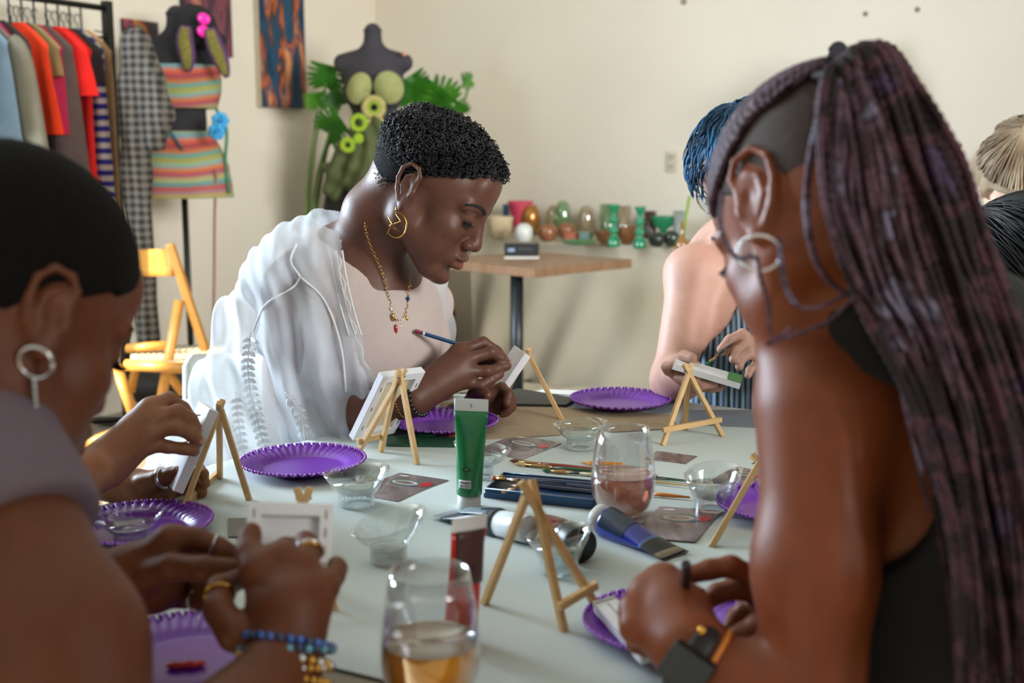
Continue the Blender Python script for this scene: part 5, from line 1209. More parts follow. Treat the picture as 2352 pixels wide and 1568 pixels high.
fAR = [Q([(592, 1312, .915), (570, 1268, .93), (572, 1238, .945), (577, 1222, .95)]), Q([(640, 1285, .925), (655, 1262, .955), (650, 1290, .985), (640, 1310, .985)]),
       Q([(690, 1305, .925), (708, 1268, .945), (704, 1248, .955), (700, 1240, .96)]), Q([(738, 1350, .915), (768, 1322, .935), (775, 1305, .945), (772, 1296, .95)])]
tAR = Q([(540, 1455, .885), (503, 1402, .90), (505, 1352, .92), (548, 1330, .945)])
SA.cone(wrR, P(665, 1400, .90), .026, .030, .02); hand(SA, wrR, fAR, tAR, r=.0102, k=.004)
fAL = [Q([(392, 1240, 1.0), (450, 1236, 1.0), (500, 1256, 1.0), (545, 1278, 1.0)]), Q([(388, 1268, 1.02), (450, 1262, 1.03), (505, 1280, 1.03), (545, 1296, 1.02)]),
       Q([(372, 1325, 1.03), (432, 1340, 1.04), (465, 1345, 1.02), (488, 1348, 1.0)]), Q([(365, 1365, 1.02), (425, 1375, 1.03), (458, 1380, 1.01), (480, 1382, 1.0)])]
tAL = Q([(320, 1330, .99), (395, 1302, .975), (468, 1306, .965), (535, 1306, .97)])
SA.ell(P(330, 1330, 1.01), (.038, .022, .032)); hand(SA, wrL, fAL, tAL, r=.0098, k=.004)
MSA = skin('skin_deep_brown', '#60341c', .52)
def tA(vs): return HA.lips(vs)
fbA = [(npv(HA.O) - .135, npv(HA.O) + .14, .0026), (npv(P(640, 1380, .9)) - [.085, .075, .085], npv(P(640, 1380, .9)) + [.065, .1, .085], .0024), (npv(P(400, 1320, 1.0)) - [.06, .06, .06], npv(P(400, 1320, 1.0)) + [.075, .06, .06], .0024)]
sdf_mesh('body', SA, .005, MSA, A, fbA, tA)
HA.brows(A, M_LASH); HA.lashes(A, M_LASH)
armdir = (mid2 - shR).normalized()
hem = P(150, 1120, .79)
ST_ = Sdf(); ST_.p = [q_ for q_ in SA.p[-400:]]; 
cl = Sdf(); cl.chain([shR + Vector((-.02, .02, .0)), nb + Vector((0, 0, -.035)), shL], [.057, .072, .057], .05)
cl.chain([mid + bk * .03 + Vector((0, 0, -.05)), mid + bk * .09 + Vector((0, 0, -.25)), mid + bk * .12 + Vector((0, 0, -.45))], [.13, .13, .145], .08)
cl.chain([shR, shR.lerp(mid2, .62)], [.060, .060], .03); cl.chain([shL, shL.lerp(elL, .5)], [.058, .058], .03)
nkA = (HA.L(-.045, 0, -.09) - nb).normalized()
fold = lambda X, Y, Z: .003 * np.sin(X * 60 + Z * 40) * np.sin(Z * 23 + Y * 31)
sdf_mesh('shirt', cl, .005, pm('lavender_jersey', '#6a5b66', .9, var=.06, vs=200, bump=.3, bs=900), A, mod=cloth_mod(.006, [half((.25, .2, .94), P(40, 835, .88)), lambda X, Y, Z: np.minimum(half(armdir, hem)(X, Y, Z), .13 - np.sqrt((X - hem.x) ** 2 + (Y - hem.y) ** 2 + (Z - hem.z) ** 2))], fold))
regA = lambda x, y, z: np.maximum(-(z - (.012 + .030 * np.clip((x + .01) / .05, 0, 1) + .02 * np.clip((x - .05) / .03, 0, 1) - .075 * np.clip((-.02 - x) / .05, 0, 1))), -(.0 - x + .093) * 1.0 - 5)
hair_shell('hair', HA, .005, regA, pm('hair_buzz', '#12100f', .9, var=.35, vs=300, bump=.9, bs=700, spec=.12), A, mod=lambda x, y, z: .0012 * np.sin(x * 900) * np.sin(y * 800) * np.sin(z * 850))
# earring: silver hoop and pendant chain
ea = HA.L(-.010, -.088, -.030); hp = [ea + Vector((.012 * math.cos(t) - .002, -.003 * math.sin(t), -.004 + .012 * math.sin(t))) for t in [2 * PI * i / 24 for i in range(25)]]
er = MB().tube(hp, .0018, 8).build('hoop_earring', M_SILV, A); m = MB(); 
for i in range(9): m.ball(ea + Vector((-.004, 0, -.018 - i * .0046)), (.0021, .0021, .0028), 6)
m.build('earring_chain', M_SILV, er)
# rings on both hands
def fring(parent, a, b, f, R, r, mat, name='ring', gem=None):
    a, b = Vector(a), Vector(b); c = a.lerp(b, f); x, y, d = frame_of(b - a); o = MB().tube([c + (x * math.cos(t) + y * math.sin(t)) * R for t in [2 * PI * i / 24 for i in range(25)]], r, 6).build(name, mat, parent)
    if gem: MB().ball(c + Vector(gem) * R, r * 2.6, 8).build('gem', mat, o)
    return o
fring(A, fAL[0][1], fAL[0][2], .8, .0108, .0009, M_SILV); fring(A, fAL[3][1], fAL[3][2], .9, .0102, .001, M_SILV)
fring(A, fAR[2][1], fAR[2][2], .2, .0112, .0016, M_SILV, gem=(-.6, -.8, .1)); fring(A, fAR[2][1], fAR[2][2], -.15, .0116, .0012, M_GOLD); fring(A, fAR[3][0], fAR[3][1], .1, .0125, .0014, M_GOLD, gem=(0, -.7, .7)); fring(A, tAR[1], tAR[2], .75, .0125, .0011, M_GOLD, gem=(-.7, -.7, 0))
# bracelets round the wrist: beaded blue, gold links, silver beads
wd = (P(665, 1400, .90) - wrR).normalized(); xb, yb, _ = frame_of(wd)
def beads(parent, c, R, n, r, mats, name, tilt=0.0, sq=.86):
    m = {}; 
    for i in range(n):
        t = 2 * PI * i / n; p = c + (xb * math.cos(t) + yb * math.sin(t) * sq) * R + wd * tilt * math.sin(t + 1.0); mm = mats[i % len(mats)]; m.setdefault(mm.name, (MB(), mm))[0].ball(p, r, 8)
    first = None
    for k_, (g_, mm) in m.items():
        o = g_.build(name, mm, first or parent); first = first or o
    return first
MBL = pm('bead_blue', '#1d56a8', .12, spec=.9, var=.2, vs=90); MBL2 = pm('bead_navy', '#123052', .12, spec=.9); MTQ = pm('bead_aqua', '#5a9fb4', .12, spec=.9)
beads(A, wrR + wd * .018, .0375, 30, .0038, [MBL, MBL, MBL2], 'blue_bead_bracelet', .003); beads(A, wrR + wd * .012, .0375, 30, .0036, [MBL2, MTQ], 'aqua_bead_bracelet', -.002)
beads(A, wrR + wd * .005, .037, 26, .0040, [M_GOLD, M_SILV], 'gold_bead_bracelet', .004); beads(A, wrR - wd * .003, .037, 34, .0032, [M_SILV, M_GOLD, M_GOLD], 'metal_bead_bracelet', -.003); beads(A, wrR - wd * .010, .0365, 30, .0034, [M_GOLD], 'gold_chain_bracelet', .002)
# canvas held by this person
canvas(P(560, 1292, .975), P(760, 1296, .985), P(566, 1154, 1.005), 'white canvas held up by the ringed hands in the foreground', th=.013, flip=True, frame=.012, rawm=M_CANV)

# ---------------------------------------------------------------- person at the left edge holding a pencil
B = person((-.86, 1.45, .45), 'person at the left edge, mostly hidden, whose hand draws with a pencil on a canvas')
SB = Sdf(); HB = Head(Vector((-.78, 1.50, 1.24)), (.85, -.1, -.5)); HB.build(SB)
shB = Vector((-.80, 1.28, 1.02)); shB2 = Vector((-.82, 1.66, 1.02)); elB = P(30, 1160, 1.28); wrB = P(238, 1070, 1.42)
SB.chain([HB.L(-.03, 0, -.02), Vector((-.86, 1.48, 1.07))], [.056, .06], .03); SB.chain([shB, Vector((-.87, 1.47, 1.02)), shB2], [.055, .08, .055], .05)
SB.chain([Vector((-.87, 1.47, .97)), Vector((-.92, 1.47, .72)), Vector((-.93, 1.47, .50))], [.13, .12, .14], .08)
SB.chain([shB, elB], [.052, .040], .03); SB.chain([elB, elB.lerp(wrB, .45), wrB], [.040, .038, .025], .02)
fB = [Q([(345, 938, 1.44), (388, 916, 1.46), (420, 938, 1.47), (436, 958, 1.47)]), Q([(345, 962, 1.43), (408, 945, 1.44), (436, 962, 1.45), (450, 984, 1.455)]), Q([(335, 992, 1.425), (405, 982, 1.43), (438, 995, 1.44), (456, 1012, 1.445)]), Q([(322, 1020, 1.425), (385, 1026, 1.43), (420, 1030, 1.435), (446, 1036, 1.44)])]
tB = Q([(290, 1040, 1.47), (340, 1000, 1.49), (392, 975, 1.49), (430, 965, 1.485)])
hand(SB, wrB, fB, tB, r=.0095); SB.cone(wrB, P(320, 990, 1.44), .024, .022, .02)
wr2 = P(300, 1122, 1.52); SB.chain([shB2, Vector((-.72, 1.6, .80)), wr2], [.05, .038, .024], .02)
fB2 = [Q([(370, 1100, 1.52), (420, 1085, 1.55), (455, 1075, 1.55), (468, 1088, 1.53)]), Q([(370, 1115, 1.52), (420, 1105, 1.56), (458, 1098, 1.56), (470, 1108, 1.53)]), Q([(370, 1128, 1.52), (420, 1122, 1.56), (455, 1118, 1.56), (464, 1130, 1.53)]), Q([(370, 1135, 1.51), (415, 1136, 1.55), (440, 1138, 1.55), (452, 1142, 1.53)])]
tB2 = Q([(330, 1112, 1.50), (365, 1100, 1.49), (392, 1092, 1.485), (408, 1085, 1.48)]); hand(SB, wr2, fB2, tB2, r=.0088)
MSB = skin('skin_brown', '#8a5c42'); cb_ = npv(P(370, 1020, 1.45))
sdf_mesh('body', SB, .006, MSB, B, [(cb_ - [.12, .1, .1], cb_ + [.09, .14, .09], .0024)], lambda vs: HB.lips(vs))
hair_shell('hair', HB, .012, regA, M_HAIRK, B, h=.005)
cl = Sdf(); cl.chain([shB, Vector((-.87, 1.47, 1.01)), shB2], [.06, .082, .06], .05); cl.chain([Vector((-.87, 1.47, .97)), Vector((-.92, 1.47, .72)), Vector((-.93, 1.47, .50))], [.136, .13, .145], .08); cl.chain([shB, shB.lerp(elB, .5)], [.058, .056], .03); cl.chain([shB2, shB2.lerp(Vector((-.72, 1.6, .8)), .5)], [.056, .054], .03)
sdf_mesh('shirt', cl, .007, pm('dark_tshirt', '#2a2a30', .9), B)
fring(B, tB2[1], tB2[2], .3, .0125, .003, M_SILV)
nails(fB[:3] + [tB2], B, pm('nail_pink', '#c09080', .25), (0.2, -.6, .6))
pencil(P(205, 966, 1.43), P(462, 953, 1.485), '#141416', 'black pencil held by the hand at the left edge', r=.0036, lead='#3a3230')

# ---------------------------------------------------------------- person in the middle with the sheer lace robe
C = person((-.40, 2.05, .45), 'person in the middle with short curly black hair, gold earrings and a white lace robe')
phi, pit = math.radians(-14), math.radians(31); fC = Vector((math.cos(phi) * math.cos(pit), math.sin(phi) * math.cos(pit), -math.sin(pit))); rtC = Vector((math.sin(phi), -math.cos(phi), 0))
sC = 1.03; HC_ = Head(P(943, 446, 1.87) - rtC * .077 * sC, fC, sC, roll=math.radians(-3), top=(.037, .073), ear=1.05)
SC_ = Sdf(); HC_.build(SC_)
nbC = P(845, 610, 2.02); shC = P(672, 668, 1.95); shC2 = P(975, 700, 2.20)
SC_.chain([HC_.L(-.036, 0, -.01), HC_.L(-.052, 0, -.075), nbC], [.054, .052, .064], .03)
SC_.cone(HC_.L(.0, -.035, -.05), P(880, 640, 1.98), .02, .018, .02)
SC_.chain([shC + Vector((.02, .02, 0)), nbC + Vector((-.03, 0, -.05)), shC2], [.052, .085, .05], .06)
chC = P(830, 745, 2.03); blC = P(800, 930, 2.06); pvC = Vector((blC.x - .03, 2.12, .50))
SC_.chain([P(790, 690, 2.05), P(810, 800, 2.05), blC, pvC], [.115, .125, .115, .14], .08); SC_.ell(P(890, 790, 1.99), (.06, .065, .065), k=.05); SC_.ell(P(945, 800, 2.13), (.055, .06, .06), k=.05)
elC = P(742, 958, 1.93); wrC = P(948, 915, 1.86)
SC_.chain([shC, elC], [.050, .039], .03); SC_.chain([elC, elC.lerp(wrC, .35), wrC], [.040, .041, .0265], .02)
fCR = [Q([(1055, 806, 1.93), (1110, 786, 1.95), (1140, 806, 1.955), (1158, 826, 1.955)]), Q([(1064, 828, 1.915), (1128, 808, 1.93), (1150, 822, 1.94), (1160, 836, 1.945)]), Q([(1070, 852, 1.91), (1118, 852, 1.915), (1142, 846, 1.93), (1164, 840, 1.94)]), Q([(1062, 874, 1.91), (1104, 884, 1.91), (1128, 872, 1.92), (1148, 860, 1.93)])]
tCR = Q([(1000, 870, 1.93), (1050, 845, 1.97), (1100, 832, 1.985), (1142, 830, 1.975)])
hand(SC_, wrC, fCR, tCR, r=.0098); SC_.cone(wrC, P(1040, 850, 1.92), .026, .024, .02)
wrC2 = P(1085, 945, 2.05); elC2 = P(1000, 985, 2.18)
SC_.chain([shC2, elC2, wrC2], [.046, .037, .025], .02)
fCL = [Q([(1120, 905, 1.99), (1152, 890, 1.985), (1168, 905, 1.97), (1164, 925, 1.96)]), Q([(1128, 912, 2.0), (1162, 902, 1.99), (1174, 918, 1.98), (1168, 934, 1.97)]), Q([(1130, 925, 2.0), (1164, 922, 1.99), (1174, 934, 1.98), (1166, 944, 1.97)]), Q([(1126, 938, 2.0), (1152, 940, 1.99), (1164, 946, 1.98), (1154, 952, 1.97)])]
tCL = Q([(1085, 920, 1.99), (1090, 905, 1.965), (1105, 898, 1.95), (1118, 908, 1.94)]); hand(SC_, wrC2, fCL, tCL, r=.0095)
MSC = skin('skin_dark_brown', '#5a392c', .46)
OC = npv(HC_.O); hC = npv(P(1070, 850, 1.94))
def tC(vs): 
    t = HC_.lips(vs, (1.55, 1.02, 1.02)); return t
sdf_mesh('body', SC_, .005, MSC, C, [(OC - .15, OC + .15, .0019), (hC - [.09, .08, .08], hC + [.105, .15, .08], .0022)], tC)
HC_.brows(C, M_LASH, 90); HC_.lashes(C, M_LASH)
nails(fCR[:4] + [tCL], C, pm('nail_rose', '#8a5246', .2), (0.1, -.5, .8), .0048)
# white tank
cl = Sdf(); cl.chain([shC + Vector((.05, .02, 0)), nbC + Vector((-.03, 0, -.05)), shC2], [.045, .087, .05], .06); cl.chain([P(790, 690, 2.05), P(810, 800, 2.05), blC, pvC], [.115, .125, .115, .14], .08); cl.ell(P(890, 790, 1.99), (.06, .065, .065), k=.05); cl.ell(P(945, 800, 2.13), (.055, .06, .06), k=.05)
ntk = Vector((.56, -.34, .76)); foldt = lambda X, Y, Z: .0015 * np.sin(X * 50 - Z * 60) * np.sin(Z * 30)
sdf_mesh('tank_top', cl, .005, pm('cream_rib', '#b9aaa4', .9, var=.03, vs=60, bump=.35, bs=900), C, mod=cloth_mod(.006, [half(ntk, P(872, 618, 1.96))], foldt))
# sheer robe
def sheer(name, col, op, ws, emb=None):
    m = bpy.data.materials.new(name); m.use_nodes = True; nt = m.node_tree; nt.nodes.clear(); L = nt.links; out = N(nt, 'ShaderNodeOutputMaterial')
    df = N(nt, 'ShaderNodeBsdfDiffuse'); df.inputs[0].default_value = (*lin(col), 1); tl = N(nt, 'ShaderNodeBsdfTranslucent'); tl.inputs[0].default_value = (*lin(col), 1)
    mx = N(nt, 'ShaderNodeMixShader'); mx.inputs[0].default_value = .35; L.new(df.outputs[0], mx.inputs[1]); L.new(tl.outputs[0], mx.inputs[2])
    tr = N(nt, 'ShaderNodeBsdfTransparent'); m2 = N(nt, 'ShaderNodeMixShader'); L.new(tr.outputs[0], m2.inputs[1]); L.new(mx.outputs[0], m2.inputs[2])
    co = coords(nt); wv = N(nt, 'ShaderNodeTexNoise'); wv.inputs['Scale'].default_value = 5; wv.inputs['Detail'].default_value = 2; wv.inputs['Distortion'].default_value = 1; L.new(co, wv.inputs[0])
    r = N(nt, 'ShaderNodeValToRGB'); r.color_ramp.elements[0].position = .40; r.color_ramp.elements[1].position = .60; r.color_ramp.elements[0].color = (op, op, op, 1); r.color_ramp.elements[1].color = (ws, ws, ws, 1)
    L.new(wv.outputs['Fac'], r.inputs[0]); L.new(r.outputs[0], m2.inputs[0]); L.new(m2.outputs[0], out.inputs[0]); return m
MSH = sheer('sheer_voile', '#dfe3e8', .42, .60); MLC = pm('lace_trim', '#d9dadc', .9, var=.06, vs=120, bump=.6, bs=500)
RS_ = Sdf(); RS_.chain([P(672, 650, 1.97), P(728, 790, 1.96), P(772, 900, 1.955), P(765, 950, 1.95)], [.080, .092, .092, .088], .03)
RB_ = Sdf(); RB_.chain([P(690, 640, 1.99), P(800, 580, 2.02), P(850, 565, 2.04)], [.092, .082, .066], .04)
RB_.chain([P(740, 680, 2.07), P(700, 800, 2.10), P(660, 940, 2.10), P(640, 1090, 2.08), Vector((-.50, 2.07, .60))], [.13, .15, .155, .165, .17], .06)
RB_.chain([P(800, 670, 2.0), P(806, 850, 1.99), P(790, 1000, 2.01)], [.108, .112, .10], .05)
RB_.chain([P(960, 650, 2.17), P(975, 760, 2.17), P(968, 860, 2.15)], [.052, .05, .04], .03)
nrb = Vector((.88, -.38, .27)); er_ = half(nrb, P(838, 712, 1.92)); farp = half((-.9, 0, -.1), P(950, 720, 2.12))
def rregion(X, Y, Z): return np.minimum(er_(X, Y, Z), np.maximum(farp(X, Y, Z), half((0, -1, 0), (0, 2.09, 0))(X, Y, Z)))
slv = half(Vector((.62, .1, -.75)), P(846, 990, 1.95))
foldr = lambda X, Y, Z: .0075 * np.sin(X * 95 + Z * 22 + 3 * np.sin(Z * 9)) * np.clip((1.14 - Z) * 5, .15, 1) + .003 * np.sin(X * 40 - Z * 60) + .0022 * np.sin(X * 210 + Z * 50 + 2 * np.sin(Z * 25))
nkreg = half((.35, -.1, .93), P(822, 528, 1.98))
def dropcut(regs): return lambda X, Y, Z: np.maximum.reduce([g_(X, Y, Z) for g_ in regs]) > -.0035     # leaves the garment open at its cut edges
def hollow(regs):
    def f(D, X, Y, Z):
        D = D + foldr(X, Y, Z)
        for g_ in regs: D = np.maximum(D, g_(X, Y, Z))
        return D
    return f
rb_obj = sdf_mesh('lace_robe', RB_, .0042, MSH, C, mod=hollow([rregion, nkreg]), sm=2, drop=dropcut([rregion, nkreg]))
sdf_mesh('robe_sleeve', RS_, .0042, MSH, C, mod=hollow([slv]), sm=2, drop=dropcut([slv]))
RC_ = Sdf(); RC_.p = RB_.p + RS_.p
# embroidery: vines with leaves lying on the robe, seams and lace yoke
RBc = RC_
def robe_d(p):
    """distance to the robe surface at a point"""
    D, ax = RBc.grid(npv(p) - .004, npv(p) + .004, .004); x, y, z = [a[:, None, None] if i == 0 else (a[None, :, None] if i == 1 else a[None, None, :]) for i, a in enumerate(ax)]; return float((D + foldr(x, y, z))[1, 1, 1])
def on_robe(u, v, lift=.0016):
    d = ray(u, v); y = 1.60
    for _ in range(60):
        p = EYE + d * (y / d.y); e = robe_d(p)
        if e < lift: break
        y += max(e * .8, .002)
    return p if e < lift + .004 else None
def leafm(m, a, dirv, ln, wd_):
    b = (a[0] + dirv[0] * ln, a[1] + dirv[1] * ln); pa, pb = on_robe(*a, -.001), on_robe(*b, -.001)
    if pa is None or pb is None or (pb - pa).length > .035: return
    m.tube([pa, pa.lerp(pb, .35), pa.lerp(pb, .7), pb], [.0006, wd_, wd_ * .8, .0004], 8, flat=.3, up=(0, -1, 0))
def vine(pts, name, step=15, ll=20, wl=.0042):
    m = MB(); pp = [(p[0], p[1]) for p in resample([(u, v, 0) for u, v in pts], max(6, int(sum(math.hypot(pts[i + 1][0] - pts[i][0], pts[i + 1][1] - pts[i][1]) for i in range(len(pts) - 1)) / step)))[0]]
    m.tube([p_ for p_ in [on_robe(*p, -.0006) for p in pp] if p_ is not None], .0012, 6)
    for i in range(1, len(pp) - 1):
        dx, dy = pp[i + 1][0] - pp[i - 1][0], pp[i + 1][1] - pp[i - 1][1]; L_ = math.hypot(dx, dy) or 1; dx /= L_; dy /= L_
        for sd in (-1, 1): leafm(m, pp[i], (dx * .5 - sd * dy * .85, dy * .5 + sd * dx * .85), ll, wl)
    return m.build(name, MLC, C)
vine([(575, 760), (570, 860), (590, 960), (612, 1040)], 'embroidery'); vine([(540, 900), (548, 970), (560, 1040)], 'embroidery', 13, 16, .004); vine([(655, 900), (690, 950), (700, 1010)], 'embroidery', 14, 18, .004)
def ropeline(pts, r, name): 
    pp = [p for p in resample([(u, v, 0) for u, v in pts], 26)[0]]; return MB().tube([p_ for p_ in [on_robe(p[0], p[1], -.001) for p in pp] if p_ is not None], r, 6).build(name, MLC, C)
ropeline([(690, 636), (672, 660), (610, 700), (582, 760)], .0019, 'seam'); ropeline([(690, 636), (745, 690), (782, 790), (795, 900)], .0019, 'seam'); ropeline([(682, 560), (668, 600), (690, 636)], .0022, 'seam')
for k, off_ in enumerate((6, 20, 34)): ropeline([(792 - off_, 575), (802 - off_, 640), (818 - off_, 710), (836 - off_, 770)], (.0018, .0012, .0015)[k], 'front_trim')
ropeline([(p_[0] + (5 if i_ % 2 else -5), p_[1]) for i_, p_ in enumerate(resample([(776, 575, 0), (787, 640, 0), (803, 710, 0), (822, 780, 0), (846, 850, 0)], 40)[0])], .0009, 'front_lace')
# curly hair
def regC(x, y, z): return -(z - (.028 + .045 * np.clip((x - .0) / .07, 0, 1) - .050 * np.clip((-.0 - x) / .05, 0, 1)))
hair_shell('hair_base', HC_, .0035, regC, M_HAIRK, C, h=.003, extra=lambda S: S.ell(HC_.L(.0, 0, .062), [.095 * sC, .073 * sC, .056 * sC], HC_.R, .02))
paths = []; rad = []
MHC = pm('hair_curls', '#17161a', .5, var=.35, vs=150, spec=.45)
cc_ = 0
while cc_ < 4600:
    th = math.acos(random.uniform(-.95, 1)); ph = random.uniform(-PI, PI); d = (math.sin(th) * math.cos(ph), math.sin(th) * math.sin(ph), math.cos(th)); x, y, z = -.004 + d[0] * .098, d[1] * .0765, .037 + d[2] * .073; low = random.random() < .3
    if low:
        x, y, z = -.035 + d[0] * .056, d[1] * .063, .005 + d[2] * .061
        if ((x + .004) / .098) ** 2 + (y / .0765) ** 2 + ((z - .037) / .073) ** 2 < 1: continue
    if regC(x, y, z) > .002 * random.random(): continue
    top = min(1, max(0, (z - .035) / .040)); th_ = .006 + .017 * top * (1 + .25 * math.sin(ph * 5 + th * 7)); n_ = Vector(d); t1, t2, _ = frame_of(n_)
    ln = 16; a0 = random.random() * 6; cr_ = random.uniform(.0022, .0046) * (.35 + .65 * top); lean = Vector((random.uniform(-.4, .4), random.uniform(-.4, .4), random.uniform(-.3, .3))); pth = []
    for i in range(ln):
        f = i / (ln - 1); pth.append(HC_.L(*(Vector((x, y, z)) + (n_ + lean * f * .35) * (th_ * f * random.uniform(.97, 1.03)) + (t1 * math.cos(a0 + f * 14) + t2 * math.sin(a0 + f * 14)) * cr_)))
    paths.append(np.array([list(p) for p in pth])); rad.append(np.linspace(.0015, .0009, ln) * (.6 + .5 * top)); cc_ += 1
tubes_np('curls', paths, rad, MHC, C, 4)
# earring of a crescent and a star point, necklace, bracelets
ea = HC_.L(-.008, -.088, -.030); er = MB().tube([ea, ea + Vector((0, 0, -.012))], .0009, 6).build('earring', M_GOLD, C)
MB().tube([ea + Vector((.001 + .016 * math.cos(t), -.002, -.030 + .020 * math.sin(t))) for t in arc(-2.6, 1.7, 20, lambda a: a)], [.0006 + .0009 * math.sin(PI * i / 20) for i in range(21)], 6).build('crescent', M_GOLD, er)
MB().tube([ea + Vector((-.012, -.003, -.016)), ea + Vector((-.006, -.003, -.028)), ea + Vector((-.014, -.003, -.044))], .0010, 6).build('charm', M_GOLD, er)
MB().tube([ea + Vector((.0, -.002, -.012)), ea + Vector((.008, -.003, -.024)), ea + Vector((-.01, -.003, -.030)), ea + Vector((.006, -.003, -.04))], .0008, 6).build('charm', M_GOLD, er)
TK = Sdf(); TK.p = list(SC_.p)
def on_S(S, u, v, lift, y0, y1):
    d = ray(u, v); y = y0
    while y < y1:
        p = EYE + d * (y / d.y); D, ax = S.grid(npv(p) - .003, npv(p) + .003, .003); e = float(D[1, 1, 1])
        if e < lift: return p
        y += max(min(e * .7, .02), .0015)
    return EYE + d * (y1 / d.y)
nk = [(838, 512), (842, 535), (852, 565), (866, 598), (880, 632), (890, 668), (898, 702), (906, 730), (918, 736), (930, 722), (937, 690), (941, 655), (943, 628)]
npts = [on_S(TK, u, v, .009, 1.7, 2.12) for u, v in nk]; pth, Ln = resample(npts, 46)
nl = MB(); 
for i in range(0, 45):
    a, b = Vector(pth[i]), Vector(pth[i + 1]); x, y, d = frame_of(b - a, (0, -1, 0)); c = (a + b) / 2; h_ = (b - a).length * .60; ww = .0019; o_ = x if i % 2 else y
    nl.tube([c + d * h_ * math.cos(t) + o_ * ww * math.sin(t) for t in [2 * PI * k / 10 for k in range(11)]], .0005, 5)
nk_o = nl.build('necklace', M_GOLD, C)
def pend(i, dz, r, mat, nm): p = Vector(pth[i]) + Vector((0, -.003, -dz)); MB().ball(p, r, 8).build(nm, mat, nk_o)
pend(27, .006, (.0034, .002, .007), M_GOLD, 'pendant'); pend(29, .016, (.0032, .003, .009), pm('bead_red', '#a01c22', .15, spec=.8), 'red_pendant'); pend(31, .010, (.004, .002, .005), M_GOLD, 'pendant'); pend(34, .012, (.004, .002, .006), M_GOLD, 'pendant'); pend(25, .003, (.0028, .0028, .004), pm('bead_white', '#d8d4d0', .2), 'white_bead'); pend(38, .0, (.003, .003, .004), pm('bead_cobalt', '#1c2f80', .15), 'blue_bead')
m = MB(); pz = Vector(pth[31]) + Vector((.001, -.004, -.016))
for i in range(7): m.ball(pz + Vector((0, 0, -.0042 * i)), .0021, 6)
for i in (-1, 1): m.ball(pz + Vector((.0045 * i, 0, -.009)), .0021, 6)
m.build('cross_pendant', pm('pearl_pink', '#c8b0a0', .2), nk_o)
wdC = (wrC - elC).normalized(); xb, yb, _ = frame_of(wdC); wd = wdC
beads(C, wrC + wdC * .012, .0295, 24, .0040, [pm('bead_onyx', '#101012', .15, spec=.9)], 'black_bead_bracelet', .0, 1.0); beads(C, wrC - wdC * .012, .0315, 40, .0016, [M_GOLD], 'fine_gold_bracelet', .002, 1.0)
pc = pencil(P(955, 760, 1.925), P(1174, 828, 1.965), '#1e3f66', 'blue pencil with a dark red end held by the person in the lace robe', r=.0036, end='#7a1c34', lead='#6a2c24')
MB().tube([P(970, 765, 1.9278), P(975, 766.5, 1.9287)], .0039, 6).build('white_band', M_TW, pc)

# ---------------------------------------------------------------- blue-haired person
Dp = person((.62, 2.35, .45), 'person with short wavy blue hair, glasses and a ribbed blue-grey tank top')
SD = Sdf(); fD = Vector((-.78, -.38, -.52)); HD = Head(P(1735, 405, 2.27), fD, 1.0); HD.build(SD)
nbD = P(1700, 560, 2.36); shD = P(1590, 628, 2.27); shD2 = P(1860, 640, 2.42)
SD.chain([HD.L(-.03, 0, -.03), nbD], [.052, .056], .03); SD.chain([shD, nbD + Vector((0, 0, -.05)), shD2], [.052, .085, .052], .06)
SD.chain([P(1720, 680, 2.36), P(1725, 800, 2.34), P(1725, 930, 2.33), P(1725, 1250, 2.42)], [.12, .125, .125, .15], .08); SD.ell(P(1700, 750, 2.26), (.09, .06, .06), k=.05)
elD = P(1548, 872, 2.17); wrD = P(1590, 862, 2.03); SD.chain([shD, elD], [.046, .040], .03); SD.chain([elD, elD.lerp(wrD, .4), wrD], [.043, .038, .025], .02)
fDL = [Q([(1560, 858, 2.01), (1535, 850, 2.0), (1530, 842, 1.99), (1545, 838, 1.97)]), Q([(1575, 872, 2.0), (1560, 868, 1.98), (1580, 872, 1.96), (1600, 868, 1.96)]), Q([(1590, 880, 2.0), (1590, 882, 1.98), (1615, 884, 1.96), (1640, 882, 1.96)]), Q([(1600, 884, 2.02), (1610, 890, 2.0), (1635, 892, 1.98), (1655, 890, 1.97)])]
tDL = Q([(1575, 850, 2.04), (1560, 830, 2.03), (1572, 818, 2.01), (1590, 822, 1.99)]); hand(SD, wrD, fDL, tDL, r=.0090)
elD2 = P(1880, 900, 2.3); wrD2 = P(1795, 850, 2.12); SD.chain([shD2, elD2, wrD2], [.048, .040, .025], .02)
fDR = [Q([(1752, 798, 2.10), (1705, 766, 2.08), (1675, 780, 2.07), (1656, 802, 2.06)]), Q([(1758, 815, 2.09), (1712, 790, 2.07), (1692, 806, 2.06), (1684, 825, 2.05)]), Q([(1762, 832, 2.09), (1722, 812, 2.07), (1702, 826, 2.06), (1698, 842, 2.05)]), Q([(1768, 848, 2.10), (1736, 838, 2.08), (1722, 850, 2.07), (1718, 862, 2.06)])]
tDR = Q([(1770, 810, 2.14), (1725, 795, 2.12), (1690, 790, 2.10), (1664, 806, 2.08)]); hand(SD, wrD2, fDR, tDR, r=.0090)
MSD = skin('skin_pale', '#bf9483', .5, .05); hD = npv(P(1640, 840, 2.05))
sdf_mesh('body', SD, .006, MSD, Dp, [(hD - [.11, .12, .07], hD + [.13, .12, .08], .0026), (npv(HD.O) - .14, npv(HD.O) + .14, .003)], lambda vs: HD.lips(vs, (1, .72, .75)))
HD.brows(Dp, M_LASH); HD.lashes(Dp, M_LASH)
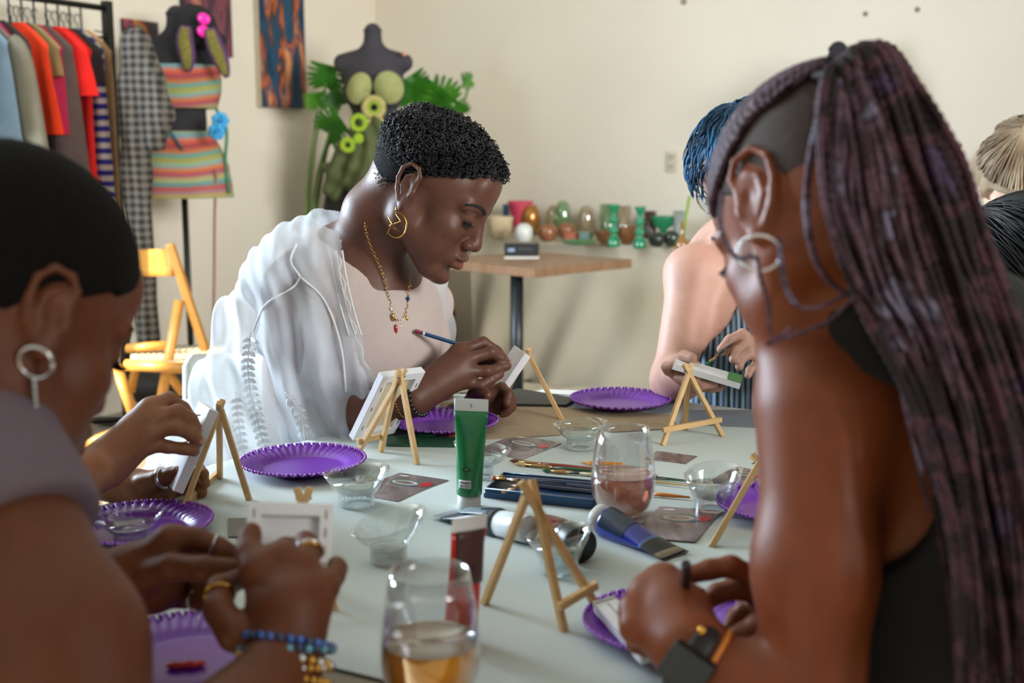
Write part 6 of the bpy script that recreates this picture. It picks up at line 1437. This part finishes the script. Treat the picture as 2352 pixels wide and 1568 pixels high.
cl = Sdf(); cl.chain([shD.lerp(nbD, .45), nbD + Vector((0, 0, -.06)), shD2.lerp(nbD, .45)], [.045, .085, .045], .06); cl.chain([P(1720, 680, 2.36), P(1725, 800, 2.34), P(1725, 930, 2.33), P(1725, 1250, 2.42)], [.12, .125, .125, .15], .08); cl.ell(P(1700, 750, 2.26), (.09, .06, .06), k=.05)
mr, nt, b = newmat('rib_knit'); b.inputs['Roughness'].default_value = .9; co = coords(nt); wv = N(nt, 'ShaderNodeTexWave'); wv.bands_direction = 'X'; wv.inputs['Scale'].default_value = 32; nt.links.new(co, wv.inputs[0]); r = N(nt, 'ShaderNodeValToRGB'); r.color_ramp.elements[0].color = (*lin('#1f2c3a'), 1); r.color_ramp.elements[1].color = (*lin('#7d95a8'), 1); nt.links.new(wv.outputs['Fac'], r.inputs[0]); nt.links.new(r.outputs[0], b.inputs[0])
def dreg(X, Y, Z):
    c = npv(P(1588, 640, 2.25)); e = .088 - np.sqrt((X - c[0]) ** 2 + ((Y - c[1]) * .4) ** 2 + ((Z - c[2]) * .72) ** 2); return e
sdf_mesh('ribbed_tank_top', cl, .004, mr, Dp, mod=cloth_mod(.005, [half((.1, -.3, .95), P(1700, 640, 2.25)), dreg], lambda X, Y, Z: .0018 * np.sin(X * 400)))
def regD(x, y, z): return -(z - (.018 + .045 * np.clip((x - .02) / .05, 0, 1) - .055 * np.clip((-.01 - x) / .05, 0, 1)))
MHB = ramp_mat('hair_blue', [(0, '#10202e'), (.45, '#16384f'), (.6, '#23608a'), (.8, '#4a88b0')], scale=16, stretch=(1, 1, 1), rough=.45)
hair_shell('hair', HD, .011, regD, MHB, Dp, h=.004, mod=lambda x, y, z: .004 * np.sin(x * 130 + z * 60) * np.sin(y * 110 + z * 40))
paths = []; rad = []; i_ = 0
while i_ < 620:
    th = math.acos(random.uniform(-.3, 1)); ph = random.uniform(-PI, PI); d = (math.sin(th) * math.cos(ph), math.sin(th) * math.sin(ph), math.cos(th)); x, y, z = -.004 + d[0] * .108, d[1] * .087, .048 + d[2] * .094
    if regD(x, y, z) > 0: continue
    i_ += 1; tang = Vector((.55, d[1] * .6, -.5)) if d[0] > -.2 else Vector((-.2, d[1] * .5, -.8)); n_ = Vector(d); tang = (tang - n_ * tang.dot(n_) * .8).normalized(); b_ = n_.cross(tang); w0 = random.uniform(0, 6); L_ = random.uniform(.03, .06); pth = []
    for k in range(9): f = k / 8; pth.append(list(HD.L(*(Vector((x, y, z)) + tang * L_ * f + n_ * (.004 + .010 * math.sin(f * 2.6)) + b_ * .004 * math.sin(w0 + f * 5)))))
    paths.append(np.array(pth)); rad.append(np.array([.0016] * 6 + [.0013, .001, .0004]))
tubes_np('hair_locks', paths, rad, MHB, Dp, 5)
gl = MB(); 
for y in (-1, 1): gl.tube([HD.L(.108 - .006 * abs(math.cos(t)) , y * .034 + .024 * math.cos(t), .002 + .019 * math.sin(t)) for t in [2 * PI * i / 20 for i in range(21)]], .0014, 6)
gl.tube([HD.L(.108, -.010, .006), HD.L(.110, .010, .006)], .0014, 6)
for y in (-1, 1): gl.tube([HD.L(.100, y * .058, .008), HD.L(.05, y * .080, .010), HD.L(-.012, y * .082, .012)], .0014, 6)
go = gl.build('glasses', pm('glasses_black', '#141414', .3), Dp)
for y in (-1, 1): MB().ball(HD.L(.106, y * .034, .002), (.0008, .023, .018), 14, HD.R).build('lens', clear('lens_glass', (.9, .92, .94), lo=.08), go)
cv, o, x, y, n_, W, Hh = canvas(P(1545, 842, 1.955), P(1700, 888, 1.93), P(1572, 832, 2.03), 'white canvas with a green painted edge held by the blue-haired person', th=.012)
MB().box(o + x * (W / 2 - .012) + n_ * .0068, (.024, Hh, .0012), Matrix((x, y, n_)).transposed()).build('green_paint', pm('paint_green', '#11843a', .4), cv, smooth=False)
brush(P(1745, 735, 2.12), P(1622, 838, 2.02), '#20303a', 'paint brush with a green tip held by the blue-haired person', hair='#1f6a38')

# ---------------------------------------------------------------- blonde person and dark-haired person at the right edge
Fp = person((1.12, 2.75, .45), 'person with combed back ash blonde hair at the right edge in the background')
SF = Sdf(); HF = Head(P(2352, 432, 2.6), (-.35, -.72, -.60), 1.06); HF.build(SF); nbF = HF.L(-.05, 0, -.16)
SF.chain([HF.L(-.03, 0, -.03), nbF], [.055, .058], .03); SF.chain([nbF + Vector((-.18, 0, -.07)), nbF + Vector((0, 0, -.05)), nbF + Vector((.18, 0, -.07))], [.05, .08, .05], .06); SF.chain([nbF + Vector((0, .02, -.12)), nbF + Vector((0, .05, -.45))], [.13, .14], .06)
SF.chain([nbF + Vector((-.18, 0, -.07)), nbF + Vector((-.24, -.04, -.33)), nbF + Vector((-.12, -.25, -.38))], [.048, .04, .026]); SF.chain([nbF + Vector((.18, 0, -.07)), nbF + Vector((.24, -.04, -.33)), nbF + Vector((.12, -.25, -.38))], [.048, .04, .026])
for sd in (-1, 1): easy_hand(SF, nbF + Vector((.12 * sd, -.25, -.38)), (-.25 * sd, -.9, -.15), sd)
sdf_mesh('body', SF, .008, skin('skin_fair', '#dcb6a2', .5, .05), Fp, [(npv(HF.O) - .14, npv(HF.O) + .14, .004)], lambda vs: HF.lips(vs))
cl = Sdf(); cl.chain([nbF + Vector((-.18, 0, -.07)), nbF + Vector((0, 0, -.07)), nbF + Vector((.18, 0, -.07))], [.055, .08, .055], .06); cl.chain([nbF + Vector((0, .02, -.12)), nbF + Vector((0, .05, -.45))], [.137, .147], .06); sdf_mesh('shirt', cl, .008, pm('grey_shirt', '#54545a', .9), Fp)
MHF = ramp_mat('hair_blonde', [(0, '#4a3a2a'), (.45, '#7a6650'), (.6, '#9c8a72'), (.8, '#c0b098')], scale=14, rough=.4)
regF = lambda x, y, z: -(z - (-.01 + .07 * np.clip((x - .03) / .05, 0, 1) - .05 * np.clip((-.01 - x) / .05, 0, 1)))
hair_shell('hair', HF, .014, regF, MHF, Fp, h=.005); HF.brows(Fp, M_LASH)
paths = []; rad = []
for i in range(260):
    ph0 = random.uniform(-1.9, 1.9); pts = []
    for k in range(12): f = k / 11; th = 1.15 * (1 - f) + .1 - 1.5 * f * .9; a = ph0 * (1 - .6 * f); pts.append(list(ell_dir(HF, abs(th), a if th > 0 else PI - a, off=.017 + .004 * math.sin(k + i))))
    paths.append(np.array(pts)); rad.append(np.full(12, .0014))
tubes_np('hair_strands', paths, rad, MHF, Fp, 4)
Gp = person((.95, 1.75, .45), 'person with black hair and black top at the right edge behind the braids')
SG = Sdf(); HG = Head(P(2400, 700, 1.62), (-.55, .35, -.6), 1.08); HG.build(SG); nbG = HG.L(-.06, 0, -.15)
SG.chain([HG.L(-.03, 0, -.03), nbG], [.055, .058], .03); dG = Vector((.5, .8, 0)).normalized() * .18
SG.chain([nbG - dG + Vector((0, 0, -.07)), nbG + Vector((0, 0, -.05)), nbG + dG + Vector((0, 0, -.07))], [.05, .08, .05], .06); SG.chain([nbG + Vector((0, 0, -.12)), nbG + Vector((.04, -.02, -.5))], [.13, .14], .06)
SG.chain([nbG - dG + Vector((0, 0, -.07)), nbG - dG + Vector((-.05, .02, -.33)), nbG - dG + Vector((-.28, .12, -.36))], [.048, .04, .026]); SG.chain([nbG + dG + Vector((0, 0, -.07)), nbG + dG + Vector((-.05, .02, -.33)), nbG + dG + Vector((-.28, .05, -.36))], [.048, .04, .026])
for sd in (-1, 1): easy_hand(SG, nbG + dG * sd + Vector((-.28, .12 if sd < 0 else .05, -.36)), (-.95, .1, -.1), sd)
sdf_mesh('body', SG, .008, MSB, Gp, [(npv(HG.O) - .14, npv(HG.O) + .14, .004)], lambda vs: HG.lips(vs))
cl = Sdf(); cl.chain([nbG - dG + Vector((0, 0, -.07)), nbG + Vector((0, 0, -.055)), nbG + dG + Vector((0, 0, -.07))], [.056, .086, .056], .06); cl.chain([nbG + Vector((0, 0, -.12)), nbG + Vector((.04, -.02, -.5))], [.137, .147], .06); sdf_mesh('black_top', cl, .008, pm('black_jersey', '#151517', .9), Gp)
hair_shell('hair', HG, .016, lambda x, y, z: -(z + .03), M_HAIRK, Gp, h=.005)
paths = []; rad = []
for i in range(520):
    ph0 = random.uniform(-PI, PI); th0 = random.uniform(.2, 1.3); pts = []
    for k in range(9): f = k / 8; pts.append(list(ell_dir(HG, th0 + f * .9, ph0 + .02 * math.sin(k * .7 + i), off=.017 + .003 * f)))
    paths.append(np.array(pts)); rad.append(np.full(9, .0011))
tubes_np('hair_strands', paths, rad, pm('hair_sheen', '#101115', .4, spec=.4), Gp, 4)

# ---------------------------------------------------------------- braided person, right foreground
E_ = person((.38, .95, .45), 'person with long purple-brown braids and a black sleeveless top at the right front')
phi, pit = math.radians(60), math.radians(38); fE = Vector((-math.cos(phi) * math.cos(pit), math.sin(phi) * math.cos(pit), -math.sin(pit))); lfE = Vector((-math.sin(phi), -math.cos(phi), 0)); sE = .95
HE = Head(P(1735, 505, .955) - lfE * .077 * sE, fE, sE, roll=math.radians(9), top=(.043, .080), ear=1.3); SE = Sdf(); HE.build(SE); n0_ = len(SE.p)
nbE = P(2035, 800, 1.03); shE = P(1890, 958, .945)
SE.chain([HE.L(-.025, 0, -.02), P(1945, 640, 1.0), nbE], [.055, .053, .062], .03)
SE.chain([shE + Vector((.01, .01, 0)), nbE + Vector((0, 0, -.05)), P(2230, 900, 1.22)], [.050, .085, .055], .06)
SE.ell(P(2035, 1080, .995), (.055, .05, .085), k=.05)
SE.chain([P(2120, 980, 1.06), P(2170, 1250, 1.06), P(2170, 1600, 1.06), Vector((.42, 1.02, .50))], [.125, .13, .13, .15], .08)
n1_ = len(SE.p); elE = P(1868, 1700, .865); wrE = P(1582, 1498, .90)
SE.chain([shE, P(1872, 1300, .90), elE], [.051, .0445, .041], .03); SE.chain([elE, elE.lerp(wrE, .4), wrE], [.041, .040, .0275], .02)
fEL = [Q([(1520, 1335, .965), (1505, 1375, 1.0), (1525, 1405, 1.01), (1545, 1420, 1.0)]), Q([(1482, 1358, .955), (1462, 1405, .985), (1485, 1430, .995), (1505, 1440, .985)]), Q([(1458, 1398, .94), (1450, 1440, .965), (1475, 1460, .975), (1495, 1468, .97)]), Q([(1458, 1440, .925), (1460, 1478, .945), (1485, 1490, .955), (1505, 1492, .95)])]
tEL = Q([(1588, 1432, .925), (1590, 1390, .945), (1568, 1366, .965), (1550, 1380, .985)]); hand(SE, wrE, fEL, tEL, r=.0098, sc=.94); SE.ell(P(1552, 1420, .935), (.025, .022, .030)); SE.cone(P(1590, 1470, .905), P(1530, 1340, .955), .026, .015, .015); SE.cone(P(1585, 1440, .915), P(1600, 1388, .94), .015, .011, .010)
shE2 = P(2230, 900, 1.22); elE2 = Vector((.42, 1.16, .80)); wrE2 = P(1850, 1440, 1.02); SE.chain([shE2, elE2, wrE2], [.05, .04, .026], .03)
fER = [Q([(1770, 1345, .99), (1680, 1300, .985), (1630, 1308, .985), (1592, 1318, .985)]), Q([(1775, 1370, 1.0), (1690, 1350, 1.0), (1650, 1362, 1.0), (1625, 1378, 1.0)]), Q([(1775, 1400, 1.0), (1712, 1402, 1.01), (1690, 1420, 1.01), (1680, 1440, 1.0)]), Q([(1780, 1430, 1.0), (1730, 1440, 1.0), (1700, 1460, 1.0), (1685, 1475, .99)])]
tER = Q([(1800, 1420, .97), (1745, 1440, .96), (1705, 1462, .96), (1670, 1480, .965)]); hand(SE, wrE2, fER, tER, r=.0096)
MSE = skin('skin_warm_brown', '#7a3f24', .45); hE = npv(P(1540, 1420, .94))
sdf_mesh('body', SE, .005, MSE, E_, [(npv(HE.O) - .145, npv(HE.O) + .145, .0026), (hE - [.075, .07, .075], hE + [.11, .09, .075], .0024)], lambda vs: HE.lips(vs))
HE.brows(E_, M_LASH); HE.lashes(E_, M_LASH)
MB().tube(Q([(1600, 1312, .985), (1575, 1310, .987), (1556, 1312, .99)]), [.0065, .005, .0008], 8, flat=.35).build('long_nail', pm('nail_nude', '#b98a74', .25), E_)
cl = Sdf(); cl.p = SE.p[n0_:n1_]; cl.cone(nbE + Vector((0, 0, -.03)), P(1990, 720, 1.02), .072, .062, .03)
cl.ell(P(2035, 1080, .995), (.055, .05, .085), k=.05); cl.chain([P(2120, 980, 1.06), P(2170, 1250, 1.06), P(2170, 1600, 1.06), Vector((.42, 1.02, .50))], [.125, .13, .13, .15], .08)
nkE = (HE.L(-.052, 0, -.085) - nbE).normalized()
def armhole(X, Y, Z):
    c = npv(P(1950, 1092, .93)); return (.084 - np.sqrt(((X - c[0]) * 1.2) ** 2 + ((Y - c[1]) * .5) ** 2 + (Z - c[2]) ** 2))
sdf_mesh('black_tank_top', cl, .0045, pm('black_cotton', '#141517', .85, var=.15, vs=300, bump=.4, bs=1200), E_, mod=cloth_mod(.006, [half((-.30, -.1, .95), P(1960, 706, .93)), armhole, half((-1, 0, 0), P(1882, 900, .95))], lambda X, Y, Z: .002 * np.sin(X * 70 + Z * 30) * np.sin(Z * 40)))
# braids
def regE(x, y, z): return -(z - (.026 + .040 * np.clip((x - .02) / .05, 0, 1) - .10 * np.clip((-.02 - x) / .05, 0, 1)))
hair_shell('hair_base', HE, .002, regE, pm('scalp_dark', '#35261f', .8, var=.3, vs=120), E_, h=.004)
pony = P(1925, 178, .99)
MBR_ = ramp_mat('braid_hair', [(0, '#140e0f'), (.45, '#1f1415'), (.53, '#4a2c36'), (.60, '#1d1415'), (.68, '#44304a'), (.8, '#150f10')], scale=22, rough=.75)
MBRL = ramp_mat('braid_light', [(0, '#221519'), (.42, '#3a2730'), (.5, '#5a4250'), (.58, '#33222a'), (.66, '#6e6a80'), (.8, '#3a2830')], scale=26, rough=.65)
def braid_rad(L_, m, r0, per=.0085, tail=True):
    s_ = np.linspace(0, L_, m); rr = r0 * (1 + .42 * np.abs(np.sin(PI * s_ / per)) - .2)
    if tail: rr *= np.clip(1.15 - .55 * (s_ / L_), .45, 1)
    return rr
paths, rad = [], []
c_l = Vector((-.004, 0, .043)); rr_ = Vector((.098, .0765, .080))
def sk_dir(p): v = Vector([(p[i] - c_l[i]) / rr_[i] for i in range(3)]); return v.normalized()
pl_ = npv(HE.loc(npv(pony)[None])[0]); tgt = sk_dir(tuple(pl_))
st_pts = []
for i in range(15): a = 1.0 - i / 14 * 1.0; st_pts.append((.085 - .088 * (1 - a) ** 1.2, a))
for y in (1, -1):
    for i in range(30):
        f = i / 29; ph = y * (.03 + 2.1 * f); th = 1.16 + .38 * math.sin(PI * min(1, f * 1.15))
        d0 = Vector((math.sin(th) * math.cos(ph), math.sin(th) * math.sin(ph), math.cos(th)))
        ang = d0.angle(tgt); pts = []
        for k in range(14):
            t = k / 13; d = (d0 * math.sin((1 - t) * ang) + tgt * math.sin(t * ang)) / math.sin(ang); pts.append(HE.L(*[c_l[j] + d[j] * (rr_[j] + .0055 + .008 * t * t) for j in range(3)]))
        pts.append(pony + Vector((random.uniform(-.01, .01), random.uniform(-.01, .01), 0)))
        p, L_ = resample(pts, int(.18 / .0021)); paths.append(p); rad.append(braid_rad(L_, len(p), .0033, .0075, tail=False))
tubes_np('cornrows', paths, rad, ramp_mat('cornrow_hair', [(0, '#1a1214'), (.42, '#33222a'), (.5, '#5c4250'), (.58, '#2a1c22'), (.7, '#8a7484'), (1, '#2a1e26')], scale=110, rough=.6), E_, 7)
MB().tube([pony + HE.u * -.012, pony + HE.u * .008], [.019, .021], 14).build('hair_tie', M_HAIRK, E_)
def fall(ends, n, mat, name, seed, r0=.0033):
    rs = np.random.default_rng(seed); paths, rad = [], []
    for i in range(n):
        e = ends(rs, i); pts = [pony + Vector((rs.normal(0, .008), rs.normal(0, .008), 0))] + e; p, L_ = resample(pts, int(sum((pts[j + 1] - pts[j]).length for j in range(len(pts) - 1)) / .0028)); p = p + np.stack([.003 * np.sin(np.linspace(0, 9 + rs.random() * 6, len(p)) + rs.random() * 6)] * 3, 1) * np.array([1, .6, .2]); paths.append(p); rad.append(braid_rad(L_, len(p), r0))
    return tubes_np(name, paths, rad, mat, E_, 6)
def bulk(rs, i):
    f = rs.random(); g_ = rs.random()                                          # f: left to right across the fall
    y0 = .885 + .035 * f + .15 * g_
    return [P(1905 + 150 * f, 175 - 55 * math.sin(f * 2.4) + rs.normal(0, 6), y0 + .03), P(1890 + 300 * f, 330 + 30 * f + rs.normal(0, 10), y0), P(1912 + 345 * f, 520 + rs.normal(0, 15), y0 - .005), P(1985 + 340 * f, 700 + rs.normal(0, 10), y0 - .01), P(2105 + 300 * f, 950, y0 - .04), P(2175 + 300 * f + rs.normal(0, 8), 1250, y0 - .08), P(2205 + 300 * f, 1600 + rs.normal(0, 30), y0 - .12)]
fall(bulk, 300, MBR_, 'braids', 5, .0038)
def bulk2(rs, i):
    f = rs.random() * .75; y0 = .868 + .02 * rs.random(); l = rs.random()
    e = [P(1895 + 110 * f, 190 - 30 * f, y0 + .05), P(1880 + 210 * f, 330, y0 + .01), P(1890 + 240 * f, 500, y0), P(1955 + 230 * f, 660 + rs.normal(0, 12), y0), P(2040 + 190 * f, 790 + rs.normal(0, 20), y0)]
    if l > .55: e.append(P(2120 + 190 * f, 980 + 200 * l, y0 - .02))
    return e
fall(bulk2, 26, MBRL, 'light_braids', 9, .0026)
def loose(pts, mat=None, r=.0022, nm='loose_braid', beaded=True):
    p, L_ = resample([P(*q_) for q_ in pts], 150); rr2 = braid_rad(L_, 150, r, .006) if beaded else np.full(150, r); return tubes_np(nm, [p], [rr2], mat or MBR_, E_, 6)
loose([(1905, 190, .93), (1868, 330, .90), (1852, 470, .89), (1868, 580, .885), (1910, 650, .89), (1975, 690, .90), (2050, 720, .91), (2130, 790, .90)], MBRL, .0030)
loose([(1660, 440, .90), (1655, 520, .865), (1690, 590, .855), (1735, 590, .85), (1748, 640, .85), (1765, 700, .85), (1768, 760, .855), (1790, 775, .86), (1815, 750, .865)], MBRL, .0020)
loose([(1790, 545, .88), (1800, 640, .875), (1830, 700, .88), (1880, 705, .885), (1935, 680, .895), (1985, 650, .90)], MBRL, .0020)
loose([(1760, 790, .90), (1850, 760, .90), (1900, 740, .90), (1945, 700, .90), (1990, 655, .90)], MBRL, .0018)
loose([(1900, 150, 1.0), (1850, 165, .99), (1810, 200, .97), (1780, 225, .95)], M_HAIRK, .0016, 'stray_hair', False)
loose([(1940, 140, 1.0), (1980, 125, 1.0), (2040, 150, 1.0), (2110, 230, .98), (2160, 320, .97), (2180, 400, .96)], M_HAIRK, .0018, 'stray_hair', False)
# hoop earring with small stones
eh = P(1746, 540, .885); hpp = [eh + Vector((.0148 * math.cos(t), -.007 * math.cos(t), -.0135 + .0135 * math.sin(t))) for t in [2 * PI * i / 30 for i in range(31)]]
he = MB().tube(hpp, .0013, 8).build('hoop_earring', M_SILV, E_); m = MB()
for i in range(10, 22): m.ball(hpp[i], .0021, 6)
m.build('stones', M_SILV, he)
# smart watch and orange band
ax_ = (elE - wrE).normalized(); wc0 = wrE + ax_ * .004; nx = Vector((-.78, -.25, .45)); nx = (nx - ax_ * nx.dot(ax_)).normalized(); ny = ax_.cross(nx)
wt_ = MB().tube([wc0 + (nx * math.cos(t) * .0315 + ny * math.sin(t) * .0315) for t in [2 * PI * i / 30 for i in range(31)]], .0022, 10, flat=4.4, up=ax_).build('smartwatch', pm('strap_black', '#141416', .5), E_)
RW = Matrix((ny, ax_, nx)).transposed()
MB().box(wc0 + nx * .036, (.034, .038, .010), RW).build('watch_case', pm('watch_case', '#26282c', .2, metal=.6), wt_, bevel=.004, smooth=False); MB().box(wc0 + nx * .0415, (.030, .034, .0016), RW).build('watch_screen', pm('watch_glass', '#0a0c10', .05, spec=1.0), wt_, bevel=.0006, smooth=False)
MB().tube([wc0 + ax_ * .014 + (nx * math.cos(t) * .034 + ny * math.sin(t) * .034) for t in [2 * PI * i / 30 for i in range(31)]], .0022, 8).build('orange_band', pm('orange_band', '#c8741c', .4), E_)
MB().ball(P(1612, 1448, .872), .004, 8).build('gold_charm', M_GOLD, E_)
pencil(P(1576, 1294, .905), P(1574, 1400, .955), '#1c1a1e', 'dark pencil standing in the fist with the watch', r=.0042)
canvas(T(1470, 1512, ZC + .02), T(1362, 1392, ZC + .02), T(1530, 1500, ZC + .024), 'white canvas lying on the purple plate under the watch hand', th=.013)
# ================================================================ seated lower bodies under the table
legs(A, (-.61, .80, .53), (.85, .53), '#2f3a4c'); legs(B, (-.93, 1.47, .53), (1, .1), '#23262b'); legs(C, (pvC.x, pvC.y, .53), (.9, -.35), '#d0ccc4')
legs(Dp, (P(1725, 1250, 2.42).x, 2.42, .53), (-.3, -.9), '#2a3442'); legs(Fp, (HF.O.x + .02, HF.O.y + .10, .53), (-.2, -.9), '#3a3a40'); legs(Gp, (nbG.x + .04, nbG.y - .02, .53), (-.8, .1), '#1c1d22', th=.36)
legs(E_, (.44, 1.02, .53), (-.75, .55), '#1d1e24', th=.38)
